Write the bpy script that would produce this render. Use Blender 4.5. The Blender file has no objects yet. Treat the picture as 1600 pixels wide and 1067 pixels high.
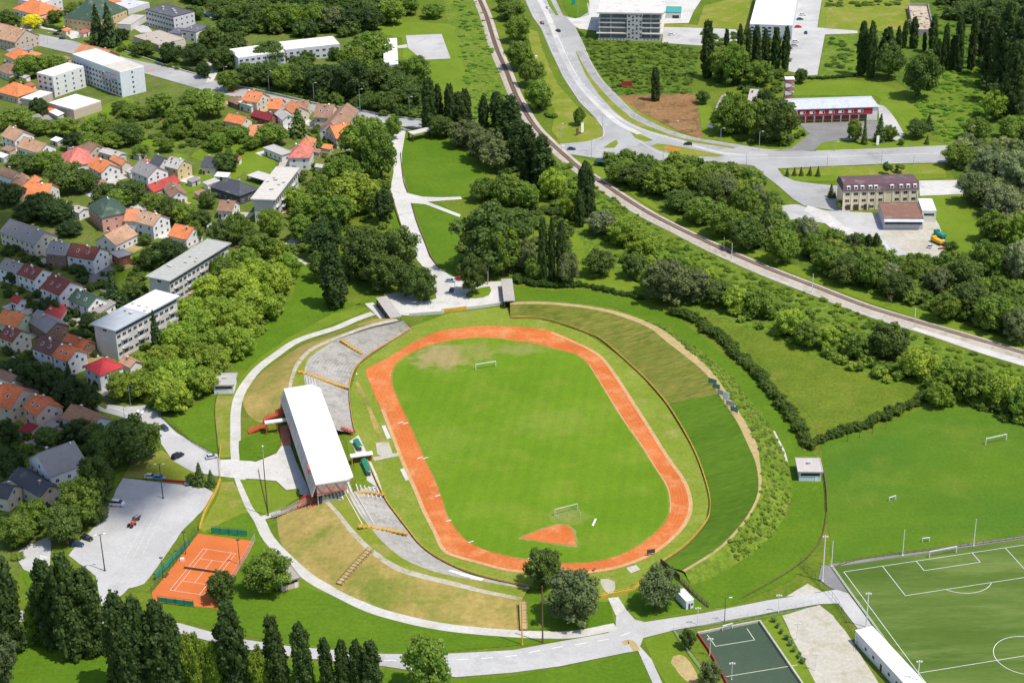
import bpy, bmesh, math, random
import numpy as np
from mathutils import Vector, Matrix
from mathutils.geometry import tessellate_polygon

random.seed(7)
RNG = np.random.default_rng(7)
SC = bpy.context.scene
COL = SC.collection
R = math.radians

# ------------------------------------------------------------------ survey
# The photograph was surveyed from the marked football pitch, the tennis court
# and the goals (sizes known in metres).  G() turns a surveyed sight line into
# the point in metres where it meets the plane at height z.
CAM_F, CAM_T, CAM_R, CAM_H = 2796.0, 0.445477, -0.020085, 296.18
_ct, _st, _c, _s = math.cos(CAM_T), math.sin(CAM_T), math.cos(CAM_R), math.sin(CAM_R)

def G(px, py, z=0.0):
    a, b = px - 800.0, py - 533.5
    x, y = _c * a + _s * b, -_s * a + _c * b
    dx, dy, dz = x, CAM_F * _ct - y * _st, -CAM_F * _st - y * _ct
    k = (z - CAM_H) / dz
    return Vector((dx * k, dy * k, z))

def PJ(p):
    X, Y, Z = p[0], p[1], p[2] - CAM_H
    d, u = Y * _ct - Z * _st, Y * _st + Z * _ct
    a, b = CAM_F * X / d, -CAM_F * u / d
    return 800 + _c * a - _s * b, 533.5 + _s * a + _c * b

def height_of(bx, by, ty):
    """height of an upright thing standing at (bx,by) whose top is seen at ty"""
    b = G(bx, by)
    lo, hi = 0.0, 80.0
    for _ in range(40):
        m = (lo + hi) / 2
        if PJ((b.x, b.y, m))[1] > ty: lo = m
        else: hi = m
    return lo

def ppm(p):
    """pixels per metre across, at a ground point"""
    return CAM_F / (p[1] * _ct + CAM_H * _st)

SUN_EL, SUN_AZ = R(64), R(122)      # direction towards the sun; azimuth from +Y, clockwise

# ------------------------------------------------------------------ tagging
def tag(o, label=None, cat=None, group=None, kind=None):
    if label: o['label'] = label
    if cat: o['category'] = cat
    if group: o['group'] = group
    if kind: o['kind'] = kind
    return o

def empty(name, loc, rz=0.0, label=None, cat=None, group=None):
    o = bpy.data.objects.new(name, None)
    o.empty_display_size = 1.0
    COL.objects.link(o)
    o.location = loc
    o.rotation_euler = (0, 0, rz)
    return tag(o, label, cat, group)

class MB:
    """collects faces and builds them as one mesh object"""
    def __init__(s): s.v, s.f, s.m = [], [], []
    def face(s, pts, m=0):
        n = len(s.v); s.v += [tuple(p) for p in pts]; s.f.append(tuple(range(n, n + len(pts)))); s.m.append(m)
    def hexa(s, p, m=0):
        """8 corners: 4 bottom then 4 top, both counter-clockwise"""
        n = len(s.v); s.v += [tuple(q) for q in p]
        for q in ((3, 2, 1, 0), (4, 5, 6, 7), (0, 1, 5, 4), (1, 2, 6, 5), (2, 3, 7, 6), (3, 0, 4, 7)):
            s.f.append(tuple(n + i for i in q)); s.m.append(m)
    def box(s, x0, y0, z0, x1, y1, z1, m=0):
        s.hexa([(x0, y0, z0), (x1, y0, z0), (x1, y1, z0), (x0, y1, z0),
                (x0, y0, z1), (x1, y0, z1), (x1, y1, z1), (x0, y1, z1)], m)
    def bar(s, a, b, w, h=None, m=0):
        """square bar between two points"""
        a, b = Vector(a), Vector(b); h = h or w
        d = (b - a)
        if d.length < 1e-6: return
        d.normalize()
        up = Vector((0, 0, 1)) if abs(d.z) < .95 else Vector((1, 0, 0))
        x = d.cross(up).normalized() * (w / 2); y = x.cross(d).normalized() * (h / 2)
        s.hexa([a - x - y, a + x - y, b + x - y, b - x - y, a - x + y, a + x + y, b + x + y, b - x + y], m)
    def tube(s, a, b, r0, r1=None, n=8, m=0):
        a, b = Vector(a), Vector(b); r1 = r0 if r1 is None else r1
        d = (b - a).normalized()
        up = Vector((0, 0, 1)) if abs(d.z) < .95 else Vector((1, 0, 0))
        x = d.cross(up).normalized(); y = x.cross(d)
        k = len(s.v)
        for i in range(n):
            t = 2 * math.pi * i / n
            u = x * math.cos(t) + y * math.sin(t)
            s.v += [tuple(a + u * r0), tuple(b + u * r1)]
        for i in range(n):
            j = (i + 1) % n
            s.f.append((k + 2 * i, k + 2 * i + 1, k + 2 * j + 1, k + 2 * j)); s.m.append(m)
        s.f.append(tuple(k + 2 * i for i in range(n))); s.m.append(m)
        s.f.append(tuple(k + 2 * i + 1 for i in reversed(range(n)))); s.m.append(m)
    def mesh(s, name, mats):
        me = bpy.data.meshes.new(name)
        me.from_pydata(s.v, [], s.f)
        for mt in (mats if isinstance(mats, (list, tuple)) else [mats]): me.materials.append(mt)
        me.polygons.foreach_set('material_index', s.m)
        bm = bmesh.new(); bm.from_mesh(me)
        bmesh.ops.recalc_face_normals(bm, faces=bm.faces)
        bm.to_mesh(me); bm.free()
        return me
    def build(s, name, mats, parent=None, color=None):
        o = bpy.data.objects.new(name, s.mesh(name, mats))
        COL.objects.link(o)
        if parent is not None: o.parent = parent
        if color: o.color = (*color, 1)
        return o

def link_mesh(name, me, parent=None, loc=None, color=None):
    o = bpy.data.objects.new(name, me); COL.objects.link(o)
    if parent is not None: o.parent = parent
    if loc is not None: o.location = loc
    if color: o.color = (*color, 1)
    return o

def copy_tree(o, parent=None):
    c = o.copy(); COL.objects.link(c)
    if parent is not None: c.parent = parent
    for ch in o.children: copy_tree(ch, c)
    return c

# ------------------------------------------------------------------ materials
def srgb(r, g, b):
    f = lambda v: (v / 255 / 12.92) if v <= 10 else ((v / 255 + .055) / 1.055) ** 2.4
    return (f(r), f(g), f(b))

def new_mat(name):
    m = bpy.data.materials.new(name); m.use_nodes = True
    nt = m.node_tree; nt.nodes.clear()
    out = nt.nodes.new('ShaderNodeOutputMaterial')
    return m, nt, out

def N(nt, t, **kw):
    n = nt.nodes.new(t)
    for k, v in kw.items():
        if k in n.inputs: n.inputs[k].default_value = v
        else: setattr(n, k, v)
    return n

def noise(nt, co, scale, detail=4, rough=.55):
    n = N(nt, 'ShaderNodeTexNoise'); n.inputs['Scale'].default_value = scale
    n.inputs['Detail'].default_value = detail; n.inputs['Roughness'].default_value = rough
    nt.links.new(co, n.inputs['Vector'])
    return n.outputs['Fac']

def ramp(nt, fac, lo, hi):
    n = N(nt, 'ShaderNodeMapRange'); n.inputs[1].default_value = lo; n.inputs[2].default_value = hi
    nt.links.new(fac, n.inputs[0]); return n.outputs[0]

def mix(nt, fac, a, b, mode='MIX'):
    n = N(nt, 'ShaderNodeMix', data_type='RGBA', blend_type=mode)
    for sock, val in ((n.inputs[0], fac), (n.inputs[6], a), (n.inputs[7], b)):
        if hasattr(val, 'is_linked'): nt.links.new(val, sock)
        elif isinstance(val, (int, float)): sock.default_value = val
        else: sock.default_value = (*val, 1)
    return n.outputs[2]

def value_var(nt, col, fac, amt):
    """scale a colour by 1-amt .. 1+amt with fac (about .5 neutral)"""
    r = N(nt, 'ShaderNodeMapRange'); r.inputs[1].default_value = .25; r.inputs[2].default_value = .75
    r.inputs[3].default_value = 1 - amt; r.inputs[4].default_value = 1 + amt
    nt.links.new(fac, r.inputs[0])
    v = N(nt, 'ShaderNodeVectorMath', operation='SCALE')
    nt.links.new(col, v.inputs[0]); nt.links.new(r.outputs[0], v.inputs['Scale'])
    return v.outputs[0]

def ground_mat(name, c1, c2, s1=.03, c3=None, s3=.25, t3=(.55, .7), fine=.25, sf=1.2, stretch=None, rough=.95, bump=.0, mow=None, worn=()):
    """c1/c2 blended over large patches, c3 in smaller worn patches, fine grain"""
    m, nt, out = new_mat(name)
    geo = N(nt, 'ShaderNodeTexCoord')
    co = geo.outputs['Object']
    if stretch:
        mp = N(nt, 'ShaderNodeMapping'); mp.inputs['Rotation'].default_value = (0, 0, stretch[0]); mp.inputs['Scale'].default_value = (stretch[1], stretch[2], 1)
        nt.links.new(co, mp.inputs['Vector']); cs = mp.outputs[0]
    else: cs = co
    col = mix(nt, ramp(nt, noise(nt, cs, s1), .36, .64), c1, c2)
    if c3: col = mix(nt, ramp(nt, noise(nt, cs, s3, 5, .65), *t3), col, c3)
    for (wx_, wy_, ra, rb, wc, wt) in worn:     # trodden places: centre, half sizes in metres, colour, threshold
        mp = N(nt, 'ShaderNodeMapping'); mp.inputs['Location'].default_value = (-wx_ / ra, -wy_ / rb, 0); mp.inputs['Scale'].default_value = (1 / ra, 1 / rb, 0)
        nt.links.new(co, mp.inputs['Vector'])
        ln = N(nt, 'ShaderNodeVectorMath', operation='LENGTH'); nt.links.new(mp.outputs[0], ln.inputs[0])
        ad = N(nt, 'ShaderNodeMath', operation='SUBTRACT'); nt.links.new(noise(nt, co, .16, 6, .7), ad.inputs[0]); 
        ml = N(nt, 'ShaderNodeMath', operation='MULTIPLY'); ml.inputs[1].default_value = .42; nt.links.new(ln.outputs['Value'], ml.inputs[0]); nt.links.new(ml.outputs[0], ad.inputs[1])
        col = mix(nt, ramp(nt, ad.outputs[0], wt, wt + .24), col, wc)
    if mow:   # mown bands: direction angle, band width m, strength
        mp = N(nt, 'ShaderNodeMapping'); mp.inputs['Rotation'].default_value = (0, 0, mow[0])
        nt.links.new(co, mp.inputs['Vector'])
        w = N(nt, 'ShaderNodeTexWave', bands_direction='X'); w.inputs['Scale'].default_value = .314 / mow[1] ; w.inputs['Distortion'].default_value = 1.2
        w.inputs['Detail Scale'].default_value = .3
        nt.links.new(mp.outputs[0], w.inputs['Vector'])
        col = value_var(nt, col, w.outputs['Fac'], mow[2])
    col = value_var(nt, col, noise(nt, cs, sf, 3, .7), fine)
    col = value_var(nt, col, noise(nt, cs, s1 * 5, 3, .6), fine * .45)
    b = N(nt, 'ShaderNodeBsdfPrincipled', Roughness=rough); b.inputs['Specular IOR Level'].default_value = .15
    nt.links.new(col, b.inputs['Base Color'])
    if bump:
        bn = N(nt, 'ShaderNodeBump', Strength=.8, Distance=bump)
        nt.links.new(noise(nt, cs, sf * .8, 4, .7), bn.inputs['Height']); nt.links.new(bn.outputs[0], b.inputs['Normal'])
    nt.links.new(b.outputs[0], out.inputs[0])
    return m

def paint(name, col=None, rough=.7, var=.12, s=.6, metal=0.0, dirt=None, ds=.25, dt=(.55, .75)):
    """painted or raw building surface; col None takes the object's own colour"""
    m, nt, out = new_mat(name)
    co = N(nt, 'ShaderNodeTexCoord').outputs['Object']
    oi = N(nt, 'ShaderNodeObjectInfo')
    if col is None: c = oi.outputs['Color']
    else:
        rgb = N(nt, 'ShaderNodeRGB'); rgb.outputs[0].default_value = (*col, 1); c = rgb.outputs[0]
    if dirt: c = mix(nt, ramp(nt, noise(nt, co, ds, 6, .65), *dt), c, dirt)
    c = value_var(nt, c, noise(nt, co, s, 4, .6), var)
    b = N(nt, 'ShaderNodeBsdfPrincipled', Roughness=rough, Metallic=metal)
    b.inputs['Specular IOR Level'].default_value = .3
    nt.links.new(c, b.inputs['Base Color']); nt.links.new(b.outputs[0], out.inputs[0])
    return m

def tile_mat(name):
    m, nt, out = new_mat(name)
    co = N(nt, 'ShaderNodeTexCoord').outputs['Object']
    oi = N(nt, 'ShaderNodeObjectInfo')
    c = oi.outputs['Color']
    c = mix(nt, ramp(nt, noise(nt, co, .5, 6, .7), .52, .75), c, (.09, .06, .05))
    c = value_var(nt, c, noise(nt, co, .25, 3, .6), .22)
    c = value_var(nt, c, noise(nt, co, 2.2, 3, .8), .3)
    w = N(nt, 'ShaderNodeTexWave', bands_direction='Z'); w.inputs['Scale'].default_value = 1.6; w.inputs['Distortion'].default_value = .6
    nt.links.new(co, w.inputs['Vector'])
    c = value_var(nt, c, w.outputs['Fac'], .10)
    b = N(nt, 'ShaderNodeBsdfPrincipled', Roughness=.85); b.inputs['Specular IOR Level'].default_value = .2
    nt.links.new(c, b.inputs['Base Color']); nt.links.new(b.outputs[0], out.inputs[0])
    return m

def leaf_mat(name, var=.38, trans=.36):
    """leaves: object colour, each leaf clump and each tree a shade of its own"""
    m, nt, out = new_mat(name)
    at = N(nt, 'ShaderNodeAttribute', attribute_name='tint')
    oi = N(nt, 'ShaderNodeObjectInfo')
    hs = N(nt, 'ShaderNodeHueSaturation')
    r = N(nt, 'ShaderNodeMapRange'); r.inputs[3].default_value = .47; r.inputs[4].default_value = .512
    nt.links.new(at.outputs['Fac'], r.inputs[0]); nt.links.new(r.outputs[0], hs.inputs['Hue'])
    r2 = N(nt, 'ShaderNodeMapRange'); r2.inputs[3].default_value = 1 + var; r2.inputs[4].default_value = 1 - var
    nt.links.new(at.outputs['Fac'], r2.inputs[0]); nt.links.new(r2.outputs[0], hs.inputs['Value'])
    nt.links.new(oi.outputs['Color'], hs.inputs['Color'])
    d = N(nt, 'ShaderNodeBsdfPrincipled', Roughness=.6); d.inputs['Specular IOR Level'].default_value = .25
    t = N(nt, 'ShaderNodeBsdfTranslucent')
    nt.links.new(hs.outputs[0], d.inputs['Base Color'])
    g = N(nt, 'ShaderNodeVectorMath', operation='MULTIPLY'); g.inputs[1].default_value = (1.75, 1.65, .7)
    nt.links.new(hs.outputs[0], g.inputs[0]); nt.links.new(g.outputs[0], t.inputs['Color'])
    mx = N(nt, 'ShaderNodeMixShader'); mx.inputs[0].default_value = trans
    nt.links.new(d.outputs[0], mx.inputs[1]); nt.links.new(t.outputs[0], mx.inputs[2])
    nt.links.new(mx.outputs[0], out.inputs[0])
    return m

M = {}
M['meadow'] = ground_mat('meadow_grass', (.10, .155, .012), (.135, .18, .016), .03, (.165, .175, .03), .12, (.55, .75), .3, .8, bump=.3)
M['lawn'] = ground_mat('lawn_grass', (.125, .195, .012), (.155, .222, .018), .035, (.20, .225, .035), .15, (.58, .8), .16, .9)
M['lawn_infield'] = ground_mat('infield_grass', (.165, .225, .020), (.205, .255, .032), .045, (.27, .265, .07), .12, (.52, .74), .2, .9)
M['lawn_lush'] = ground_mat('lush_lawn_grass', (.080, .158, .007), (.103, .182, .010), .04, (.135, .19, .02), .12, (.6, .8), .18, .8)
M['lawn_dry'] = ground_mat('dry_lawn_grass', (.165, .215, .018), (.215, .235, .03), .05, (.29, .245, .08), .1, (.5, .72), .2, .9)
M['pitch'] = ground_mat('pitch_grass', (.108, .205, .008), (.132, .232, .011), .025, (.185, .235, .025), .05, (.5, .78), .13, 1.0, mow=(R(8), 4.5, .022), worn=[(*G(690, 558).to_2d(), 12, 13, (.31, .25, .10), .06), (*G(745, 552).to_2d(), 9, 12, (.22, .24, .05), .10), (*G(810, 545).to_2d(), 14, 7, (.21, .24, .05), .12), (*G(884, 806).to_2d(), 9, 7, (.20, .24, .045), .12), (*G(700, 690).to_2d(), 26, 20, (.15, .235, .02), .2), (*G(860, 660).to_2d(), 30, 22, (.17, .24, .025), .22)])
M['pitch_worn'] = ground_mat('worn_pitch_grass', (.27, .25, .085), (.19, .235, .04), .12, (.33, .26, .11), .2, (.5, .7), .15, 1.0)
M['training'] = ground_mat('training_grass', (.066, .150, .012), (.095, .175, .010), .018, (.13, .19, .018), .04, (.48, .72), .17, .9)
M['turf'] = ground_mat('artificial_turf', (.072, .125, .018), (.10, .155, .028), .04, (.135, .19, .045), .07, (.47, .66), .14, 1.3, stretch=(R(-8), .3, 1.7))
M['tan'] = ground_mat('dry_bank_grass', (.41, .295, .10), (.30, .24, .065), .06, (.17, .20, .03), .055, (.47, .66), .2, .7)
M['tan_east'] = ground_mat('terraced_bank_grass', (.175, .18, .030), (.215, .195, .042), .05, (.12, .16, .02), .42, (.42, .64), .28, .7, stretch=(R(8), .34, 1.5), bump=.4)
M['crest'] = ground_mat('trodden_path', (.47, .43, .35), (.40, .36, .27), .12, (.24, .23, .08), .22, (.52, .72), .18, 1.0)
M['bank_green'] = ground_mat('green_bank_grass', (.070, .148, .008), (.094, .175, .012), .05, (.115, .18, .016), .4, (.52, .75), .2, .7, stretch=(R(8), .4, 1.5))
M['weeds'] = ground_mat('weedy_ground', (.105, .175, .014), (.145, .205, .02), .06, (.21, .215, .05), .12, (.55, .75), .35, .6, bump=.6)
M['scrub'] = ground_mat('scrub_ground', (.075, .13, .014), (.10, .165, .016), .05, (.12, .16, .025), .2, (.5, .7), .4, .4, bump=.8)
M['garden_soil'] = ground_mat('garden_ground', (.085, .13, .018), (.13, .17, .028), .05, (.17, .14, .06), .12, (.52, .7), .3, .6)  # dull green garden ground with brown earth patches mixed in by noise
M['clay'] = ground_mat('clay_track', (.50, .125, .028), (.575, .165, .042), .05, (.60, .26, .105), .12, (.48, .7), .16, .9, rough=.9)
M['tennis'] = ground_mat('tennis_clay', (.52, .135, .035), (.585, .165, .047), .06, None, .2, (.5, .7), .08, 1.2, rough=.9)
M['soil'] = ground_mat('bare_soil', (.24, .125, .05), (.30, .17, .075), .06, (.12, .085, .035), .12, (.5, .65), .3, .6, bump=.4)
M['dirt_tan'] = ground_mat('tan_dirt', (.45, .33, .16), (.40, .30, .13), .1, (.3, .3, .09), .3, (.55, .75), .2, .9)
M['asphalt'] = ground_mat('pale_asphalt', (.42, .41, .395), (.50, .49, .47), .05, (.34, .335, .325), .07, (.54, .72), .10, 1.2, rough=.9)
M['road_grey'] = ground_mat('road_asphalt', (.33, .325, .315), (.41, .405, .39), .04, (.26, .255, .25), .06, (.55, .7), .10, 1.2, rough=.9)
M['dark_asphalt'] = ground_mat('dark_asphalt', (.19, .185, .18), (.24, .235, .225), .06, (.30, .29, .27), .08, (.55, .75), .12, 1.0, rough=.9)
M['concrete'] = ground_mat('pale_concrete', (.52, .50, .46), (.60, .58, .54), .05, (.42, .40, .36), .15, (.52, .72), .10, 1.0, rough=.9)
M['path'] = ground_mat('concrete_path', (.50, .48, .43), (.56, .54, .49), .1, (.40, .36, .27), .25, (.5, .75), .14, 1.0, rough=.9)
M['sand'] = ground_mat('sandy_lot', (.50, .46, .38), (.44, .41, .34), .08, (.36, .33, .22), .15, (.5, .75), .15, .9)
M['gravel'] = ground_mat('gravel', (.40, .37, .33), (.47, .44, .40), .08, (.28, .27, .2), .2, (.52, .75), .2, 1.3)
M['small_pitch'] = ground_mat('dark_sports_floor', (.055, .085, .055), (.065, .095, .06), .04, None, .2, (.5, .7), .08, 1.0)
M['brick_path'] = ground_mat('brick_paving', (.50, .17, .10), (.55, .22, .13), .15, (.5, .3, .2), .5, (.5, .7), .12, 1.2)
M['terrace'] = ground_mat('terrace_concrete', (.34, .32, .285), (.42, .395, .355), .1, (.25, .235, .19), .3, (.5, .7), .14, 1.0)
M['line'] = paint('line_paint', (.78, .78, .75), .8, .1)
M['bench_paint'] = paint('bench_paint', (.56, .53, .49), .8, .15)
M['line_soft'] = paint('worn_line_paint', (.60, .62, .45), .8, .15)
M['yellow'] = paint('yellow_paint', (.62, .37, .06), .7, .2)
M['white'] = paint('white_paint', (.80, .79, .76), .6, .05)
M['white_metal'] = paint('white_sheet_metal', (.72, .70, .675), .5, .04)
M['grey_metal'] = paint('grey_metal', (.42, .44, .45), .5, .08)
M['dark_metal'] = paint('dark_metal', (.07, .065, .06), .5, .1)
M['rust'] = paint('rusty_steel', (.16, .085, .05), .6, .2)
M['red_paint'] = paint('red_paint', (.62, .09, .05), .6, .12)
M['brick_red'] = paint('red_cladding', (.40, .03, .04), .6, .1)
M['render'] = paint('wall_render', None, .85, .08, .5, dirt=(.33, .30, .26), ds=.18, dt=(.62, .85))
M['flatroof'] = paint('flat_roof', None, .85, .12, .5, dirt=(.30, .28, .25), ds=.2, dt=(.56, .8))
M['cleanroof'] = paint('clean_roof', None, .7, .04, .5)
M['tile'] = tile_mat('roof_tiles')
M['glass'] = paint('window_glass', (.035, .045, .06), .12, .2)
M['frame'] = paint('window_frame', (.70, .69, .66), .6, .05)
M['wood'] = paint('brown_wood', (.10, .055, .03), .7, .2)
M['trunk'] = paint('bark', (.10, .075, .05), .9, .25)
M['teal'] = paint('teal_canvas', (.02, .30, .20), .8, .1)
M['bramble_ground'] = ground_mat('bramble_ground', (.095, .165, .014), (.13, .20, .018), .06, (.15, .19, .03), .25, (.5, .7), .4, .5, bump=.6)
M['leaf'] = leaf_mat('leaves')
M['any'] = paint('coloured_paint', None, .45, .05)
M['rubber'] = paint('rubber', (.02, .02, .02), .8, .05)

# ------------------------------------------------------------------ shapes on the ground
def spline(pts, n=6, closed=True):
    P = [Vector((p[0], p[1])) for p in pts]; k = len(P); out = []
    rng = range(k if closed else k - 1)
    for i in rng:
        if closed: p0, p1, p2, p3 = P[i - 1], P[i], P[(i + 1) % k], P[(i + 2) % k]
        else: p0, p1, p2, p3 = P[max(i - 1, 0)], P[i], P[i + 1], P[min(i + 2, k - 1)]
        for j in range(n):
            t = j / n
            out.append(.5 * ((2 * p1) + (p2 - p0) * t + (2 * p0 - 5 * p1 + 4 * p2 - p3) * t * t + (3 * p1 - p0 - 3 * p2 + p3) * t ** 3))
    if not closed: out.append(P[-1])
    return out

def densify(pts, step):
    out = []
    for i in range(len(pts)):
        a, b = pts[i], pts[(i + 1) % len(pts)]
        k = max(1, int((b - a).length / step))
        out += [a + (b - a) * (j / k) for j in range(k)]
    return out

LAYER = .03
_SEQ = [0]
def lift(layer):
    """sheets lie a few cm apart by layer, a millimetre apart within one"""
    _SEQ[0] = (_SEQ[0] + 1) % 28
    return layer * LAYER + _SEQ[0] * .001
def patch(name, pts, mat, layer=1, smooth=0, rag=0.0, step=2.0, world=False):
    """a flat sheet laid on the ground; rag = raggedness of its edge in metres"""
    P = [Vector(p) for p in pts] if world else [G(*p).to_2d() for p in pts]
    if smooth: P = spline(P, smooth)
    if rag:
        P = densify(P, step)
        rr = random.Random(len(P) + layer)
        ph = [rr.uniform(-1, 1) for _ in P]
        P = [p + Vector((ph[i] + ph[i - 1], ph[(i + 3) % len(P)] + ph[i - 2])) * (rag * .5) for i, p in enumerate(P)]
    z = lift(layer)
    V = [(p.x, p.y, z) for p in P]
    tri = tessellate_polygon([[Vector(v) for v in V]])
    me = bpy.data.meshes.new(name)
    F = []
    for a, b, c in tri:
        n = (Vector(V[b]) - Vector(V[a])).cross(Vector(V[c]) - Vector(V[a]))
        F.append((a, b, c) if n.z > 0 else (c, b, a))
    me.from_pydata(V, [], F); me.materials.append(mat)
    o = bpy.data.objects.new(name, me); COL.objects.link(o)
    return tag(o, kind='structure')

def ribbon_faces(mb, P, w, z, h=0.0, m=0):
    """flat (or raised by h) strip of width w along 2-D points P"""
    k = len(P); L = []; Rr = []
    for i in range(k):
        d = (P[min(i + 1, k - 1)] - P[max(i - 1, 0)])
        if d.length < 1e-9: d = Vector((1, 0))
        d.normalize(); nrm = Vector((-d.y, d.x)) * (w / 2)
        L.append(P[i] + nrm); Rr.append(P[i] - nrm)
    for i in range(k - 1):
        a, b, c, d = Rr[i], Rr[i + 1], L[i + 1], L[i]
        if h <= 0: mb.face([(a.x, a.y, z), (b.x, b.y, z), (c.x, c.y, z), (d.x, d.y, z)], m)
        else:
            mb.face([(a.x, a.y, z + h), (b.x, b.y, z + h), (c.x, c.y, z + h), (d.x, d.y, z + h)], m)
            mb.face([(a.x, a.y, z - .1), (b.x, b.y, z - .1), (b.x, b.y, z + h), (a.x, a.y, z + h)], m)
            mb.face([(d.x, d.y, z - .1), (d.x, d.y, z + h), (c.x, c.y, z + h), (c.x, c.y, z - .1)], m)

def strip(name, pts, w, mat, layer=2, smooth=4, h=0.0, dash=None, world=False, z=None):
    P = [Vector(p) for p in pts] if world else [G(*p).to_2d() for p in pts]
    if smooth: P = spline(P, smooth, closed=False)
    mb = MB(); z = lift(layer) if z is None else z
    if dash:
        on, off = dash; pos = 0.0; seg = [P[0]]; drawing = True; left = on
        for a, b in zip(P[:-1], P[1:]):
            L = (b - a).length; d = (b - a).normalized() if L > 0 else Vector((0, 0)); t = 0.0
            while L - t > left:
                t += left; q = a + d * t
                if drawing: ribbon_faces(mb, seg + [q], w, z)
                drawing = not drawing; left = on if drawing else off; seg = [q]
            left -= (L - t)
            if drawing: seg.append(b)
    else: ribbon_faces(mb, P, w, z, h)
    o = mb.build(name, mat)
    return tag(o, kind='structure')
# ------------------------------------------------------------------ the ground
bm_ = MB(); bm_.face([(-3500, -600, 0), (3500, -600, 0), (3500, 6000, 0), (-3500, 6000, 0)])
tag(bm_.build('ground', M['meadow']), kind='structure')

# gardens of the old quarter
patch('garden_ground', [(-60, -20), (640, -20), (600, 30), (600, 190), (610, 215), (480, 380), (465, 400), (440, 490), (370, 560), (335, 615), (262, 655), (165, 745), (140, 830), (20, 900), (-60, 960)], M['garden_soil'], 1, rag=1.5, step=6)
patch('lawn', [(190, 190), (230, 215), (285, 180), (300, 190), (270, 235), (290, 250), (380, 190), (420, 230), (430, 262), (395, 262), (330, 300), (285, 290), (320, 255), (250, 235), (205, 222), (170, 205), (160, 185)], M['lawn'], 2, 2, .8)
patch('lawn', [(285, 288), (320, 262), (345, 258), (378, 245), (425, 255), (428, 268), (390, 280), (375, 262), (305, 298), (292, 303), (318, 305), (310, 318), (285, 310)], M['lawn'], 3, 0, .4)
patch('lawn', [(130, 178), (175, 160), (198, 152), (210, 165), (175, 180), (150, 200)], M['lawn'], 2, 2, .6)
patch('lawn', [(208, 398), (235, 395), (245, 425), (215, 450), (190, 470), (170, 480), (155, 450), (180, 420)], M['lawn'], 2, 2, .6)
patch('lawn', [(95, 22), (115, 26), (117, 36), (98, 40), (75, 40), (72, 30)], M['lawn'], 2, 2, .4)
patch('lawn', [(180, 62), (205, 66), (215, 78), (245, 90), (265, 100), (250, 105), (205, 92), (180, 80)], M['lawn'], 2, 2, .4)

# school park in the north, its sports court and the meadow beside the railway
patch('lawn', [(595, 36), (700, 38), (712, 55), (722, 90), (728, 150), (690, 140), (655, 105), (630, 90), (628, 60), (600, 55)], M['lawn'], 2, 2, .8)
patch('weedy_ground', [(690, -20), (748, -20), (762, 40), (790, 118), (800, 150), (775, 205), (740, 210), (728, 150), (712, 60), (700, 38)], M['weeds'], 1, 0, 1)
patch('sports_court', [(634, 56), (690, 54), (704, 92), (660, 94), (638, 76)], M['asphalt'], 3)
patch('path', [(620, 72), (636, 70), (637, 75), (622, 76)], M['path'], 3)
patch('path', [(606, 110), (622, 108), (622, 126), (606, 130)], M['asphalt'], 3)

# the park below it
patch('lawn', [(625, 205), (660, 212), (700, 222), (730, 240), (755, 265), (750, 290), (720, 308), (690, 307), (660, 308), (640, 302), (630, 262), (624, 235)], M['lawn_lush'], 2, 0, .3)
patch('lawn', [(644, 318), (668, 316), (690, 320), (720, 336), (725, 390), (710, 430), (692, 425), (680, 410), (660, 360)], M['lawn_lush'], 2, 0, .3)
patch('lawn', [(600, 300), (610, 312), (622, 345), (634, 378), (628, 380), (612, 350)], M['lawn_lush'], 2, 0, .3)
patch('lawn', [(470, 415), (500, 420), (530, 470), (580, 478), (600, 470), (590, 462), (500, 500), (455, 525), (425, 548), (385, 578), (365, 572), (372, 555), (420, 500), (455, 470)], M['lawn_lush'], 2, 0, .3)
patch('lawn', [(462, 535), (500, 515), (560, 492), (578, 480), (520, 490), (450, 528), (405, 560), (375, 590), (360, 622), (362, 650), (370, 640), (380, 605), (400, 575)], M['lawn'], 3, 0, .3)

# railway side
patch('scrub_ground', [(905, 265), (950, 300), (1010, 345), (1050, 370), (1145, 415), (1200, 440), (1350, 498), (1450, 530), (1600, 580), (1600, 670), (1500, 640), (1440, 640), (1440, 605), (1380, 600), (1300, 570), (1200, 525), (1120, 497), (1010, 465), (900, 400), (880, 330)], M['bramble_ground'], 1, 0, 1)
patch('lawn', [(880, 360), (905, 365), (915, 400), (960, 425), (1000, 445), (1015, 468), (960, 458), (910, 452), (905, 430), (893, 415)], M['lawn'], 3, 2, .6)
patch('lawn', [(895, 250), (935, 275), (980, 300), (1060, 350), (1150, 390), (1270, 440), (1430, 497), (1600, 548), (1600, 540), (1440, 485), (1280, 430), (1180, 390), (1080, 350), (990, 298), (940, 262), (915, 248)], M['lawn'], 2, 2, .5)
patch('scrub_ground', [(940, 250), (1180, 262), (1222, 345), (1300, 360), (1400, 402), (1466, 412), (1480, 392), (1540, 397), (1555, 388), (1505, 300), (1476, 250), (1600, 225), (1600, 540), (1440, 485), (1280, 430), (1180, 390), (1080, 350), (990, 298)], M['scrub'], 1, 0, 1)

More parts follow.
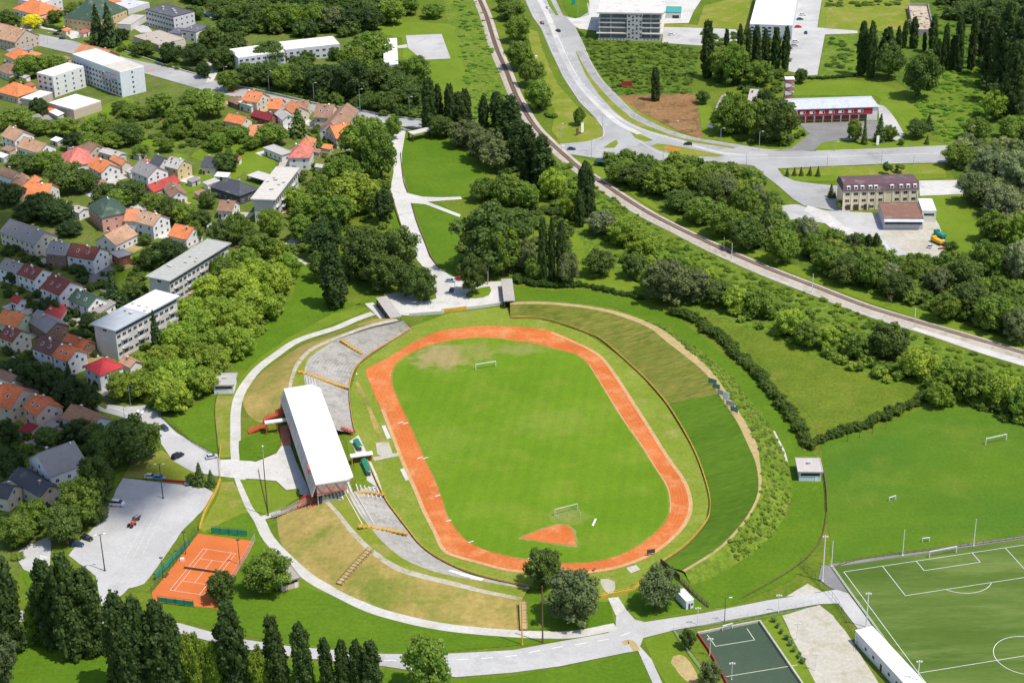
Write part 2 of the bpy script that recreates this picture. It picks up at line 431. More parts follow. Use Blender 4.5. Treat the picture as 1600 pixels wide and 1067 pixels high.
# stadium surroundings
patch('lawn', [(808, 448), (860, 455), (905, 452), (1000, 470), (1060, 498), (1120, 545), (1180, 595), (1235, 655), (1265, 700), (1285, 730), (1292, 790), (1280, 850), (1240, 905), (1150, 945), (1110, 950), (1040, 895), (1110, 905), (1232, 805), (1200, 660), (1060, 530), (960, 480), (862, 470), (800, 474)], M['lawn_lush'], 2, 0, .3)
patch('lawn', [(365, 715), (372, 745), (420, 842), (480, 905), (600, 965), (760, 990), (815, 992), (900, 992), (965, 985), (975, 950), (952, 940), (860, 900), (700, 890), (560, 800), (545, 640), (640, 514), (700, 490), (795, 478), (1110, 790), (1040, 880), (1000, 900), (1000, 960), (1110, 948), (1098, 955), (1000, 972), (963, 935), (850, 1005), (600, 1022), (450, 1008), (270, 965), (235, 935), (345, 775)], M['lawn'], 2, 0, .2)
patch('lawn', [(345, 748), (368, 750), (395, 812), (420, 842), (445, 880), (470, 915), (525, 932), (600, 965), (700, 985), (800, 995), (960, 985), (850, 1005), (700, 1018), (600, 1020), (450, 1005), (380, 992), (275, 965), (235, 945), (300, 835), (318, 800)], M['lawn_lush'], 3, 0, .3)
patch('lawn', [(265, 655), (335, 617), (365, 620), (362, 650), (362, 705), (342, 710), (300, 690)], M['lawn_lush'], 3, 0, .3)
patch('lawn', [(338, 618), (366, 620), (366, 715), (345, 715), (340, 690), (335, 640)], M['lawn_dry'], 4, 0, .3)
patch('lawn', [(345, 755), (365, 752), (388, 800), (350, 815), (318, 832), (313, 826), (338, 780)], M['lawn_dry'], 4, 0, .3)
patch('lawn', [(1005, 905), (1035, 893), (1060, 915), (1110, 945), (1100, 952), (1005, 970), (978, 945), (985, 915)], M['lawn_lush'], 3, 0, .3)
patch('lawn', [(822, 925), (850, 920), (935, 940), (952, 940), (962, 975), (900, 985), (822, 983)], M['lawn_lush'], 4, 0, .3)
patch('lawn', [(600, 1045), (700, 1062), (800, 1055), (880, 1042), (975, 1022), (998, 1020), (1030, 1075), (300, 1090), (-60, 1090), (-60, 975), (60, 960), (150, 1000), (290, 1000), (400, 1030), (500, 1040)], M['lawn_lush'], 2, 0, .4)
patch('lawn', [(1004, 1000), (1050, 985), (1065, 1000), (1085, 1030), (1100, 1060), (1120, 1090), (1050, 1090)], M['lawn'], 3, 0, .3)
patch('bare_soil', [(1048, 1035), (1062, 1022), (1080, 1035), (1092, 1066), (1075, 1066)], M['dirt_tan'], 4, 2, .5)
patch('lawn', [(36, 892), (52, 888), (68, 905), (75, 920), (45, 920)], M['lawn_lush'], 4, 2, .2)
patch('lawn', [(192, 746), (205, 720), (252, 704), (285, 722), (305, 738), (300, 752), (250, 752), (215, 747)], M['lawn_dry'], 4, 0, .2)

# meadow and training field in the east
patch('meadow', [(1120, 497), (1200, 525), (1300, 570), (1380, 600), (1445, 606), (1432, 626), (1380, 642), (1310, 666), (1280, 668), (1255, 640), (1200, 575), (1150, 525)], M['meadow'], 2, 0, .8)
patch('training_field', [(1283, 690), (1330, 678), (1440, 640), (1500, 628), (1700, 668), (1700, 850), (1600, 845), (1300, 889), (1292, 800)], M['training'], 2, 0, .4)
# far side of the main road
patch('lawn', [(823, 45), (840, 50), (850, 85), (870, 130), (900, 165), (935, 190), (943, 205), (940, 216), (922, 222), (875, 224), (862, 205), (868, 178), (850, 140), (832, 85)], M['lawn_dry'], 2, 0, .5)
patch('scrub_ground', [(905, 48), (935, 62), (1040, 68), (1094, 74), (1088, 105), (1082, 150), (965, 152), (948, 130), (925, 95)], M['scrub'], 2, 0, .5)
patch('bare_soil', [(963, 150), (1086, 147), (1092, 175), (1098, 218), (1062, 206), (1000, 176)], M['soil'], 3, 0, .6)
patch('lawn', [(955, 148), (966, 150), (1000, 176), (1062, 208), (1098, 219), (1112, 221), (1060, 211), (1025, 196), (990, 175)], M['lawn_dry'], 4, 0, .3)
patch('lawn', [(1088, 150), (1110, 165), (1130, 215), (1160, 226), (1112, 220), (1098, 216), (1092, 175)], M['lawn'], 3, 0, .3)
patch('lawn', [(1090, 40), (1100, 10), (1172, -10), (1172, 48), (1150, 46), (1115, 44), (1037, 42), (1037, 38), (1076, 38)], M['lawn_dry'], 2, 0, .4)
patch('lawn', [(1286, -10), (1420, -5), (1425, 25), (1415, 48), (1340, 50), (1290, 52), (1278, 44)], M['lawn_dry'], 2, 0, .5)
patch('weedy_ground', [(1290, 56), (1345, 54), (1340, 118), (1278, 120)], M['weeds'], 2, 0, .5)
patch('scrub_ground', [(1400, -20), (1620, -20), (1620, 240), (1500, 228), (1430, 150), (1390, 120), (1340, 118), (1350, 50), (1418, 46)], M['scrub'], 1, 0, .8)
patch('weedy_ground', [(1445, 110), (1535, 105), (1540, 150), (1520, 225), (1470, 222), (1440, 190), (1400, 165), (1430, 140)], M['weeds'], 2, 2, .8)
patch('lawn', [(1240, 136), (1275, 128), (1340, 126), (1395, 138), (1420, 160), (1445, 180), (1452, 195), (1420, 206), (1405, 200), (1392, 176), (1374, 163), (1366, 150), (1240, 150)], M['lawn'], 3, 2, .4)
patch('lawn', [(1272, 236), (1285, 222), (1310, 219), (1400, 222), (1450, 220), (1487, 228), (1400, 231), (1300, 237)], M['lawn'], 4, 0, .3)
patch('lawn', [(1216, 210), (1255, 196), (1266, 210), (1240, 232), (1205, 236), (1160, 226), (1120, 218), (1130, 190), (1200, 190)], M['lawn'], 2, 0, .3)
patch('lawn', [(1222, 267), (1300, 261), (1400, 258), (1476, 256), (1478, 278), (1436, 281), (1318, 284), (1240, 283)], M['lawn_dry'], 3, 0, .3)
patch('lawn', [(1224, 274), (1318, 274), (1476, 272), (1478, 279), (1436, 282), (1318, 285), (1240, 284)], M['lawn'], 4, 0, .3)
patch('lawn', [(1438, 307), (1505, 304), (1520, 340), (1556, 388), (1540, 398), (1480, 392), (1463, 345)], M['lawn'], 3, 0, .4)

M['dirt_apron'] = ground_mat('worn_lane', (.36, .35, .335), (.30, .295, .285), .08, (.24, .235, .225), .15, (.5, .7), .14, 1.0)
# ------------------------------------------------------------------ roads
road = patch('road', [(812, -30), (820, 0), (832, 27), (845, 45), (860, 80), (880, 122), (905, 160), (930, 185), (942, 202), (942, 214), (920, 222), (875, 226), (873, 232), (885, 241), (920, 246), (950, 250), (1050, 252), (1125, 254), (1178, 260), (1195, 275), (1216, 291), (1240, 312), (1256, 322), (1320, 332), (1376, 334), (1463, 345), (1474, 370), (1478, 386), (1467, 398), (1465, 413), (1440, 412), (1400, 400), (1380, 386), (1345, 371), (1290, 350), (1330, 338), (1318, 292), (1275, 288), (1240, 283), (1222, 274), (1215, 264), (1375, 257), (1465, 255), (1600, 252), (1700, 250), (1700, 222), (1490, 228), (1275, 237), (1200, 234), (1155, 227), (1112, 222), (1062, 211), (1025, 196), (990, 176), (960, 146), (940, 125), (922, 95), (910, 67), (899, 46), (905, 40), (930, 28), (918, 5), (900, 30), (880, 25), (868, 0), (860, -30)], M['road_grey'], 5)
patch('plaza', [(918, -30), (1120, -30), (1096, 0), (1083, 20), (1076, 37), (1037, 38), (940, 50), (905, 46), (896, 40), (885, 28), (900, 30), (920, 25), (921, 10)], M['concrete'], 6)
patch('parking_lot', [(1036, 43), (1115, 45), (1150, 47), (1154, 55), (1150, 76), (1092, 72), (1035, 68)], M['asphalt'], 6)
patch('parking_lot', [(1245, -30), (1292, -30), (1284, 0), (1277, 44), (1340, 49), (1340, 53), (1289, 55), (1277, 118), (1262, 119), (1232, 112), (1234, 66), (1240, 40)], M['asphalt'], 6)
patch('road_island', [(899, 82), (905, 85), (922, 112), (940, 138), (962, 162), (985, 184), (1010, 197), (1045, 210), (1085, 219), (1150, 231), (1146, 233), (1080, 223), (1040, 213), (1005, 203), (980, 192), (955, 170), (935, 148), (915, 118)], M['lawn_dry'], 6)
patch('road_island', [(984, 206), (990, 206), (1004, 212), (1021, 220), (1007, 223), (992, 216)], M['lawn_dry'], 6)
patch('road_island', [(1017, 229), (1027, 225), (1045, 227), (1075, 232), (1110, 239), (1134, 244), (1115, 246), (1085, 245), (1050, 241), (1030, 236)], M['lawn_dry'], 6)
patch('flower_bed', [(1038, 230), (1052, 231), (1066, 235), (1054, 236), (1042, 234)], M['clay'], 7, 2)
patch('road_island', [(942, 232), (952, 225), (963, 219), (966, 225), (960, 232)], M['lawn_dry'], 6)
patch('road_island', [(853, -10), (860, 0), (866, 12), (873, 25), (868, 25), (858, 10), (850, -10)], M['lawn'], 6)
patch('lawn', [(878, -30), (905, -30), (917, 5), (919, 20), (905, 29), (890, 28), (880, 8)], M['lawn_lush'], 6)
# paler lane worn into the main road, lane lines
strip('worn_lane', [(838, -10), (858, 30), (880, 85), (905, 130), (935, 165), (965, 192), (1000, 210)], 3.4, M['concrete'], 6)
strip('worn_lane', [(868, 60), (895, 115), (925, 150), (960, 180), (1000, 202), (1060, 220), (1130, 240), (1200, 243)], 2.6, M['asphalt'], 6)
strip('service_lane', [(905, 80), (925, 115), (945, 140), (975, 170), (1010, 192), (1060, 212), (1110, 222), (1155, 229)], 4.2, M['dirt_apron'], 6)
for k, ln in enumerate(([(828, 0), (843, 32), (862, 72), (886, 122), (912, 160), (938, 186), (960, 208)], [(850, 0), (868, 40), (890, 90), (915, 135), (950, 170), (985, 195)])):
    strip('lane_line', ln, .2, M['line'], 7, dash=(3, 9))
strip('lane_line', [(890, 236), (940, 241), (1010, 246)], .3, M['line'], 7, dash=(3, 4))
strip('lane_line', [(1140, 249), (1250, 247), (1380, 243), (1480, 240)], .3, M['line'], 7)
strip('lane_line', [(1000, 222), (1040, 243), (1100, 250)], .25, M['line'], 7)
strip('lane_line', [(1075, 228), (1140, 243)], .25, M['line'], 7)
strip('kerb', [(943, 203), (942, 214), (920, 222), (875, 226)], .35, M['concrete'], 6, h=.12)
strip('kerb', [(823, 0), (834, 27), (847, 45), (862, 80), (882, 122), (907, 160), (932, 185), (943, 203)], .35, M['concrete'], 6, h=.12)
strip('kerb', [(1155, 227), (1112, 222), (1062, 211), (1025, 196), (990, 176), (960, 146), (940, 125), (922, 95), (910, 67), (899, 46)], .35, M['concrete'], 6, h=.12)
strip('kerb', [(1275, 237), (1380, 233), (1490, 228)], .35, M['concrete'], 6, h=.12)
# fire station yard
patch('station_yard', [(1248, 194), (1374, 190), (1366, 217), (1302, 221), (1284, 224), (1272, 236), (1207, 237), (1237, 232), (1265, 210)], M['dark_asphalt'], 6)
patch('path', [(1372, 164), (1382, 167), (1391, 176), (1400, 188), (1407, 200), (1414, 212), (1400, 221), (1366, 216), (1374, 190)], M['asphalt'], 6)
# yard of the yellow office
patch('yard', [(1219, 322), (1245, 320), (1275, 329), (1318, 331), (1376, 334), (1463, 345), (1474, 370), (1478, 386), (1467, 398), (1465, 413), (1440, 412), (1400, 400), (1380, 386), (1345, 371), (1290, 350), (1250, 343), (1222, 345)], M['asphalt'], 6, 0, .3)
patch('yard', [(1385, 352), (1462, 348), (1474, 370), (1470, 395), (1462, 411), (1440, 410), (1400, 384), (1376, 372)], M['sand'], 7, 0, .6)
patch('parking_lot', [(1436, 283), (1507, 282), (1505, 304), (1437, 307)], M['concrete'], 6)
patch('path', [(1262, 322), (1290, 330), (1320, 355), (1380, 378), (1400, 398), (1370, 388), (1300, 358), (1280, 343), (1256, 330)], M['concrete'], 7)
# streets of the old quarter
patch('street', [(-40, 24), (40, 48), (60, 54), (115, 65), (200, 92), (290, 112), (350, 131), (420, 148), (500, 166), (560, 175), (660, 190), (658, 202), (600, 194), (540, 184), (480, 174), (400, 158), (325, 144), (250, 122), (200, 108), (110, 84), (50, 70), (-40, 44)], M['road_grey'], 5)
patch('pavement', [(30, 42), (60, 38), (130, 58), (112, 62), (100, 52), (58, 44), (45, 50)], M['concrete'], 6)
patch('path', [(98, 42), (115, 40), (135, 55), (116, 58)], M['concrete'], 7)
for a, b in (((228, 113), (242, 110)), ((362, 147), (374, 143))):
    strip('road_marking', [a, b], 2.2, M['brick_path'], 6, 0)
patch('path', [(322, 98), (342, 96), (343, 108), (333, 128), (322, 130), (328, 112)], M['concrete'], 6)
patch('path', [(208, 45), (228, 38), (240, 52), (220, 52)], M['asphalt'], 6)
patch('path', [(315, 18), (345, 22), (375, 30), (365, 34), (330, 30)], M['concrete'], 6)
patch('street', [(128, 270), (150, 300), (190, 310), (230, 322), (270, 335), (318, 345), (340, 350), (345, 370), (310, 358), (280, 348), (225, 335), (180, 322), (140, 308), (100, 280)], M['asphalt'], 3, 2)
patch('street', [(150, 425), (172, 415), (178, 420), (165, 445), (205, 470), (190, 476), (150, 450), (125, 440)], M['dark_asphalt'], 3)
patch('street', [(45, 585), (62, 588), (100, 605), (165, 640), (170, 632), (195, 636), (225, 634), (237, 630), (247, 633), (253, 654), (275, 676), (335, 711), (345, 719), (366, 719), (366, 744), (345, 745), (300, 737), (270, 720), (252, 694), (249, 669), (205, 656), (162, 644), (95, 622), (40, 600)], M['asphalt'], 5)
for k in range(5):
    strip('zebra_stripe', [(212 + k * 8.5, 651 - k * 3.2), (216 + k * 8.5, 641 - k * 2.4)], .7, M['line'], 6, 0)
strip('lane_line', [(166, 634), (195, 645), (205, 652)], .25, M['line'], 6)
patch('street', [(22, 866), (45, 852), (77, 838), (80, 850), (76, 912), (62, 900), (37, 890)], M['asphalt'], 5)
strip('lane_line', [(66, 875), (63, 868), (74, 872)], .4, M['line'], 6, 0)
patch('parking_lot', [(192, 747), (250, 754), (320, 762), (335, 771), (315, 800), (287, 827), (242, 892), (225, 913), (200, 920), (180, 940), (172, 958), (160, 958), (150, 900), (107, 868), (125, 845), (140, 832), (162, 805), (165, 798)], M['asphalt'], 5, 0, .2)
for k in range(3):
    strip('parking_line', [(192 + k * 15, 880 - k * 6), (232 + k * 12, 805 - k * 3)], .1, M['line_soft'], 6, 0)
# lower road
patch('road', [(-60, 950), (150, 960), (282, 974), (360, 996), (455, 1010), (600, 1022), (707, 1021), (800, 1016), (850, 1007), (950, 989), (962, 979), (963, 960), (952, 940), (967, 935), (976, 950), (992, 968), (1007, 972), (1100, 958), (1200, 938), (1285, 925), (1307, 921), (1325, 927), (1350, 960), (1364, 980), (1340, 982), (1310, 943), (1280, 944), (1200, 958), (1052, 985), (1005, 997), (1000, 1010), (1018, 1030), (1045, 1090), (1030, 1090), (997, 1017), (977, 1020), (875, 1041), (800, 1051), (712, 1058), (600, 1041), (455, 1026), (360, 1010), (282, 990), (150, 978), (-60, 966)], M['asphalt'], 5)
strip('lane_line', [(600, 1032), (707, 1031), (800, 1025), (850, 1015), (950, 999), (985, 988)], .25, M['line'], 6, dash=(3.4, 3.4))
patch('tunnel_apron', [(950, 935), (966, 933), (978, 952), (962, 962)], M['path'], 6)
strip('path', [(974, 1006), (985, 1003), (995, 1017)], 2.0, M['dirt_tan'], 6)
# promenade to the stadium
patch('promenade', [(611, 205), (634, 205), (628, 240), (628, 267), (636, 302), (660, 308), (690, 309), (720, 308), (722, 312), (668, 316), (720, 336), (718, 340), (665, 320), (643, 318), (650, 345), (662, 377), (671, 402), (687, 420), (705, 432), (740, 442), (785, 440), (805, 470), (735, 482), (700, 487), (640, 494), (620, 492), (600, 462), (640, 452), (662, 472), (682, 467), (677, 442), (672, 430), (652, 407), (637, 377), (625, 345), (615, 312), (610, 295), (615, 270)], M['concrete'], 5)
patch('lawn', [(735, 455), (765, 448), (764, 462), (742, 467), (728, 464)], M['lawn'], 6, 2)
patch('path', [(570, 475), (583, 473), (607, 500), (600, 505)], M['concrete'], 6)
patch('path', [(430, 395), (452, 375), (470, 368), (472, 376), (455, 390), (462, 402), (478, 408), (478, 414), (452, 410), (430, 402)], M['path'], 4, 2)
# ring path round the stadium and the forecourt of the stand
ring = [(583, 490), (555, 500), (525, 513), (467, 532), (430, 556), (400, 580), (377, 612), (369, 639), (368, 674), (369, 714), (375, 748), (392, 791), (405, 812), (420, 842), (452, 876), (488, 906), (527, 927), (577, 951), (627, 966), (677, 977), (727, 984), (800, 990), (850, 992), (900, 991), (962, 979)]
strip('ring_path', ring, 3.6, M['path'], 6)
patch('forecourt', [(345, 719), (370, 718), (400, 722), (432, 709), (440, 697), (454, 697), (463, 722), (480, 760), (486, 778), (467, 772), (466, 764), (447, 766), (432, 752), (400, 749), (372, 748), (345, 745)], M['concrete'], 7)
patch('lawn', [(373, 690), (395, 680), (412, 672), (436, 675), (438, 694), (430, 707), (400, 721), (374, 720)], M['lawn_lush'], 7, 0, .1)
patch('lawn', [(375, 750), (400, 750), (430, 753), (446, 767), (468, 765), (468, 778), (440, 795), (408, 808), (396, 795)], M['lawn'], 7, 0, .1)
patch('brick_path', [(437, 668), (451, 664), (455, 697), (440, 697)], M['brick_path'], 8)
strip('path', [(404, 812), (440, 800)], 2.6, M['path'], 8)
# tennis court, small pitch, sand lot
patch('tennis_court', [(310, 834), (398, 846), (386, 870), (379, 880), (340, 951), (241, 941), (237, 927)], M['tennis'], 5)
patch('small_pitch', [(1091, 991), (1187, 972), (1252, 1067), (1275, 1100), (1160, 1100), (1130, 1060)], M['small_pitch'], 5)
patch('sand_lot', [(1222, 962), (1280, 945), (1302, 962), (1330, 1000), (1372, 1067), (1390, 1100), (1290, 1100), (1272, 1067), (1245, 1012)], M['sand'], 5, 0, .3)
patch('dirt_apron', [(1228, 932), (1262, 912), (1284, 924), (1255, 930)], M['sand'], 5, 0, .3)
patch('dirt_apron', [(1278, 905), (1283, 885), (1300, 888), (1325, 925), (1308, 922), (1296, 918)], M['dark_asphalt'], 6, 0, .2)

strip('broken_kerb', [(1209, 674), (1217, 690), (1225, 706), (1231, 728)], .7, M['path'], 8)
strip('trodden_trail', [(1238, 665), (1248, 685), (1258, 705)], .9, M['tan'], 8)
strip('trodden_trail', [(1142, 640), (1118, 672), (1096, 706)], .35, M['lawn_dry'], 8)
# ------------------------------------------------------------------ marked pitches
def frame2(o, a):
    u = Vector((math.cos(a), math.sin(a))); v = Vector((math.sin(a), -math.cos(a)))
    return lambda x, y: Vector(o) + u * x + v * y
pf = frame2((98.33, 454.73), .22114)
patch('turf_pitch', [pf(-5.5, -5), pf(76, -5), pf(76, 106), pf(-5.5, 106)], M['turf'], 5, world=True)
patch('turf_margin', [pf(-5.4, -5.0), pf(76, -5.0), pf(76, -3.4), pf(-5.4, -3.4)], M['dark_asphalt'], 6, world=True)
PW, PL = 65.2, 105.0
def pline(pts, w=.16, mat='line'): strip('pitch_line', [pf(*p) for p in pts], w, M[mat], 7, 0, world=True)
pline([(0, 0), (PW, 0)]); pline([(0, 0), (0, PL)]); pline([(PW, 0), (PW, PL)]); pline([(0, PL / 2), (PW, PL / 2)])
c = PW / 2
pline([(c - 20.16, 0), (c - 20.16, 16.5)]); pline([(c - 20.16, 16.5), (c + 20.16, 16.5)]); pline([(c + 20.16, 16.5), (c + 20.16, 0)])
pline([(c - 9.16, 0), (c - 9.16, 5.5)]); pline([(c - 9.16, 5.5), (c + 9.16, 5.5)]); pline([(c + 9.16, 5.5), (c + 9.16, 0)])
pline([(c + 9.15 * math.sin(t), PL / 2 + 9.15 * math.cos(t)) for t in np.linspace(0, 2 * math.pi, 49)])
pline([(c + 9.15 * math.sin(t), 11 + 9.15 * math.cos(t)) for t in np.linspace(-.925, .925, 17)])
tf = frame2((-97.263, 475.078), -.2807)
def tline(a, b): strip('court_line', [tf(*a), tf(*b)], .09, M['line'], 6, 0, world=True)
for a, b in (((0, 0), (10.97, 0)), ((0, 23.77), (10.97, 23.77)), ((0, 0), (0, 23.77)), ((10.97, 0), (10.97, 23.77)), ((1.37, 0), (1.37, 23.77)), ((9.6, 0), (9.6, 23.77)), ((1.37, 5.485), (9.6, 5.485)), ((1.37, 18.285), (9.6, 18.285)), ((5.485, 5.485), (5.485, 18.285))): tline(a, b)
for a, b in (((1105, 992), (1118, 1010)), ((1118, 1010), (1179, 1000)), ((1179, 1000), (1167, 982)), ((1130, 1058), (1246, 1039))):
    strip('pitch_line', [a, b], .2, M['line_soft'], 6, 0)

# ------------------------------------------------------------------ infield and running track
INNER = [(740, 528), (770, 528), (800, 532), (835, 537), (862, 544), (900, 554), (920, 571), (950, 619), (975, 659), (1000, 694), (1025, 734), (1040, 757), (1046, 778), (1046, 801), (1040, 815), (1025, 832), (1000, 852), (962, 870), (920, 879), (880, 880), (838, 877), (800, 871), (762, 861), (732, 847), (712, 827), (697, 801), (685, 764), (662, 714), (640, 664), (617, 614), (611, 590), (615, 574), (628, 560), (660, 544), (700, 533)]
OUTER = [(720, 513), (750, 510), (800, 511), (830, 513), (862, 518), (900, 534), (925, 546), (942, 558), (960, 581), (985, 619), (1015, 666), (1045, 714), (1070, 749), (1080, 774), (1082, 796), (1076, 815), (1060, 836), (1032, 860), (1000, 877), (960, 890), (920, 896), (880, 898), (838, 897), (800, 894), (775, 889), (750, 882), (717, 873), (692, 862), (677, 832), (661, 801), (650, 774), (632, 734), (612, 684), (595, 639), (580, 604), (572, 579), (590, 568), (612, 556), (650, 533), (687, 518)]
patch('infield', [(640, 512), (700, 490), (795, 478), (800, 496), (850, 499), (917, 522), (985, 568), (1040, 632), (1085, 706), (1109, 775), (1100, 825), (1070, 855), (1032, 881), (1010, 905), (985, 915), (975, 945), (952, 940), (935, 940), (850, 920), (800, 914), (715, 889), (655, 852), (615, 801), (590, 759), (575, 735), (555, 676), (546, 614), (560, 571), (612, 534)], M['lawn_infield'], 3)
M['verge'] = ground_mat('pale_clay_verge', (.56, .34, .18), (.50, .30, .13), .15, (.42, .33, .12), .4, (.5, .7), .2, 1.0)
cx0 = sum(p[0] for p in OUTER) / len(OUTER); cy0 = sum(p[1] for p in OUTER) / len(OUTER)
patch('running_track', OUTER, M['clay'], 5, 4, .12, 1.5)
for part in (OUTER[4:21], OUTER[21:34] ):
    strip('track_verge', [(cx0 + (x - cx0) * .988, cy0 + (y - cy0) * .988) for x, y in part], 1.3, M['verge'], 5.6, 4)
strip('track_verge', [(x * .9 + 83 if False else x, y) for x, y in INNER[6:14]], .9, M['verge'], 5.7, 4)
patch('running_track_edge', INNER, M['lawn_dry'], 6, 4)
cx = sum(p[0] for p in INNER) / len(INNER); cy = sum(p[1] for p in INNER) / len(INNER)
patch('pitch_grass', [(cx + (x - cx) * .988, cy + (y - cy) * .988) for x, y in INNER], M['pitch'], 7, 4, .15, 1.5)
patch('clay_fan', [(808, 842), (845, 826), (866, 819), (888, 819), (898, 828), (904, 848), (902, 856), (880, 854), (850, 849)], M['pitch_worn'], 8, 0, .5, 1.5)
patch('clay_fan', [(812, 841), (846, 828), (866, 822), (886, 821), (895, 830), (899, 848), (897, 853), (880, 851), (850, 847)], M['clay'], 9, 0, .3, 1.5)
# long-jump strip, throwing circles and take-off boards beside the straight
patch('jump_runway', [(556, 600), (562, 600), (580, 640), (597, 678), (601, 692), (592, 690), (575, 645)], M['tan'], 5, 2, .3)
patch('jump_pit', [(587, 692), (608, 691), (614, 710), (600, 715), (590, 710)], M['sand'], 6, 0, .2)
patch('tunnel_path', [(583, 715), (622, 708), (624, 713), (584, 721)], M['sand'], 7)
patch('jump_pit', [(596, 666), (602, 665), (611, 685), (605, 687)], M['concrete'], 7)
patch('jump_pit', [(625, 734), (631, 732), (639, 750), (634, 752)], M['concrete'], 7)
patch('jump_pit', [(978, 887), (994, 883), (1001, 890), (986, 896)], M['sand'], 6, 0, .2)
patch('paved_strip', [(545, 690), (560, 680), (572, 705), (590, 745), (602, 780), (590, 762), (575, 752), (565, 740), (553, 710)], M['concrete'], 4, 0, .1)
patch('lawn', [(541, 688), (549, 692), (556, 708), (545, 710)], M['lawn'], 6)
patch('lawn', [(552, 722), (562, 722), (574, 748), (562, 752)], M['lawn'], 6)
patch('sand_patch', [(939, 905), (960, 908), (957, 928), (945, 922)], M['sand'], 5, 2, .3)
for p in ((622, 662), (630, 663), (652, 717), (661, 717), (680, 776), (697, 815), (732, 848), (825, 873)):
    strip('track_mark', [p, (p[0] + 8, p[1] - 2)], .35, M['line'], 8, 0)

# faint lane lines in the clay, between the kerb and the outer edge
_in = [p - Vector((cx0, cy0)) for p in spline(INNER, 6)]; _out = [p - Vector((cx0, cy0)) for p in spline(OUTER, 6)]
def _rad(L, a): 
    return min(L, key=lambda p: abs((math.atan2(p.y, p.x) - a + math.pi) % (2 * math.pi) - math.pi)).length
M['faint_line'] = paint('faint_clay_line', (.60, .22, .085), .9, .2)
for f_ in (.17, .33, .5, .67, .83):
    ln = []
    for k in range(161):
        a = 2 * math.pi * k / 160; r_ = _rad(_in, a) * (1 - f_) + _rad(_out, a) * f_; ln.append((cx0 + r_ * math.cos(a), cy0 + r_ * math.sin(a)))
    ln = [tuple(sum(ln[(i + d) % 160][j] for d in (-2, -1, 0, 1, 2)) / 5 for j in (0, 1)) for i in range(160)]
    strip('lane_line', ln + ln[:1], .09, M['faint_line'], 5.9, 0)
# ------------------------------------------------------------------ stadium banks, terraces, fences
def rail(pts, n, z):
    """resample a surveyed line to n points; z a number or a list along it; returns world points"""
    zs = z if isinstance(z, (list, tuple)) else [z] * len(pts)
    P = [G(p[0], p[1], zz) for p, zz in zip(pts, zs)]
    Q = []
    k = len(P)
    for i in range(k - 1):
        p0, p1, p2, p3 = P[max(i - 1, 0)], P[i], P[i + 1], P[min(i + 2, k - 1)]
        for j in range(8):
            t = j / 8
            Q.append(.5 * ((2 * p1) + (p2 - p0) * t + (2 * p0 - 5 * p1 + 4 * p2 - p3) * t * t + (3 * p1 - p0 - 3 * p2 + p3) * t ** 3))
    Q.append(P[-1])
    d = [0.0]
    for a, b in zip(Q[:-1], Q[1:]): d.append(d[-1] + (b - a).length)
    out = []; i = 0
    for s in range(n):
        t = d[-1] * s / (n - 1)
        while i < len(d) - 2 and d[i + 1] < t: i += 1
        f = (t - d[i]) / max(1e-9, d[i + 1] - d[i]); out.append(Q[i].lerp(Q[i + 1], min(1, f)))
    return out

def loft(name, rails, mat, rough=0.0, sub=1, kind='structure', alt=None):
    """skin between resampled lines; rough adds ground unevenness in metres"""
    rows = []
    for a, b in zip(rails[:-1], rails[1:]):
        for s in range(sub): rows.append([p.lerp(q, s / sub) for p, q in zip(a, b)])
    rows.append(list(rails[-1]))
    if rough:
        for r_ in rows[1:-1]:
            for p in r_: p.z += random.uniform(-rough, rough)
    mb = MB(); n = len(rows[0])
    mb.v = [tuple(p) for r_ in rows for p in r_]
    for j in range(len(rows) - 1):
        for i in range(n - 1):
            mb.f.append((j * n + i, j * n + i + 1, (j + 1) * n + i + 1, (j + 1) * n + i)); mb.m.append(0 if alt is None or (j + int(i / 5 * .4)) % 2 == 0 else 1)
    o = mb.build(name, [mat, alt] if alt else mat)
    for p in o.data.polygons: p.use_smooth = True
    return tag(o, kind=kind)

M['bank_mix'] = ground_mat('bank_riser_grass', (.14, .16, .025), (.17, .165, .035), .06, (.11, .16, .018), .1, (.5, .7), .22, .7)
NS = 60
E_IN = [(797, 497), (840, 499), (882, 509), (917, 522), (942, 534), (990, 576), (1022, 608), (1050, 644), (1085, 706), (1106, 766), (1109, 800), (1100, 822), (1070, 855), (1032, 881)]
E_CI = [(797, 476), (830, 475), (862, 476), (912, 481), (960, 491), (1012, 511), (1042, 534), (1100, 581), (1125, 619), (1150, 656), (1167, 691), (1180, 721), (1185, 749), (1183, 774), (1170, 801), (1152, 825), (1120, 857), (1066, 891)]
E_CO = [(797, 472), (830, 471), (862, 472), (912, 477), (965, 487), (1018, 506), (1056, 530), (1109, 577), (1139, 619), (1166, 662), (1183, 695), (1187, 720), (1190, 749), (1187, 776), (1174, 802), (1156, 827), (1124, 859), (1070, 893)]
E_TO = [(797, 470), (832, 468), (866, 469), (920, 475), (975, 487), (1030, 508), (1072, 535), (1130, 578), (1168, 620), (1200, 662), (1222, 700), (1234, 735), (1238, 770), (1228, 805), (1203, 840), (1165, 872), (1110, 905), (1080, 915)]
H_E = 5.0
ez = lambda n, h=H_E: [h * min(1, .5 + i * .4, (n - 1 - i) * .45 + .15) for i in range(n)]
rin = rail(E_IN, NS, .15); rci = rail(E_CI, NS, ez(18)); rco = rail(E_CO, NS, ez(18)); rto = rail(E_TO, NS, 0)
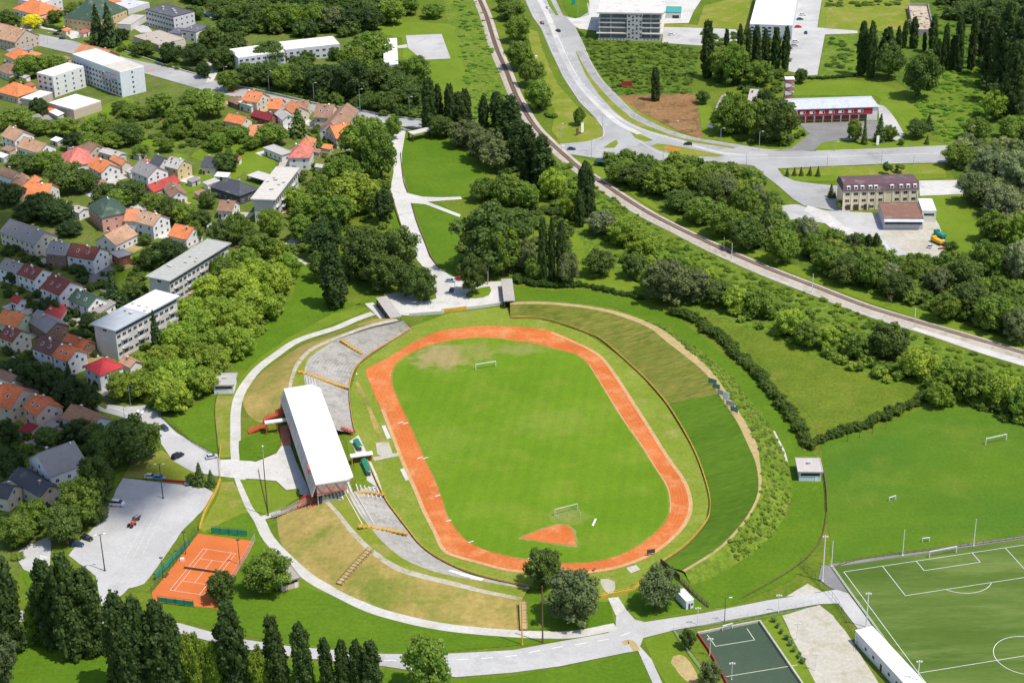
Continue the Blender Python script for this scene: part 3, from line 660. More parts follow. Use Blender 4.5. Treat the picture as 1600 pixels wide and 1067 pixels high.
# the upper part of the east bank is dry and terraced, the lower part green: split where the photo shows the seam
def seg(r_, a, b): return r_[a:b]
KI = 30
KS = min(range(NS), key=lambda i: (rci[i] - G(1125, 619, H_E)).length)
KSI = min(range(NS), key=lambda i: (rin[i] - G(1050, 628)).length)
def resample(pts, n):
    d = [0.0]
    for a, b in zip(pts[:-1], pts[1:]): d.append(d[-1] + (b - a).length)
    out = []; i = 0
    for s in range(n):
        t = d[-1] * s / (n - 1)
        while i < len(d) - 2 and d[i + 1] < t: i += 1
        out.append(pts[i].lerp(pts[i + 1], min(1, (t - d[i]) / max(1e-9, d[i + 1] - d[i]))))
    return out
def bank_rows(a, b, steps, rise=.62):
    """low grassed terrace steps between two lines"""
    rows = []
    for k in range(steps):
        t0, t1 = k / steps, (k + 1) / steps
        lo = [p.lerp(q, t0) for p, q in zip(a, b)]; mid = [p.lerp(q, t0 + (t1 - t0) * rise) for p, q in zip(a, b)]
        for p, q in zip(mid, lo): p.z = q.z + (p.z - q.z) * .25
        rows += [lo, mid]
    rows.append(list(b))
    return rows
loft('embankment', [resample(rin[:KSI + 1], 44), resample(rci[:KS + 1], 44)], M['tan_east'], .12, 16)
loft('embankment', [resample(rin[KSI:], 44), resample(rci[KS:], 44)], M['bank_green'], .1, 16)
loft('crest_path', [rci, rco], M['dirt_tan'])
loft('embankment', [rco, rto], M['weeds'], .15, 5)

# west: toe, crest path, terrace top, terrace foot; north part and south part of the bowl
H_W = 4.5
def west(toe, co_, ci, to_, tin, hz, rows, n=36, wood=None):
    a = rail(toe, n, 0.02); b = rail(co_, n, hz(len(co_))); c_ = rail(ci, n, hz(len(ci))); d = rail(to_, n, [z - .1 for z in hz(len(to_))]); e = rail(tin, n, .15)
    loft('embankment', [a, b], M['tan'], .12, 4)
    loft('crest_path', [b, c_], M['crest'])
    loft('embankment', [c_, d], M['lawn_dry'])
    rowsL = []
    for k in range(rows):
        lo = [p.lerp(q, k / rows) for p, q in zip(e, d)]; mid = [p.lerp(q, (k + .86) / rows) for p, q in zip(e, d)]
        for p, q in zip(mid, lo): p.z = q.z
        up_ = [Vector((p.x, p.y, e[i].z + (d[i].z - e[i].z) * (k + 1) / rows)) for i, p in enumerate(mid)]
        rowsL += [lo, mid, up_]
    rowsL.append(d)
    o = loft('grandstand_terrace', rowsL, M['terrace'], kind='thing')
    for p in o.data.polygons: p.use_smooth = False
    return o, d, e
hn = lambda n: [H_W] * n
tn, dn, en = west([(440, 662), (405, 660), (383, 640), (382, 612), (407, 584), (437, 562), (476, 538), (530, 517), (583, 497)],
     [(447, 632), (449, 612), (458, 576), (476, 551), (501, 536), (570, 509), (618, 498)],
     [(452, 632), (454, 612), (464, 577), (482, 553), (507, 538), (573, 513), (624, 501)],
     [(503, 668), (490, 628), (478, 604), (475, 584), (482, 560), (502, 545), (525, 531), (560, 514), (600, 504), (630, 500)],
     [(554, 676), (550, 654), (546, 614), (550, 589), (560, 571), (580, 554), (612, 534), (644, 515)], hn, 15)
tag(tn, 'grey concrete terrace rows curving north of the white-roofed stand', 'terrace')
hs = lambda n: [H_W * min(1, (n - 1 - i) / (n * .75) + .12) for i in range(n)]
ts, ds_, es = west([(432, 806), (440, 850), (468, 882), (502, 908), (542, 932), (592, 951), (642, 965), (702, 976), (762, 984), (814, 985)],
     [(505, 782), (525, 803), (547, 832), (577, 862), (617, 890), (662, 904), (700, 913), (750, 925), (815, 938)],
     [(511, 780), (531, 801), (554, 829), (584, 858), (624, 884), (668, 898), (706, 907), (753, 920), (817, 933)],
     [(544, 770), (560, 800), (582, 828), (602, 850), (630, 872), (668, 889), (700, 898), (750, 907), (826, 920)],
     [(588, 757), (604, 784), (616, 801), (636, 827), (656, 852), (682, 872), (715, 889), (750, 901), (828, 918)], hs, 9)
tag(ts, 'grey concrete terrace rows narrowing south of the white-roofed stand', 'terrace')

# yellow gangways and red hand rails across the terraces
def gangway(pts, z0, z1, w, mat, label, cat, name, tread=None):
    P = [G(p[0], p[1], z0 + (z1 - z0) * i / (len(pts) - 1)) for i, p in enumerate(pts)]
    root = empty(name, P[0], 0, label, cat)
    a, b = MB(), MB()
    for p, q in zip(P[:-1], P[1:]):
        p, q = p - P[0], q - P[0]
        d = (q - p); k = max(2, int(d.length / 1.2)); side = Vector((-d.y, d.x, 0)).normalized() * (w / 2)
        for i in range(k):
            u, v = p + d * (i / k), p + d * ((i + 1) / k); zt = max(u.z, v.z) + .6
            a.hexa([(u - side).to_tuple()[:2] + (zt - .35,), (v - side).to_tuple()[:2] + (zt - .35,), (v + side).to_tuple()[:2] + (zt - .35,), (u + side).to_tuple()[:2] + (zt - .35,),
                    (u - side).to_tuple()[:2] + (zt,), (v - side).to_tuple()[:2] + (zt,), (v + side).to_tuple()[:2] + (zt,), (u + side).to_tuple()[:2] + (zt,)])
        for s in (-1, 1):
            b.bar(p + side * s + Vector((0, 0, 1.2)), q + side * s + Vector((0, 0, 1.2)), .09)
            for i in range(k + 1):
                u = p + d * (i / k) + side * s; b.bar(u + Vector((0, 0, .1)), u + Vector((0, 0, 1.2)), .07)
    a.build('step', tread or mat, root); b.build('handrail', mat, root)
    return root
gangway([(545, 608), (520, 601), (500, 593), (480, 586), (466, 583)], .4, H_W, 1.2, M['yellow'], 'yellow stepped gangway crossing the concrete terrace north of the stand', 'stairs', 'gangway')
gangway([(566, 555), (548, 544), (532, 533)], .4, 4.0, 1.1, M['yellow'], 'thin yellow gangway near the top end of the north terrace', 'stairs', 'gangway')
gangway([(637, 836), (605, 830), (580, 826), (560, 825)], 1.0, 4.9, 1.1, M['yellow'], 'yellow stepped gangway crossing the south terrace below the stand', 'stairs', 'gangway')
gangway([(553, 678), (543, 674), (533, 670)], .5, 2.0, .8, M['red_paint'], 'red handrail steps at the pitch end of the north terrace', 'stairs', 'handrail_steps')
gangway([(602, 776), (580, 772), (556, 772)], .4, 2.6, .6, M['yellow'], 'low yellow gangway between white benches just south of the stand', 'stairs', 'gangway')
gangway([(530, 915), (553, 888), (580, 860)], .2, 3.9, 2.0, M['rust'], 'brown rusty stairway climbing the dry south bank', 'stairs', 'bank_stairs', M['dirt_tan'])
gangway([(819, 985), (818, 965), (817, 942)], .2, 1.2, 2.2, M['rust'], 'brown railed ramp at the end of the dry bank by the tall poles', 'stairs', 'bank_stairs', M['dirt_tan'])

# white bench rows next to the stand
def benches(A, B, rows, depth, label, z=1.0, dz=.35):
    a, b = G(*A, z), G(*B, z); d = (b - a); nrm = Vector((d.y, -d.x, 0)).normalized()
    root = empty('bench_rows', (a + b) / 2, 0, label, 'bench')
    mid = (a + b) / 2
    for k in range(rows):
        mb = MB(); off = nrm * (k * depth) + Vector((0, 0, dz * k))
        mb.bar(a - mid + off, b - mid + off, .45, .12); mb.bar(a - mid + off - Vector((0, 0, .3)), b - mid + off - Vector((0, 0, .3)), .2, .6)
        mb.build('bench_seat', M['bench_paint'], root)
benches((557, 764), (588, 761), 1, 1, 'single white bench row at the front edge of the terrace by the stand', 1.0)
for k in range(6): pass
tb = empty('bench_rows', G(575, 768, 1), 0, 'block of white bench rows between the stand and the yellow rail', 'bench')
for k in range(6):
    mb = MB(); a = G(556 + k * 6.6, 756 + k * 1.2, 2.9 - k * .4) - tb.location; b = G(563 + k * 6.6, 774 + k * 1.1, 2.9 - k * .4) - tb.location
    mb.bar(a, b, .36, .14); mb.bar(a - Vector((0, 0, .35)), b - Vector((0, 0, .35)), .2, .6); mb.build('bench_seat', M['bench_paint'], tb)
tb = empty('bench_rows', G(560, 800, 3), 0, 'long white bench rows behind the south terrace under the stand end', 'bench')
for k in range(4):
    mb = MB(); a = G(540 + k * 5, 772 - k * 1, 4.6 - k * .3) - tb.location; b = G(567 + k * 6, 820 - k * .5, 4.4 - k * .3) - tb.location
    mb.bar(a, b, .32, .14); mb.bar(a - Vector((0, 0, .4)), b - Vector((0, 0, .4)), .2, .7); mb.build('bench_seat', M['bench_paint'], tb)
tb = empty('bench_rows', G(490, 597, 4), 0, 'white bench rows tucked behind the far end of the stand roof', 'bench')
for k in range(4):
    mb = MB(); a = G(478 + k * 4.5, 588 + k * 1.2, 4.5 - k * .4) - tb.location; b = G(480 + k * 4.5, 601 + k * 1.2, 4.5 - k * .4) - tb.location
    mb.bar(a, b, .32, .14); mb.bar(a - Vector((0, 0, .4)), b - Vector((0, 0, .4)), .2, .7); mb.build('bench_seat', M['bench_paint'], tb)
mbp = patch('pale_slab', [(695, 896), (706, 894), (757, 908), (750, 912)], M['line'], 30)

# low fences
def fence(pts, h, mat, label, name='fence', cat='fence', wall=0.0, wallmat=None, gap=2.5, rails=(1.0, .5), bw=.09, z=0.0, solid=None):
    P = spline([G(p[0], p[1]).to_2d() for p in pts], 6, closed=False)
    c0 = P[len(P) // 2]
    root = empty(name, (c0.x, c0.y, z), 0, label, cat)
    r_, q_, w_ = MB(), MB(), MB()
    acc = 0.0
    for a, b in zip(P[:-1], P[1:]):
        A, B = Vector((a.x - c0.x, a.y - c0.y, 0)), Vector((b.x - c0.x, b.y - c0.y, 0))
        for f_ in rails: r_.bar(A + Vector((0, 0, h * f_)), B + Vector((0, 0, h * f_)), bw)
        if solid:
            r_.hexa([A + Vector((-.03, -.03, h * solid)), B + Vector((-.03, -.03, h * solid)), B + Vector((.03, .03, h * solid)), A + Vector((.03, .03, h * solid)),
                     A + Vector((-.03, -.03, h)), B + Vector((-.03, -.03, h)), B + Vector((.03, .03, h)), A + Vector((.03, .03, h))])
        if wall: w_.bar(A + Vector((0, 0, wall / 2)), B + Vector((0, 0, wall / 2)), .3, wall)
        L = (B - A).length
        while acc < L:
            u = A.lerp(B, acc / L); q_.bar(u, u + Vector((0, 0, h)), bw); acc += gap
        acc -= L
    r_.v, r_.f, r_.m = r_.v + q_.v, r_.f + [tuple(i + len(r_.v) for i in f) for f in q_.f], r_.m + q_.m
    r_.build('railing', mat, root)
    if wall: w_.build('base_wall', wallmat or M['terrace'], root)
    return root
fence([(798, 498)] + E_IN[1:], 1.1, M['yellow'], 'yellow rail on a dark kerb wall along the foot of the east bank', wall=.4, wallmat=M['rust'], bw=.13)
fence([(645, 514), (612, 534), (580, 554), (560, 571), (550, 589), (546, 614), (550, 654), (555, 676)], 1.1, M['yellow'], 'yellow rail curving along the foot of the north terrace', wall=.4, wallmat=M['rust'], bw=.13)
fence([(571, 715), (580, 734), (590, 757), (604, 784), (616, 801), (636, 827), (656, 852), (682, 872), (715, 889), (750, 901), (800, 913), (826, 918)], 1.1, M['yellow'], 'yellow rail curving along the foot of the south terrace', wall=.4, wallmat=M['rust'], bw=.13)
fence([(630, 503), (636, 509), (644, 514)], 1.2, M['rust'], 'short brown rail at the top end of the north terrace', wall=.5)
fence([(1008, 904), (990, 922), (965, 928), (945, 932), (938, 934)], 1.5, M['yellow'], 'yellow barrier across the south entrance beside the pale ramp', wall=.9, wallmat=M['yellow'], bw=.12)
fence([(1032, 882), (1046, 893), (1062, 908)], 2.2, M['dark_metal'], 'dark sheet barrier beside the tree at the south entrance', solid=.1, bw=.14)
fence([(1062, 908), (1075, 920), (1090, 935), (1108, 950)], 1.6, M['rust'], 'rusty brown fence running down to the road behind the white container', wall=.3, bw=.14, rails=(1, .6, .3))
fence([(345, 752), (338, 770), (322, 800), (312, 830)], 2.0, M['yellow'], 'ochre wall fence between the car park and the grass', wall=1.2, wallmat=M['yellow'], bw=.12)
fence([(346, 700), (343, 722), (345, 750)], 1.6, M['yellow'], 'ochre gate railing across the forecourt entrance', bw=.1)
fence([(640, 494), (690, 490), (690, 489)], 1.3, M['white'], 'pale concrete wall left of the orange gate at the plaza', wall=1.25, wallmat=M['concrete'])
fence([(690, 489), (710, 487), (729, 484)], 1.7, M['yellow'], 'orange-yellow solid gate in the wall above the running track', name='gate', cat='gate', solid=.05, wall=1.7, wallmat=M['yellow'])
fence([(729, 484), (760, 480), (786, 476)], 1.3, M['white'], 'pale concrete wall right of the orange gate at the plaza', wall=1.25, wallmat=M['concrete'])
fence([(637, 302), (631, 285), (628, 262), (626, 240)], .8, M['rust'], 'dark low railing along the promenade beside the upper lawn', bw=.14, wall=.3, wallmat=M['dark_metal'])
fence([(643, 319), (652, 350), (664, 380), (674, 404), (686, 420)], .8, M['rust'], 'dark low railing along the promenade beside the lower lawn', bw=.14, wall=.3, wallmat=M['dark_metal'])
fence([(608, 298), (618, 330), (630, 365), (636, 380)], .8, M['rust'], 'dark low railing on the tree side of the promenade', bw=.14, wall=.3, wallmat=M['dark_metal'])
fence([(248, 650), (275, 672), (300, 692), (333, 712)], .9, M['dark_metal'], 'dark fence along the bent access lane beside the lush lawn', bw=.1)
fence([(342, 610), (336, 640), (340, 690), (343, 715)], .9, M['dark_metal'], 'dark wire fence from the small white hut down to the forecourt', bw=.08)
fence([(404, 735), (408, 755), (415, 785), (420, 805)], .9, M['dark_metal'], 'dark thin railing on the lawn beside the stand forecourt', bw=.08)
fence([(1292, 800), (1291, 770), (1287, 740)], 1.5, M['rust'], 'dark fence beside the grey hut on the edge of the training field', bw=.12, wall=.4, wallmat=M['dark_metal'])
fence([(1292, 800), (1285, 838), (1268, 865), (1250, 882), (1215, 905), (1160, 935)], .9, M['rust'], 'thin dark fence curving down the lawn from the training field', bw=.1)
fence([(1250, 882), (1275, 910), (1290, 925), (1310, 950), (1335, 1000), (1340, 1020)], 2.4, M['dark_metal'], 'dark chain-link fence running past the sand lot to the white hall', bw=.06, rails=(1, .5, .05))
fence([(1052, 986), (1120, 978), (1200, 962), (1280, 946)], 2.2, M['grey_metal'], 'grey wire fence between the road and the small dark pitch', bw=.06, rails=(1, .5, .05))
fence([(1052, 986), (1075, 1020), (1100, 1055), (1112, 1080)], 1.2, M['grey_metal'], 'grey wire fence on the grass left of the small dark pitch', bw=.08)
fence([(1302, 888), (1340, 876), (1411, 866), (1521, 852), (1620, 838)], 1.0, M['rust'], 'low brown fence between the training field and the marked pitch', bw=.1)
fence([(1301, 889), (1330, 930), (1370, 985), (1430, 1070)], 1.1, M['white'], 'white low railing along the touchline of the marked pitch', bw=.1)
fence([(240, 748), (260, 752), (298, 755)], 1.0, M['red_paint'], 'dark red barrier panels between the two car parks', wall=.8, wallmat=M['brick_red'])

# surround of the small dark pitch
def wall_thing(pts, h, w, mat, label, name='wall', cat='wall'):
    P = [G(*p) for p in pts]; c0 = P[0]
    mb = MB()
    for a, b in zip(P[:-1], P[1:]):
        a, b = a - c0, b - c0; mb.bar(a + Vector((0, 0, h / 2)), b + Vector((0, 0, h / 2)), w, h)
    o = mb.build(name, mat); o.location = c0
    return tag(o, label, cat)
wall_thing([(1090, 992), (1108, 1018), (1132, 1062), (1145, 1090)], .9, .3, M['brick_red'], 'dark red board along the left side of the small dark pitch')
wall_thing([(1187, 973), (1252, 1068), (1265, 1090)], 1.0, .5, M['sand'], 'pale wall along the right side of the small dark pitch')
wall_thing([(1090, 991), (1130, 983), (1187, 972)], .8, .5, M['sand'], 'pale wall along the far end of the small dark pitch')

# ------------------------------------------------------------------ the covered stand
A, B, Cc = G(443, 607, 12), G(493, 757, 12), G(552, 742, 12)
u = (B - A); LX = u.length; u.normalize(); v = Vector((-u.y, u.x, 0))
if v.dot(Cc - B) < 0: v = -v
LY = v.dot(Cc - B)
ctr = A + u * LX / 2 + v * LY / 2
st = empty('grandstand', (ctr.x, ctr.y, 0), math.atan2(u.y, u.x), 'long covered grandstand with a clean white flat roof beside the track', 'grandstand')
sgn = 1 if (Vector((-u.y, u.x, 0)) - v).length < .1 else -1     # +1 if local +y points to the pitch
hx, hy = LX / 2, LY / 2
def Y(y): return y * sgn
mb = MB()
yb, yf = -hy, hy - 2.6
z0 = 12.0
mb.hexa([(-hx, Y(yb), z0 - .3), (hx, Y(yb), z0 - .3), (hx, Y(yf), z0 - .3), (-hx, Y(yf), z0 - .3), (-hx, Y(yb), z0), (hx, Y(yb), z0), (hx, Y(yf), z0 + .25), (-hx, Y(yf), z0 + .25)])
mb.hexa([(-hx, Y(yf), z0 - .3), (hx, Y(yf), z0 - .3), (hx - 2.5, Y(hy), z0 - .7), (-hx + 2.5, Y(hy), z0 - .7), (-hx, Y(yf), z0 + .25), (hx, Y(yf), z0 + .25), (hx - 2.5, Y(hy), z0 - .45), (-hx + 2.5, Y(hy), z0 - .45)])
for k in range(24):
    x = -hx + 1.4 + k * (LX - 2.8) / 23; mb.box(x - .05, Y(yb + .1) if sgn > 0 else Y(yf - .1), z0 - .05, x + .05, Y(yf - .1) if sgn > 0 else Y(yb + .1), z0 + .2)
mb.build('roof', M['white_metal'], st)
fas = MB(); FH = 4.4
fas.hexa([(-hx + .1, Y(yb - 1.5), z0 - FH), (hx - .1, Y(yb - 1.5), z0 - FH), (hx - .1, Y(yb - 1.3), z0 - FH), (-hx + .1, Y(yb - 1.3), z0 - FH),
          (-hx + .1, Y(yb + .05), z0 - .31), (hx - .1, Y(yb + .05), z0 - .31), (hx - .1, Y(yb + .25), z0 - .31), (-hx + .1, Y(yb + .25), z0 - .31)])
fas.build('fascia', paint('rusty_fascia', (.62, .55, .52), .8, .15, .35, dirt=(.50, .33, .27), ds=.3, dt=(.5, .7)), st)
ENDM = paint('rusty_end_panel', (.37, .31, .29), .8, .2, .35, dirt=(.32, .15, .10), ds=.4, dt=(.5, .7))
for x in (-hx + .1, hx - .3):
    endp = MB(); endp.hexa([(x, Y(yb + .26), z0 - FH), (x + .2, Y(yb + .26), z0 - FH), (x + .2, Y(yf), z0 - FH + .9), (x, Y(yf), z0 - FH + .9), (x, Y(yb + .26), z0 - .31), (x + .2, Y(yb + .26), z0 - .31), (x + .2, Y(yf), z0 - .31), (x, Y(yf), z0 - .31)])
    endp.build('end_panel', ENDM, st)
    x = -hx - .02 if x < 0 else hx + .02; tb2 = MB()
    for k in range(6):
        y0, y1 = yb + .4 + k * (LY - 3.4) / 6, yb + .4 + (k + 1) * (LY - 3.4) / 6
        tb2.bar((x, Y(y0), z0 - 3.2 if k % 2 else z0 - .5), (x, Y(y1), z0 - .5 if k % 2 else z0 - 3.2), .12)
    tb2.bar((x, Y(yb + .3), z0 - 3.3), (x, Y(yf), z0 - 3.3), .14)
    tb2.build('end_truss', M['red_paint'], st)
bw_ = MB(); bw_.box(-hx + .8, Y(yb + 1.2), 0, hx - .8, Y(yb + 1.5), z0 - FH + .4)
bw_.build('back_wall', paint('stand_wall', (.10, .09, .10), .7, .2), st)
for k in range(15):
    x = -hx + 1.0 + k * (LX - 2.0) / 14
    p = MB(); p.bar((x, Y(yb + .6), 0), (x, Y(yb + .6), z0 - .4), .35); p.build('column', M['grey_metal'], st)
for k in range(8):
    x = -hx + 1.2 + k * (LX - 2.4) / 7
    p = MB(); p.bar((x, Y(yb + 1.6), z0 - 1.8), (x, Y(hy - 1.2), z0 - .95), .25, .4); p.build('roof_truss', M['grey_metal'], st)
for k in range(22):
    x = -hx + 2 + k * (LX - 4) / 21; wn = MB()
    wn.box(x - .9, Y(yb + 1.08), 4.4, x + .9, Y(yb + 1.19), 6.4)
    wn.box(x - .9, Y(yb + 1.08), 1.0, x + .9, Y(yb + 1.19), 4.3)
    wn.build('window', M['glass'], st)
for k in range(9):      # seat rows stepping down to the pitch
    p = MB(); y0 = yb + 1.8 + k * 1.25; zt = 6.6 - k * .5
    p.box(-hx + 1, Y(y0), 0, hx - 1, Y(y0 + 1.25), zt); p.box(-hx + 1.2, Y(y0 + .35), zt + .01, hx - 1.2, Y(y0 + .8), zt + .4, 1)
    p.build('seat_row', [M['terrace'], M['line_soft']], st)
bx = MB(); bx.box(hx - 14, Y(yb + .02), z0 - 2.2, hx - 10.5, Y(yb - .6), z0 - .2); bx.build('camera_box', M['red_paint'], st)
for k in (-.55, .1, .62):
    q = MB(); q.tube((k * hx, Y(yb - .4), 7.6), (k * hx, Y(yb - .4), 8.2), .35); q.build('wall_lamp', M['white'], st)

# entrance canopies, players' tunnel, dugouts
def canopy(A, B, C, h, roofm, legm, label, name='canopy', thick=.4, leg=.25, wallm=None):
    a, b, c_ = G(*A, h), G(*B, h), G(*C, h)
    u_ = b - a; L = u_.length; u_.normalize(); n_ = Vector((-u_.y, u_.x, 0)); W = n_.dot(c_ - b)
    m_ = a + u_ * L / 2 + n_ * W / 2; hw = abs(W) / 2
    root = empty(name, (m_.x, m_.y, 0), math.atan2(u_.y, u_.x), label, 'shelter')
    q = MB(); q.box(-L / 2, -hw, h - thick, L / 2, hw, h); q.build('roof', roofm, root)
    k = max(2, int(L / 4) + 1)
    for i in range(k):
        for s in (-1, 1):
            x = -L / 2 + .4 + i * (L - .8) / (k - 1); q = MB(); q.bar((x, s * (hw - .25), 0), (x, s * (hw - .25), h - thick), leg); q.build('leg', legm, root)
    if wallm:
        q = MB(); q.box(-L / 2 + .3, hw - .6, 0, L / 2 - .3, hw - .4, h - thick - .01); q.build('side_wall', wallm, root)
    return root
canopy((414, 661), (451, 656), (451, 652), 5.0, M['white'], M['red_paint'], 'white-roofed entrance bridge on red frames behind the stand', thick=.5)
canopy((548, 714), (583, 709), (583, 704), 3.2, M['white'], M['yellow'], 'white canopy over the players tunnel on yellow frames', thick=.4, wallm=M['rust'])
canopy((610, 497), (587, 465), (602, 459), 3.8, M['gravel'], M['wood'], 'dark-walled shelter with a grey roof left of the plaza', wallm=M['dark_metal'])
canopy((787, 470), (783, 436), (800, 434), 3.8, M['gravel'], M['wood'], 'tall grey-roofed shelter right of the plaza', wallm=M['dark_metal'])
def dugout(p, q, label):
    a, b = G(*p), G(*q); d = b - a; L = d.length; m_ = (a + b) / 2
    root = empty('dugout', m_, math.atan2(d.y, d.x), label, 'dugout')
    mb = MB()
    prof = [(-.9, 0), (-.9, 1.7), (.3, 2.1), (.9, 1.8)]
    for (y0, zz0), (y1, zz1) in zip(prof[:-1], prof[1:]):
        mb.hexa([(-L / 2, y0, zz0), (L / 2, y0, zz0), (L / 2, y1, zz1), (-L / 2, y1, zz1), (-L / 2, y0 + .05, zz0 + .06), (L / 2, y0 + .05, zz0 + .06), (L / 2, y1 + .05, zz1 + .06), (-L / 2, y1 + .05, zz1 + .06)])
    mb.build('shell', paint('dugout_green', (.03, .22, .12), .4, .25), root)
    for s in (-1, 1):
        e_ = MB(); e_.box(s * L / 2 - .05, -.85, 0, s * L / 2 + .05, .5, 1.7); e_.build('end_panel', M['dark_metal'], root)
    e_ = MB(); e_.box(-L / 2 + .2, -.5, .35, L / 2 - .2, .0, .5); e_.build('bench', M['white'], root)
dugout((556, 693), (563, 705), 'green dugout just above the white tunnel canopy')
dugout((568, 724), (577, 744), 'longer green dugout just below the white tunnel canopy')

# red steel stairways at both ends of the stand's back
def steel_stairs(pts, zs, w, label, mat=None):
    mat = mat or M['red_paint']
    P = [G(p[0], p[1], z) for p, z in zip(pts, zs)]; c0 = Vector((P[0].x, P[0].y, 0))
    root = empty('steel_stairs', c0, 0, label, 'stairs')
    a, b, c_ = MB(), MB(), MB()
    for p, q in zip(P[:-1], P[1:]):
        p, q = p - c0, q - c0; d = q - p; s = Vector((-d.y, d.x, 0)).normalized() * (w / 2)
        k = max(3, int(d.length / .5))
        for i in range(k):
            t = p + d * ((i + .5) / k); a.bar(t - s, t + s, .4, .08)
        for g in (-1, 1):
            a.bar(p + s * g, q + s * g, .12, .25)
            for hgt in (.5, 1.0): b.bar(p + s * g + Vector((0, 0, hgt)), q + s * g + Vector((0, 0, hgt)), .1)
            for i in range(0, k + 1, 3):
                t = p + d * (i / k) + s * g; b.bar(t, t + Vector((0, 0, 1.0)), .08)
                if t.z > .5: c_.bar((t.x, t.y, 0), t, .14)
    a.build('stair_flight', mat, root); b.build('handrail', mat, root)
    if c_.v: c_.build('support_frame', mat, root)
    return root
steel_stairs([(445, 800), (468, 790), (484, 775), (497, 768)], [.3, 2.4, 4.6, 6.0], 2.4, 'red steel stairway climbing to the near corner of the stand')
steel_stairs([(478, 812), (488, 792), (497, 772)], [.4, 3.0, 5.0], 1.2, 'narrow red stairway straight below the near corner of the stand')
steel_stairs([(425, 806), (450, 797), (478, 785), (505, 776)], [.6, 1.6, 3.2, 4.4], 1.6, 'pale railed walkway beside the red stairway at the stand', M['gravel'])
steel_stairs([(412, 655), (432, 648), (445, 640), (448, 622)], [1.2, 3.0, 4.4, 5.0], 2.2, 'red steel stairway at the far corner of the stand')
steel_stairs([(388, 676), (405, 668), (418, 664)], [.2, 1.2, 2.2], 1.8, 'red ramp leading up to the white-roofed entrance bridge')

# ------------------------------------------------------------------ goals, benches and other pitch furniture
def goal(p, q, label, h=2.44, depth=1.8, back=1, mat='white', net=True, name='goal'):
    a, b = G(*p), G(*q); d = b - a; L = d.length; m_ = (a + b) / 2
    root = empty(name, m_, math.atan2(d.y, d.x), label, 'goal')
    t = .16
    f = MB(); f.bar((-L / 2, 0, 0), (-L / 2, 0, h), t); f.bar((L / 2, 0, 0), (L / 2, 0, h), t); f.bar((-L / 2 - t / 2, 0, h), (L / 2 + t / 2, 0, h), t + .04)
    f.build('goal_frame', M[mat], root)
    if net:
        g = MB()
        for s in (-1, 1):
            g.bar((s * L / 2, 0, h), (s * L / 2, back * depth * .4, h * .9), .05); g.bar((s * L / 2, back * depth * .4, h * .9), (s * L / 2, back * depth, 0), .05)
            g.bar((s * L / 2, 0, .03), (s * L / 2, back * depth, .03), .05)
        g.bar((-L / 2, back * depth, .03), (L / 2, back * depth, .03), .05)
        n_ = int(L / .8)
        for i in range(1, n_):
            x = -L / 2 + L * i / n_; g.bar((x, back * depth * .4, h * .9), (x, back * depth, 0), .015); g.bar((x, 0, h), (x, back * depth * .4, h * .9), .015)
        for i in range(1, 4):
            y = depth * .4 + depth * .6 * i / 4; zz = h * .9 * (1 - i / 4); g.bar((-L / 2, back * y, zz), (L / 2, back * y, zz), .015)
        g.build('net', M['grey_metal'], root)
    return root
goal((743.5, 578.5), (774.8, 573.5), 'full-size white goal at the far end of the stadium pitch')
goal((866.8, 806), (902.2, 797), 'yellowish goal near the orange clay fan', mat='line_soft', back=-1, net=True)
goal((1540, 695), (1572, 688), 'white goal standing alone on the training field')
goal((1452, 872), (1494, 864), 'white goal on the far goal line of the marked pitch')
goal((1389, 783), (1399, 780), 'small white practice goal in the middle of the training field', h=1.4, depth=.8, back=-1)
goal((1441, 847), (1452, 846), 'small white goal frame lying near the edge of the training field', h=1.5, depth=.8)
goal((1129, 986), (1144, 982), 'small goal at the far end of the small dark pitch', h=1.9, depth=.9)
for k, (x, y) in enumerate(((872, 813), (889, 810), (907, 808))):
    mb = MB(); mb.tube((0, 0, 0), (0, 0, 1.9), .07); mb.box(-.15, -.15, 0, .15, .15, .06)
    o = mb.build('training_pole', M['line_soft']); o.location = G(x, y); tag(o, 'slim pale training pole %s in front of the yellowish goal' % ('left', 'in the middle', 'right')[k], 'pole', 'training poles before the clay fan')
def bench(p, q, label, mat='white', h=.5):
    a, b = G(*p), G(*q); d = b - a; L = d.length
    root = empty('bench', (a + b) / 2, math.atan2(d.y, d.x), label, 'bench')
    s = MB(); s.box(-L / 2, -.3, h - .08, L / 2, .3, h); s.build('seat', M[mat], root)
    for x in (-L / 2 + .2, L / 2 - .2):
        l = MB(); l.bar((x, -.5, 0), (x, 0, h - .1), .12); l.bar((x, .5, 0), (x, 0, h - .1), .12); l.build('leg', M[mat], root)
bench((926, 823), (931, 812), 'white trestle bench right of the training poles')
bench((926, 893), (930, 889), 'small dark frame at the near edge of the track', 'rust')
# score panel and other track-side boards
def board(p, w, h, zb, label, mat, legs=True, rz=0.0, name='signboard', cat='sign', t=.12, legm=None):
    root = empty(name, G(*p), rz, label, cat)
    q = MB(); q.box(-w / 2, -t / 2, zb, w / 2, t / 2, zb + h); q.build('panel', mat, root)
    if legs:
        for x in (-w * .38, w * .38):
            l = MB(); l.bar((x, .0, 0), (x, .0, zb), .12); l.build('leg', legm or M['dark_metal'], root)
    return root
board((1017, 868), 2.6, 1.4, .9, 'dark score panel on legs beside the bend of the track', M['dark_metal'], rz=.25)
board((979, 137), 5.8, 3.0, .6, 'small red board standing in the weedy field', M['brick_red'])
board((910, 209), 2.2, 5.0, .6, 'white board standing in the grass by the junction', M['white'], rz=.9)
board((902, 212), 1.6, 3.6, .4, 'narrow dark board left of the white one by the junction', M['rust'], rz=.6)
board((1110, 207), 4.0, 2.2, 2.4, 'slanted pale roadside board before the trees', M['white'], rz=-.6)
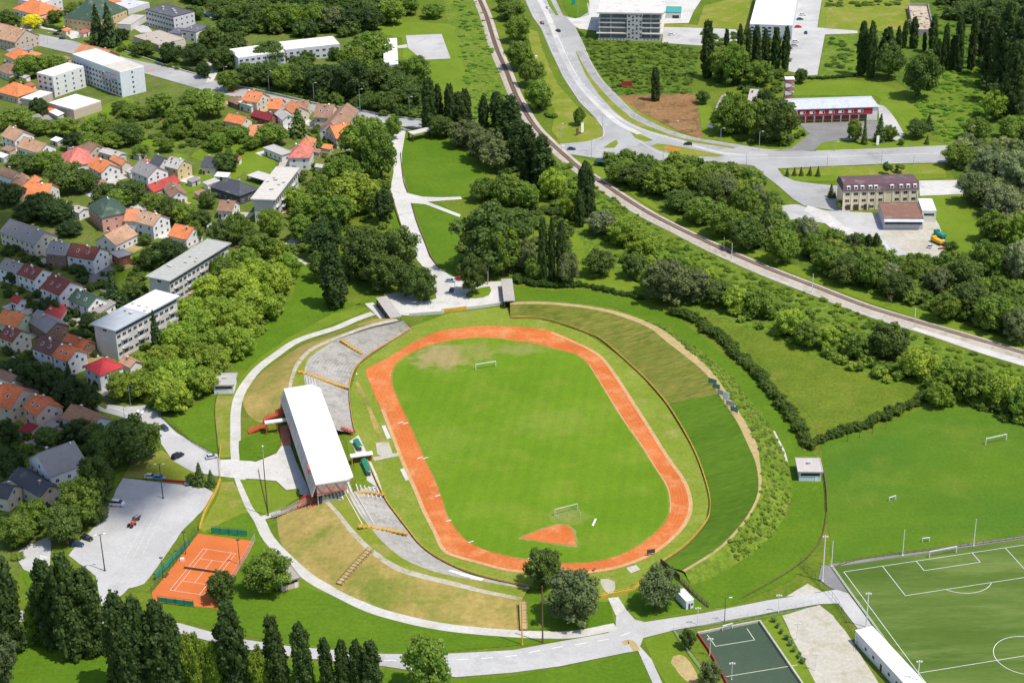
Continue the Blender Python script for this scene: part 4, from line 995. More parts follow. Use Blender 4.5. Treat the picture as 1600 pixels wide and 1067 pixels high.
board((1371, 228), 1.6, 4.8, .4, 'tall pale sign pylon in front of the fire station', M['white'], rz=.4, name='sign_pylon')
board((838, 92), 1.3, 1.5, .3, 'small white box on the dry grass left of the main road', M['white'], legs=False, t=1.2)
board((880, 233), 1.3, 1.6, .2, 'small white box beside the street entering from the railway', M['white'], legs=False, t=1.0)
board((896, 8), 2.6, 3.0, .3, 'bright green board on the lawn at the top of the main road', M['teal'], rz=.2)

# tennis net, screens and chairs
net_a, net_b = tf(-.9, 11.885), tf(11.87, 11.885)
tn_ = empty('tennis_net', ((net_a.x + net_b.x) / 2, (net_a.y + net_b.y) / 2, .2), math.atan2(net_b.y - net_a.y, net_b.x - net_a.x), 'dark net across the clay tennis court', 'net')
L = (net_b - net_a).length
q = MB(); q.box(-L / 2, -.02, 0, L / 2, .02, .85); q.build('mesh_panel', M['rust'], tn_)
q = MB(); q.box(-L / 2, -.03, .85, L / 2, .03, .93); q.build('top_tape', M['line_soft'], tn_)
for s in (-1, 1):
    q = MB(); q.tube((s * L / 2, 0, -.2), (s * L / 2, 0, 1.05), .06); q.build('post', M['dark_metal'], tn_)
def screen(p, q_, h, label):
    a, b = G(*p), G(*q_); d = b - a; L = d.length
    root = empty('windscreen', (a + b) / 2, math.atan2(d.y, d.x), label, 'screen')
    s = MB(); n_ = int(L / 1.2)
    for i in range(n_):
        x0, x1 = -L / 2 + L * i / n_, -L / 2 + L * (i + 1) / n_; w0, w1 = .08 * math.sin(i * 1.9), .08 * math.sin((i + 1) * 1.9)
        s.hexa([(x0, w0 - .03, .5), (x1, w1 - .03, .5), (x1, w1 + .03, .5), (x0, w0 + .03, .5), (x0, -.03, h), (x1, -.03, h), (x1, .03, h), (x0, .03, h)])
    s.build('canvas', M['teal'], root)
    f = MB()
    for i in range(5): f.tube((-L / 2 + L * i / 4, -.08, 0), (-L / 2 + L * i / 4, -.08, h + .6), .05)
    f.bar((-L / 2, -.08, h + .55), (L / 2, -.08, h + .55), .06); f.build('frame', M['dark_metal'], root)
screen((243, 907), (296, 852), 2.4, 'long green windscreen on the car park side of the tennis court')
screen((331, 834), (386, 839), 2.4, 'green windscreen behind the far baseline of the tennis court')
screen((247, 942), (303, 949), 2.2, 'green windscreen behind the near baseline of the tennis court')
fence([(310, 833), (276, 880), (236, 928)], 3.2, M['dark_metal'], 'tall dark wire fence between the tennis court and the car park', bw=.07, rails=(1, .66, .33))
fence([(399, 846), (386, 872), (378, 884), (362, 912)], 3.0, M['grey_metal'], 'grey wire fence along the right side of the tennis court', bw=.07, rails=(1, .66, .33))
board((285, 876), 1.2, .9, .1, 'white box at the left edge of the tennis court', M['white'], legs=False, t=.8, name='box', cat='box')
bench((258, 903), (263, 897), 'dark bench below the long green windscreen', 'wood')

M['hoard'] = paint('faded_hoarding', (.13, .25, .20), .7, .25)
# rows of billboards on the crest of the east bank
for k, (x, y, w_, mt, lab) in enumerate(((1113, 601, 3.4, 'teal', 'green-tinted advertising hoarding first in the row on the east crest'), (1119, 609, 3.0, 'teal', 'green advertising hoarding second in the row on the east crest'), (1127, 619, 3.2, 'grey_metal', 'grey advertising hoarding third in the row on the east crest'), (1134, 627, 2.4, 'white', 'tall white advertising hoarding in the middle of the crest row'), (1141, 636, 3.4, 'grey_metal', 'weathered advertising hoarding last but one in the crest row'), (1147, 645, 3.0, 'teal', 'green advertising hoarding last in the crest row'))):
    b_ = board((x, y), w_, 1.9 if mt != 'white' else 3.2, .5, lab, (M['hoard'] if mt == 'teal' else M[mt]), rz=R(-38), name='hoarding', cat='hoarding')
    b_.location = G(x, y, H_E); b_['group'] = 'hoardings on the east crest'
# ------------------------------------------------------------------ houses
LAND = []        # landmarks for telling trees apart: (px, py, phrase)
def win_mesh(w, h):
    mb = MB()
    mb.box(-w / 2, -.02, -h / 2, w / 2, .04, h / 2, 0)
    mb.box(-w / 2 + .1, .041, -h / 2 + .1, -.04, .055, h / 2 - .1, 1); mb.box(.04, .041, -h / 2 + .1, w / 2 - .1, .055, h / 2 - .1, 1)
    return mb.mesh('window', [M['frame'], M['glass']])
WIN = win_mesh(1.25, 1.35); WIDE = win_mesh(2.0, 1.45); DOOR = None
_d = MB(); _d.box(-.55, -.02, 0, .55, .06, 2.1); DOOR = _d.mesh('door', M['wood'])
_ch = MB(); _ch.box(-.35, -.35, -1.2, .35, .35, .9, 0); _ch.box(-.45, -.45, .9, .45, .45, 1.05, 1); CHIM = _ch.mesh('chimney', [paint('chimney_brick', (.42, .24, .16), .9, .2), M['concrete']])
_di = MB(); _di.tube((0, 0, 0), (.12, -.12, .12), .1, .42, 10); _di.bar((0, 0, -.6), (0, 0, 0), .08); DISH = _di.mesh('satellite_dish', M['white'])
_v = MB(); _v.box(-.5, -.4, 0, .5, .4, .7); _v.box(-.6, -.5, .7, .6, .5, .8); VENT = _v.mesh('roof_vent', M['concrete'])
_v = MB(); _v.box(-.55, -.75, 0, .55, .75, .12, 0); _v.box(-.45, -.65, .121, .45, .65, .14, 1); SKYL = _v.mesh('skylight', [M['white'], M['glass']])

def rectfit(A, B, C, h):
    a, b, c = G(*A, h), G(*B, h), G(*C, h)
    u, v = b - a, c - b
    L1, L2 = u.length, v.length
    if L1 >= L2:
        x = u.normalized(); y = v - x * v.dot(x); y.normalize(); L2 = v.dot(y) if v.dot(y) > .8 * L2 else .9 * L2
    else:
        y = v.normalized(); x = u - y * u.dot(y); x.normalize(); L1 = u.dot(x) if u.dot(x) > .8 * L1 else .9 * L1
    # keep the near corner B in place
    ctr = b - x * L1 / 2 + y * L2 / 2
    return ctr, math.atan2(x.y, x.x), L1, L2

def wins_on(root, x0, y0, x1, y1, out, zb, zt, every=3.2, floor=2.9, mesh=None, inset=.9, parent=None, limit=99, name='window', skip=None):
    """rows of windows on the wall from (x0,y0) to (x1,y1) facing `out`"""
    L = math.hypot(x1 - x0, y1 - y0); n = max(1, int((L - inset) / every)); fl = max(1, int((zt - zb) / floor + .25))
    ang = math.atan2(out[1], out[0]) - math.pi / 2; k = 0
    for f in range(fl):
        z = zb + 1.6 + f * ((zt - zb) / fl)
        for i in range(n):
            t = (i + .5) / n
            if skip and skip(i, f): continue
            if k >= limit: return
            o = link_mesh(name, mesh or WIN, root); k += 1
            o.location = (x0 + (x1 - x0) * t + out[0] * .01, y0 + (y1 - y0) * t + out[1] * .01, z); o.rotation_euler = (0, 0, ang)

def house(A, B, C, h, kind, roofc, wallc, label, land=None, rise=None, chim=1, over=.45, name='house', cat='house', every=3.2, wins=True, base=0.0, sky=0, dish=0, mat=None, group=None):
    ctr, ang, L1, L2 = rectfit(A, B, C, h)
    if kind in ('gy', 'hy'):            # ridge runs along B-C
        ang += math.pi / 2; L1, L2 = L2, L1; kind = kind[0]
    root = empty(name, (ctr.x, ctr.y, base), ang, label, cat, group)
    h -= base
    hx, hy = L1 / 2, L2 / 2
    wx, wy = max(1.0, hx - over), max(1.0, hy - over)
    rise = rise if rise is not None else .62 * hy
    rs = random.Random(int(A[0] * 7 + A[1] * 13))
    # walls
    w = MB()
    zt = h - .12 if kind in 'gh' else h - .02
    sl = rise / hy
    if kind == 'g':
        ze = h + sl * over * .0 - .05; zp = h - .1 + rise - sl * 0.0 - .15
        for s in (-1, 1):
            w.face([(s * wx, -wy, 0), (s * wx, wy, 0), (s * wx, wy, ze + sl * over - .2), (s * wx, 0, zp), (s * wx, -wy, ze + sl * over - .2)])
            w.face([(-wx, s * wy, 0), (wx, s * wy, 0), (wx, s * wy, ze + sl * over - .2), (-wx, s * wy, ze + sl * over - .2)])
    elif kind == 'm':
        w.box(-wx, -wy, 0, wx, wy, h - .3)
    else:
        w.box(-wx, -wy, 0, wx, wy, zt)
    w.build('wall', M['render'], root, wallc)
    r = MB(); T = .22
    rm = mat or M['tile']
    if kind == 'g':
        for s in (-1, 1):
            r.hexa([(-hx, s * hy, h - T), (hx, s * hy, h - T), (hx, 0, h + rise - T), (-hx, 0, h + rise - T), (-hx, s * hy, h), (hx, s * hy, h), (hx, 0, h + rise), (-hx, 0, h + rise)])
        r.bar((-hx, 0, h + rise), (hx, 0, h + rise), .3, .16)
    elif kind == 'h':
        rl = max(0.0, hx - hy) if hx >= hy else 0.0
        if hx >= hy: p, q = (-rl, 0, h + rise), (rl, 0, h + rise)
        else: p, q = (0, -(hy - hx), h + rise), (0, hy - hx, h + rise)
        c = [(-hx, -hy, h), (hx, -hy, h), (hx, hy, h), (-hx, hy, h)]
        if hx >= hy: r.face([c[0], c[1], q, p]); r.face([c[1], c[2], q]); r.face([c[2], c[3], p, q]); r.face([c[3], c[0], p])
        else: r.face([c[0], c[1], p]); r.face([c[1], c[2], q, p]); r.face([c[2], c[3], q]); r.face([c[3], c[0], p, q])
        r.hexa([(x, y, h - T) for x, y, z in c] + [(x, y, h - .005) for x, y, z in c])
        for a in c[:2]: r.bar(a, p if a[0] < 0 or hx < hy else q, .25, .14)
        for a in c[2:]: r.bar(a, q if a[0] > 0 or hx < hy else p, .25, .14)
        r.bar(p, q, .28, .16) if rl > .1 or hx < hy else None
    elif kind == 'f':
        rm = mat or M['flatroof']
        r.box(-hx, -hy, h, hx, hy, h + .3)
        for a, b in (((-hx, -hy), (hx, -hy)), ((hx, -hy), (hx, hy)), ((hx, hy), (-hx, hy)), ((-hx, hy), (-hx, -hy))):
            r.bar((a[0] * .985, a[1] * .985, h + .38), (b[0] * .985, b[1] * .985, h + .38), .28, .2)
    elif kind == 'm':                    # single slope
        rm = mat or M['flatroof']; r.hexa([(-hx, -hy, h - .5), (hx, -hy, h - .5), (hx, hy, h + .3), (-hx, hy, h + .3), (-hx, -hy, h - .3), (hx, -hy, h - .3), (hx, hy, h + .5), (-hx, hy, h + .5)])
    roof = r.build('roof', rm, root, roofc)
    if kind in 'gh':
        for k in range(chim):
            c = link_mesh('chimney', CHIM, roof); s = rs.choice((-1, 1)) * .22 * hy
            c.location = (rs.uniform(-.6, .6) * wx * (.5 if kind == 'h' else 1), s, h + rise * (1 - abs(s) / hy) + .2)
        for k in range(dish):
            c = link_mesh('satellite_dish', DISH, roof); c.location = (rs.uniform(-.8, .8) * wx, -.1 * hy, h + rise * .9 + .7)
        for k in range(sky):
            c = link_mesh('skylight', SKYL, roof); x = (k - (sky - 1) / 2) * (1.4 * hx / max(sky, 1)); sy = -.5
            c.location = (x, sy * hy, h + rise * .5 + .06); c.rotation_euler = (math.atan2(rise, hy), 0, 0)
    elif chim:
        for k in range(chim):
            c = link_mesh('roof_vent', VENT, roof); c.location = (rs.uniform(-.75, .75) * hx, rs.uniform(-.5, .5) * hy, h + .31)
    # openings on the sides that can be seen from where the photograph was taken
    if wins:
        view = Vector((-ctr.x, -ctr.y)).normalized(); ca, sa = math.cos(ang), math.sin(ang)
        sides = [((-wx, -wy), (wx, -wy), (0, -1)), ((wx, -wy), (wx, wy), (1, 0)), ((wx, wy), (-wx, wy), (0, 1)), ((-wx, wy), (-wx, -wy), (-1, 0))]
        first = True
        for p, q, n_ in sides:
            nw = Vector((n_[0] * ca - n_[1] * sa, n_[0] * sa + n_[1] * ca))
            if nw.dot(view) < .12: continue
            wins_on(root, *p, *q, n_, 0, h - .2, every)
            if kind == 'g' and n_[0] != 0 and rise > 2.2:
                o = link_mesh('window', WIN, root); o.location = (n_[0] * (wx + .01), 0, h + .35); o.rotation_euler = (0, 0, math.atan2(n_[1], n_[0]) - math.pi / 2)
            if first and h > 2.6:
                o = link_mesh('door', DOOR, root); f = rs.uniform(.1, .2)
                o.location = (p[0] + (q[0] - p[0]) * f + n_[0] * .02, p[1] + (q[1] - p[1]) * f + n_[1] * .02, .02); o.rotation_euler = (0, 0, math.atan2(n_[1], n_[0]) - math.pi / 2); first = False
    if land: LAND.append((*PJ((ctr.x, ctr.y, base + h)), land))
    return root

OR, OR2, PK = (.70, .225, .085), (.60, .245, .12), (.64, .20, .155)          # tile colours
RD, DR, BR, TB = (.44, .065, .055), (.22, .07, .05), (.31, .185, .125), (.48, .29, .18)
GR, DG, GN, LG = (.27, .25, .24), (.075, .08, .095), (.055, .095, .065), (.46, .43, .40)
WH, CR, BG, YL, PW, PG, GW = (.76, .74, .71), (.66, .58, .46), (.55, .45, .35), (.62, .47, .24), (.62, .30, .24), (.45, .58, .38), (.50, .49, .48)
RSP = RD
HOUSES = [
 ((19, 14), (60, 25), (84, 12), 4, 'h', OR, WH, 'orange hip-roofed house behind the yellow tree at the street', 'the orange house behind the yellow tree'),
 ((-22, 56), (23, 67), (44, 51), 6, 'g', TB, BG, 'faded orange-brown gabled house cut off at the left edge below the street', 'the faded gabled house at the left edge'),
 ((6, 86), (30, 97), (44, 86), 5, 'h', OR, CR, 'orange roofed house of the left cluster next to the round trees', None),
 ((22, 99), (38, 104), (66, 84), 4.5, 'hy', OR2, CR, 'long orange-brown roof ending at the round trees by the white block', None),
 ((-10, 108), (14, 117), (36, 107), 4, 'h', BR, CR, 'brown hip-roofed house at the left edge above the big orange roof', None),
 ((-8, 143), (27, 152), (53, 139), 4, 'h', OR, BG, 'big clean orange hip roof left of the white apartment block', 'the big clean orange roof beside the white block'),
 ((114, 84), (160, 95), (180, 84), 5, 'g', OR2, BR, 'orange and brown roofed house right behind the white apartment block', None),
 ((115, 21), (148, 34), (199, 14), 8, 'h', GN, YL, 'yellow building under a dark green hip roof behind the tall spruces', 'the yellow building with a dark green roof'),
 ((134, 3), (152, 9), (190, 2), 4, 'h', OR, WH, 'orange roofed house at the top edge above the dark green roof', None),
 ((76, 174), (90, 181), (98, 177), 3, 'm', WH, GW, 'low white shed beside the dark round tree below the white block', None),
 ((10, 190), (22, 194), (38, 191), 3, 'm', GR, GW, 'small grey shed roof above the house with dark dormer', None),
 ((0, 212), (22, 221), (48, 209), 5.5, 'g', TB, WH, 'brown roofed house with a white gable and a dark dormer', 'the brown roof with a dark dormer'),
 ((24, 229), (60, 240), (92, 231), 4, 'g', TB, WH, 'long low orange-brown roof behind the pollarded street trees', None),
 ((92, 243), (103, 261), (138, 245), 4.5, 'hy', PK, WH, 'pinkish red hip-roofed house among street trees', 'the pinkish red hip roof'),
 ((118, 231), (138, 241), (158, 228), 3.2, 'g', BR, BG, 'low brown barn roof right behind the pinkish red house', None),
 ((153, 237), (183, 246), (191, 238), 3.6, 'g', LG, GW, 'pale grey low roof at the edge of the orchard', None),
 ((136, 259), (157, 271), (188, 262), 5.5, 'g', OR, WH, 'orange house with a white gable and dark solar panels', 'the white gable with solar panels'),
 ((170, 249), (190, 259), (204, 254), 4.5, 'g', OR2, CR, 'orange-brown roof with a pale yellow gable right of the solar panels', None),
 ((203, 267), (230, 278), (258, 265), 6, 'g', GR, WH, 'half orange half grey roof over a tall white house', 'the half orange half grey roof'),
 ((237, 254), (249, 260), (269, 251), 5, 'g', DG, WH, 'dark grey roofed house tucked behind the half orange half grey roof', None),
 ((256, 259), (277, 265), (301, 255), 6.3, 'g', LG, YL, 'cream yellow house with a pale beige roof beside the narrow lawn', 'the cream yellow house'),
 ((224, 294), (240, 301), (283, 284), 3.5, 'gy', RD, CR, 'long low red roof beside the cream yellow house', None),
 ((254, 293), (266, 309), (286, 299), 4, 'g', BR, WH, 'brown roofed cottage with a bluish white gable below the long red roof', None),
 ((327, 292), (374, 307), (399, 293), 4.5, 'h', DG, DG, 'dark slate house with white dormers left of the flat-roofed block', 'the dark slate house'),
 ((348, 323), (363, 331), (376, 318), 4, 'g', BR, WH, 'small brown roofed white house below the dark slate house', None),
 ((320, 255), (337, 263), (350, 251), 4, 'g', DG, CR, 'dark grey roofed house at the end of the narrow lawn', None),
 ((452, 242), (484, 247), (491, 231), 6.3, 'h', PK, WH, 'white house under a red pyramid roof beside big light trees', 'the red pyramid roof'),
 ((471, 223), (489, 229), (496, 218), 4, 'h', OR2, CR, 'small orange hip roof directly behind the red pyramid roof', None),
 ((410, 232), (440, 244), (454, 237), 3.6, 'f', LG, WH, 'low flat grey roof with a window band left of the red pyramid roof', None),
 ((398, 206), (416, 213), (421, 200), 4, 'g', OR2, GW, 'small house with an orange and grey roof under walnut trees', None),
 ((349, 189), (377, 195), (398, 188), 4.5, 'g', OR, CR, 'bright orange gabled house standing on the meadow side of the street row', 'the bright orange gabled house on the meadow'),
 ((383, 154), (401, 161), (423, 151), 6, 'g', OR, CR, 'orange roofed house with a tall beige gable by the street', 'the tall beige gable by the street'),
 ((354, 157), (371, 164), (377, 156), 3, 'h', BR, BR, 'small brown hip-roofed shed by the street marking', None),
 ((372, 161), (392, 167), (403, 161), 4, 'f', WH, WH, 'white flat-roofed box house in front of the beige gable', None),
 ((420, 167), (438, 171), (448, 160), 4.5, 'g', OR, CR, 'small bright orange roof in the middle of the street row', None),
 ((390, 181), (420, 189), (428, 181), 3.5, 'g', (.24, .03, .04), DR, 'dark red low roof behind the bright orange gabled house', None),
 ((442, 167), (456, 178), (470, 168), 5, 'g', OR2, CR, 'sandy orange roof joined to a grey one in the street row', None),
 ((463, 168), (480, 173), (488, 162), 5, 'g', BR, CR, 'brown roof at the end of the street row before the gap', None),
 ((428, 178), (441, 188), (456, 180), 4.5, 'g', LG, WH, 'pale grey roof with white walls in the street row', None),
 ((494, 178), (518, 185), (530, 170), 6, 'g', BR, CR, 'large brown roof facing the street beside the bus shelter', 'the large brown roof by the street'),
 ((519, 192), (536, 204), (562, 173), 6, 'gy', BR, WH, 'long brown wing with a white street front running back from the corner', None),
 ((508, 204), (525, 217), (535, 205), 5.6, 'gy', OR, CR, 'orange roofed end of the long brown wing', None),
 ((36, 292), (48, 298), (66, 280), 5.5, 'gy', OR, CR, 'left half of a bright orange double house with a round dormer', None),
 ((47, 301), (73, 311), (94, 293), 5.8, 'g', OR, CR, 'right half of a bright orange double house with red balconies', 'the bright orange double house'),
 ((18, 291), (29, 298), (46, 276), 4.5, 'gy', BR, BG, 'dull brown roof left of the bright orange double house', None),
 ((-6, 272), (18, 280), (35, 271), 5, 'g', BR, WH, 'brown roof with a white gable at the left edge in shade', None),
 ((136, 322), (158, 341), (194, 322), 7, 'hy', GN, PW, 'pink house under a green roof with balconies', 'the pink house with a green roof'),
 ((104, 328), (123, 333), (133, 324), 4, 'g', LG, WH, 'white annex with a pale roof left of the pink house', None),
 ((80, 324), (93, 331), (104, 320), 3, 'm', GR, GW, 'low grey carport roof left of the white annex', None),
 ((164, 368), (181, 384), (216, 366), 4, 'gy', TB, WH, 'wide tan roof over a white bungalow with dark windows', 'the wide tan roof'),
 ((196, 341), (214, 346), (226, 331), 5, 'g', OR2, WH, 'salmon roofed half attached to the white dormered house', None),
 ((212, 346), (239, 354), (267, 341), 6.5, 'g', TB, WH, 'tall white gabled house with a white roof terrace', 'the tall white gabled house'),
 ((265, 366), (291, 375), (318, 361), 4.5, 'g', OR, WH, 'orange roof with a bright white gable by the shaded street', 'the orange roof with a bright white gable'),
 ((172, 396), (185, 404), (202, 396), 4, 'f', LG, (.36, .10, .06), 'brick red garage block with a pale flat roof', None),
 ((-2, 362), (53, 383), (84, 366), 6, 'g', GR, CR, 'grey row house block with a beige gable in cloud shade', 'the grey row houses with a beige gable'),
 ((76, 392), (102, 400), (123, 384), 6.5, 'g', GR, BR, 'grey half of the row with red brick balconies', None),
 ((102, 399), (146, 407), (166, 391), 6.5, 'g', DR, WH, 'dark red-brown half of the row with a white gable above a parked car', 'the dark red row house with a white gable'),
 ((-4, 418), (26, 428), (48, 415), 6, 'g', GR, WH, 'grey roof at the left end of the second row of houses', None),
 ((25, 428), (53, 438), (80, 424), 6.2, 'g', DR, WH, 'dark brown roof with a white gable in the second row', None),
 ((62, 449), (92, 462), (128, 445), 7, 'g', DR, WH, 'red-brown roof with the broad white gable in the second row', 'the broad white gable in shade'),
 ((105, 468), (137, 481), (153, 462), 6, 'g', GN, WH, 'dark green roof at the end of the second row', 'the dark green roof of the shaded row'),
 ((138, 485), (150, 493), (182, 473), 3.5, 'gy', GR, WH, 'low grey annex with a pale yard wall beside the dark green roof', None),
 ((41, 501), (72, 521), (109, 508), 4.5, 'g', GR, BR, 'wide grey patched roof in the third row', None),
 ((74, 488), (92, 503), (105, 480), 4, 'gy', RD, WH, 'narrow dark red roof around a white terrace with a pink parasol', None),
 ((-8, 504), (27, 512), (52, 494), 5, 'g', OR, PG, 'orange roof with a pale green gable in the third row', 'the pale green gable'),
 ((-8, 528), (19, 535), (50, 521), 6, 'g', DR, CR, 'dark red roof with a cream gable at the left edge', None),
 ((14, 470), (27, 475), (42, 468), 3.4, 'g', RD, WH, 'small red roof in the garden left of the broad white gable', None),
 ((48, 544), (80, 556), (118, 540), 6.5, 'g', (.15, .075, .06), WH, 'dark brown half of the double house in the fourth row', None),
 ((80, 556), (105, 566), (138, 551), 6.5, 'g', (.56, .16, .065), WH, 'orange half of the double house with a white gable in the fourth row', 'the orange half of the double house'),
 ((95, 535), (128, 547), (149, 535), 5, 'g', (.56, .16, .065), BR, 'orange roof with a white ridge behind the double house', None),
 ((130, 572), (155, 587), (193, 572), 6.5, 'h', (.52, .05, .055), WH, 'white house under a bright red hip roof below the apartment block', 'the bright red hip roof'),
 ((184, 566), (203, 575), (229, 569), 5, 'g', TB, WH, 'tan tiled roof joined to the bright red hip roof', None),
 ((-24, 625), (16, 639), (62, 612), 6, 'g', (.60, .16, .06), BG, 'large orange roof with a beige gable at the left edge of the fifth row', 'the large orange roof at the left edge'),
 ((26, 638), (55, 651), (100, 636), 6.5, 'g', (.60, .16, .06), (.58, .44, .35), 'orange roof over a broad blank peach gable', 'the broad peach gable'),
 ((-8, 588), (18, 598), (46, 592), 5, 'g', BR, WH, 'dull brown roof with a small white gable above the large orange roof', None),
 ((94, 652), (140, 673), (176, 655), 5, 'g', (.36, .19, .11), (.52, .58, .64), 'brown-tan roof with white eaves next to the street bend', 'the tan roof at the street bend'),
 ((33, 668), (44, 676), (61, 666), 3, 'm', (.24, .02, .03), BG, 'small dark red lean-to roof in front of the peach gable', None),
 ((65, 664), (78, 671), (89, 662), 3, 'm', GR, GW, 'small grey shed roof in front of the peach gable', None),
 ((42, 716), (78, 745), (110, 710), 8, 'gy', GR, WH, 'big grey-roofed white house with balconies by the car park', 'the big grey house by the car park'),
 ((12, 747), (62, 777), (83, 753), 5, 'g', DG, CR, 'dark blue-black roof in front of the big grey house', None),
 ((-12, 773), (12, 780), (36, 760), 5, 'g', DG, CR, 'dark slate roof with a pale wall at the left edge near the car park', None),
]
for t in HOUSES:
    A_, B_, C_, h_, k_, rc, wc, lab, land = t
    house(A_, B_, C_, h_, k_, rc, wc, lab, land, chim=0 if k_ in 'mf' else 1, dish=1 if h_ > 5.2 else 0, sky=2 if h_ >= 6 and k_ == 'g' else 0, wins=k_ != 'm',
          mat=(M['flatroof'] if rc in (GR, LG, WH, DG, GN) else None), rise=(1.0 if h_ <= 4 and rc in (GR, LG) else None))

# paved yards and garden sheds between the houses
rs = random.Random(77); SPOTS = []
for t in HOUSES:
    c_, a_, l1, l2 = rectfit(t[0], t[1], t[2], t[3]); SPOTS.append((c_.x, c_.y, max(l1, l2) * .55))
SHEDS = []
for t in HOUSES:
    c_, a_, l1, l2 = rectfit(t[0], t[1], t[2], t[3]); u_ = Vector((math.cos(a_), math.sin(a_))); v_ = Vector((-u_.y, u_.x))
    for s in rs.sample((-1, 1), 2)[:rs.choice((1, 1, 2))]:
        q = c_.to_2d() + u_ * s * (l1 * .5 + rs.uniform(1, 3)) + v_ * rs.uniform(-2, 2); a, b = rs.uniform(2, 4.5), rs.uniform(3, 6.5)
        patch('yard', [q - u_ * a - v_ * b, q + u_ * a - v_ * b, q + u_ * a + v_ * b, q - u_ * a + v_ * b], M[rs.choice(('concrete', 'gravel', 'asphalt', 'sand', 'dirt_tan'))], 3, 0, .4, world=True)
    for k in range(3):
        ang = rs.uniform(0, 6.28); d = max(l1, l2) * .5 + rs.uniform(4, 9); q = (c_.x + d * math.cos(ang), c_.y + d * math.sin(ang))
        if all(math.hypot(q[0] - x, q[1] - y) > r_ + 3.2 for x, y, r_ in SPOTS) and len(SHEDS) < 46 and PJ((*q, 0))[0] > 4:
            px_ = PJ((*q, 0))
            if 280 > px_[0] > 165 and 420 < px_[1] < 640: continue
            SPOTS.append((*q, 3.2)); w_, l_, h_ = rs.uniform(1.5, 2.4), rs.uniform(2.0, 3.6), rs.uniform(2.2, 2.9)
            col = rs.choice((('grey', GR, GW), ('pale', LG, WH), ('red-roofed', (.45, .12, .08), WH), ('orange-roofed', OR, CR), ('brown', BR, BG), ('white-roofed', WH, GW)))
            r_ = empty('garden_shed', (*q, 0), a_ + rs.choice((0, math.pi / 2)), None, 'shed')
            m_ = MB(); m_.box(-l_, -w_, 0, l_, w_, h_); m_.build('wall', M['render'], r_, col[2])
            m_ = MB(); m_.hexa([(-l_ - .3, -w_ - .3, h_ + .005), (l_ + .3, -w_ - .3, h_ + .005), (l_ + .3, w_ + .3, h_ + .7), (-l_ - .3, w_ + .3, h_ + .7), (-l_ - .3, -w_ - .3, h_ + .15), (l_ + .3, -w_ - .3, h_ + .15), (l_ + .3, w_ + .3, h_ + .85), (-l_ - .3, w_ + .3, h_ + .85)]); m_.build('roof', M['flatroof'] if 'roofed' not in col[0] or 'white' in col[0] else M['tile'], r_, col[1])
            o = link_mesh('door', DOOR, r_); o.location = (0, -w_ - .02, .02); o.rotation_euler = (0, 0, math.pi)
            SHEDS.append((r_, px_[0], px_[1], col[0]))

def local(root, mb, name, mat, color=None): return mb.build(name, mat, root, color)

# white apartment block with three wings
def slab_block(A, B, C, h, label, roofc, wallc, every=3.0, side=1.2, floor=2.9, over=.0, name='apartment_block', cat='building', land=None, roofmat=None, bands=False, vents=4, base=0.0, balc=None, wm=None):
    ctr, ang, L1, L2 = rectfit(A, B, C, h)
    root = empty(name, (ctr.x, ctr.y, base), ang, label, cat)
    hx, hy = L1 / 2, L2 / 2; wx, wy = hx - over, hy - over; h -= base
    w = MB(); w.box(-wx, -wy, 0, wx, wy, h - .01); local(root, w, 'wall', M['render'], wallc)
    r = MB(); r.box(-hx, -hy, h, hx, hy, h + .35)
    for a, b in (((-hx, -hy), (hx, -hy)), ((hx, -hy), (hx, hy)), ((hx, hy), (-hx, hy)), ((-hx, hy), (-hx, -hy))):
        r.bar((a[0] * .99, a[1] * .99, h + .42), (b[0] * .99, b[1] * .99, h + .42), .25, .2)
    roof = local(root, r, 'roof', roofmat or M['flatroof'], roofc)
    rs = random.Random(int(A[0] + 3 * A[1]))
    for k in range(vents):
        c = link_mesh('roof_vent', VENT, roof); c.location = (hx * (-.8 + 1.6 * (k + .5) / vents), rs.uniform(-.45, .45) * hy, h + .36); s = rs.uniform(.7, 1.6); c.scale = (s, rs.uniform(.7, 1.5), rs.uniform(.6, 1.2))
    if every:
        wins_on(root, -wx, -wy, wx, -wy, (0, -1), 0, h - .2, every, floor, wm or WIDE, limit=55)
        wins_on(root, wx, -wy, wx, wy, (1, 0), 0, h - .2, every * side, floor, WIN, limit=30)
    if land: LAND.append((*PJ((ctr.x, ctr.y, h)), land))
    return root, hx, hy, h
CLEAN = (.80, .79, .77)
slab_block((64, 113), (82, 121), (131, 105), 11.5, 'three-storey white wing with a bright white flat roof', CLEAN, (.70, .69, .66), 3.6, roofmat=M['cleanroof'], vents=0)
rt, hx_, hy_, hh = slab_block((113, 86), (187, 114), (220, 103), 14, 'tall white apartment block with balconies and a half white roof', CLEAN, (.66, .68, .72), 3.1, side=2.4, roofmat=M['cleanroof'], vents=0, land='the tall white apartment block')
q = MB(); q.box(hx_ * .28, -hy_ + .4, hh + .36, hx_ - .4, hy_ - .4, hh + .5); local(rt, q, 'roof_deck', M['flatroof'], (.56, .52, .44))
for f in range(4):
    for k in range(3):
        q = MB(); x = hx_ * (.32 + k * .22); z = 2.7 + f * 2.9
        q.box(x - 1.7, -hy_ - 1.2, z, x + 1.7, -hy_ - .01, z + .15); q.box(x - 1.7, -hy_ - 1.25, z + .15, x + 1.7, -hy_ - 1.15, z + 1.0); local(rt, q, 'balcony', M['any'], ((.55, .56, .58), (.32, .34, .38), (.6, .3, .2))[(f + k) % 3])
slab_block((76, 162), (115, 173), (161, 160), 5, 'low white-roofed hall in front of the white apartment block', CLEAN, (.55, .44, .34), 0, roofmat=M['cleanroof'], vents=0)
slab_block((37, 153), (52, 158), (82, 146), 4, 'low white-roofed annex left of the white apartment block', CLEAN, (.5, .42, .36), 0, roofmat=M['cleanroof'], vents=0)

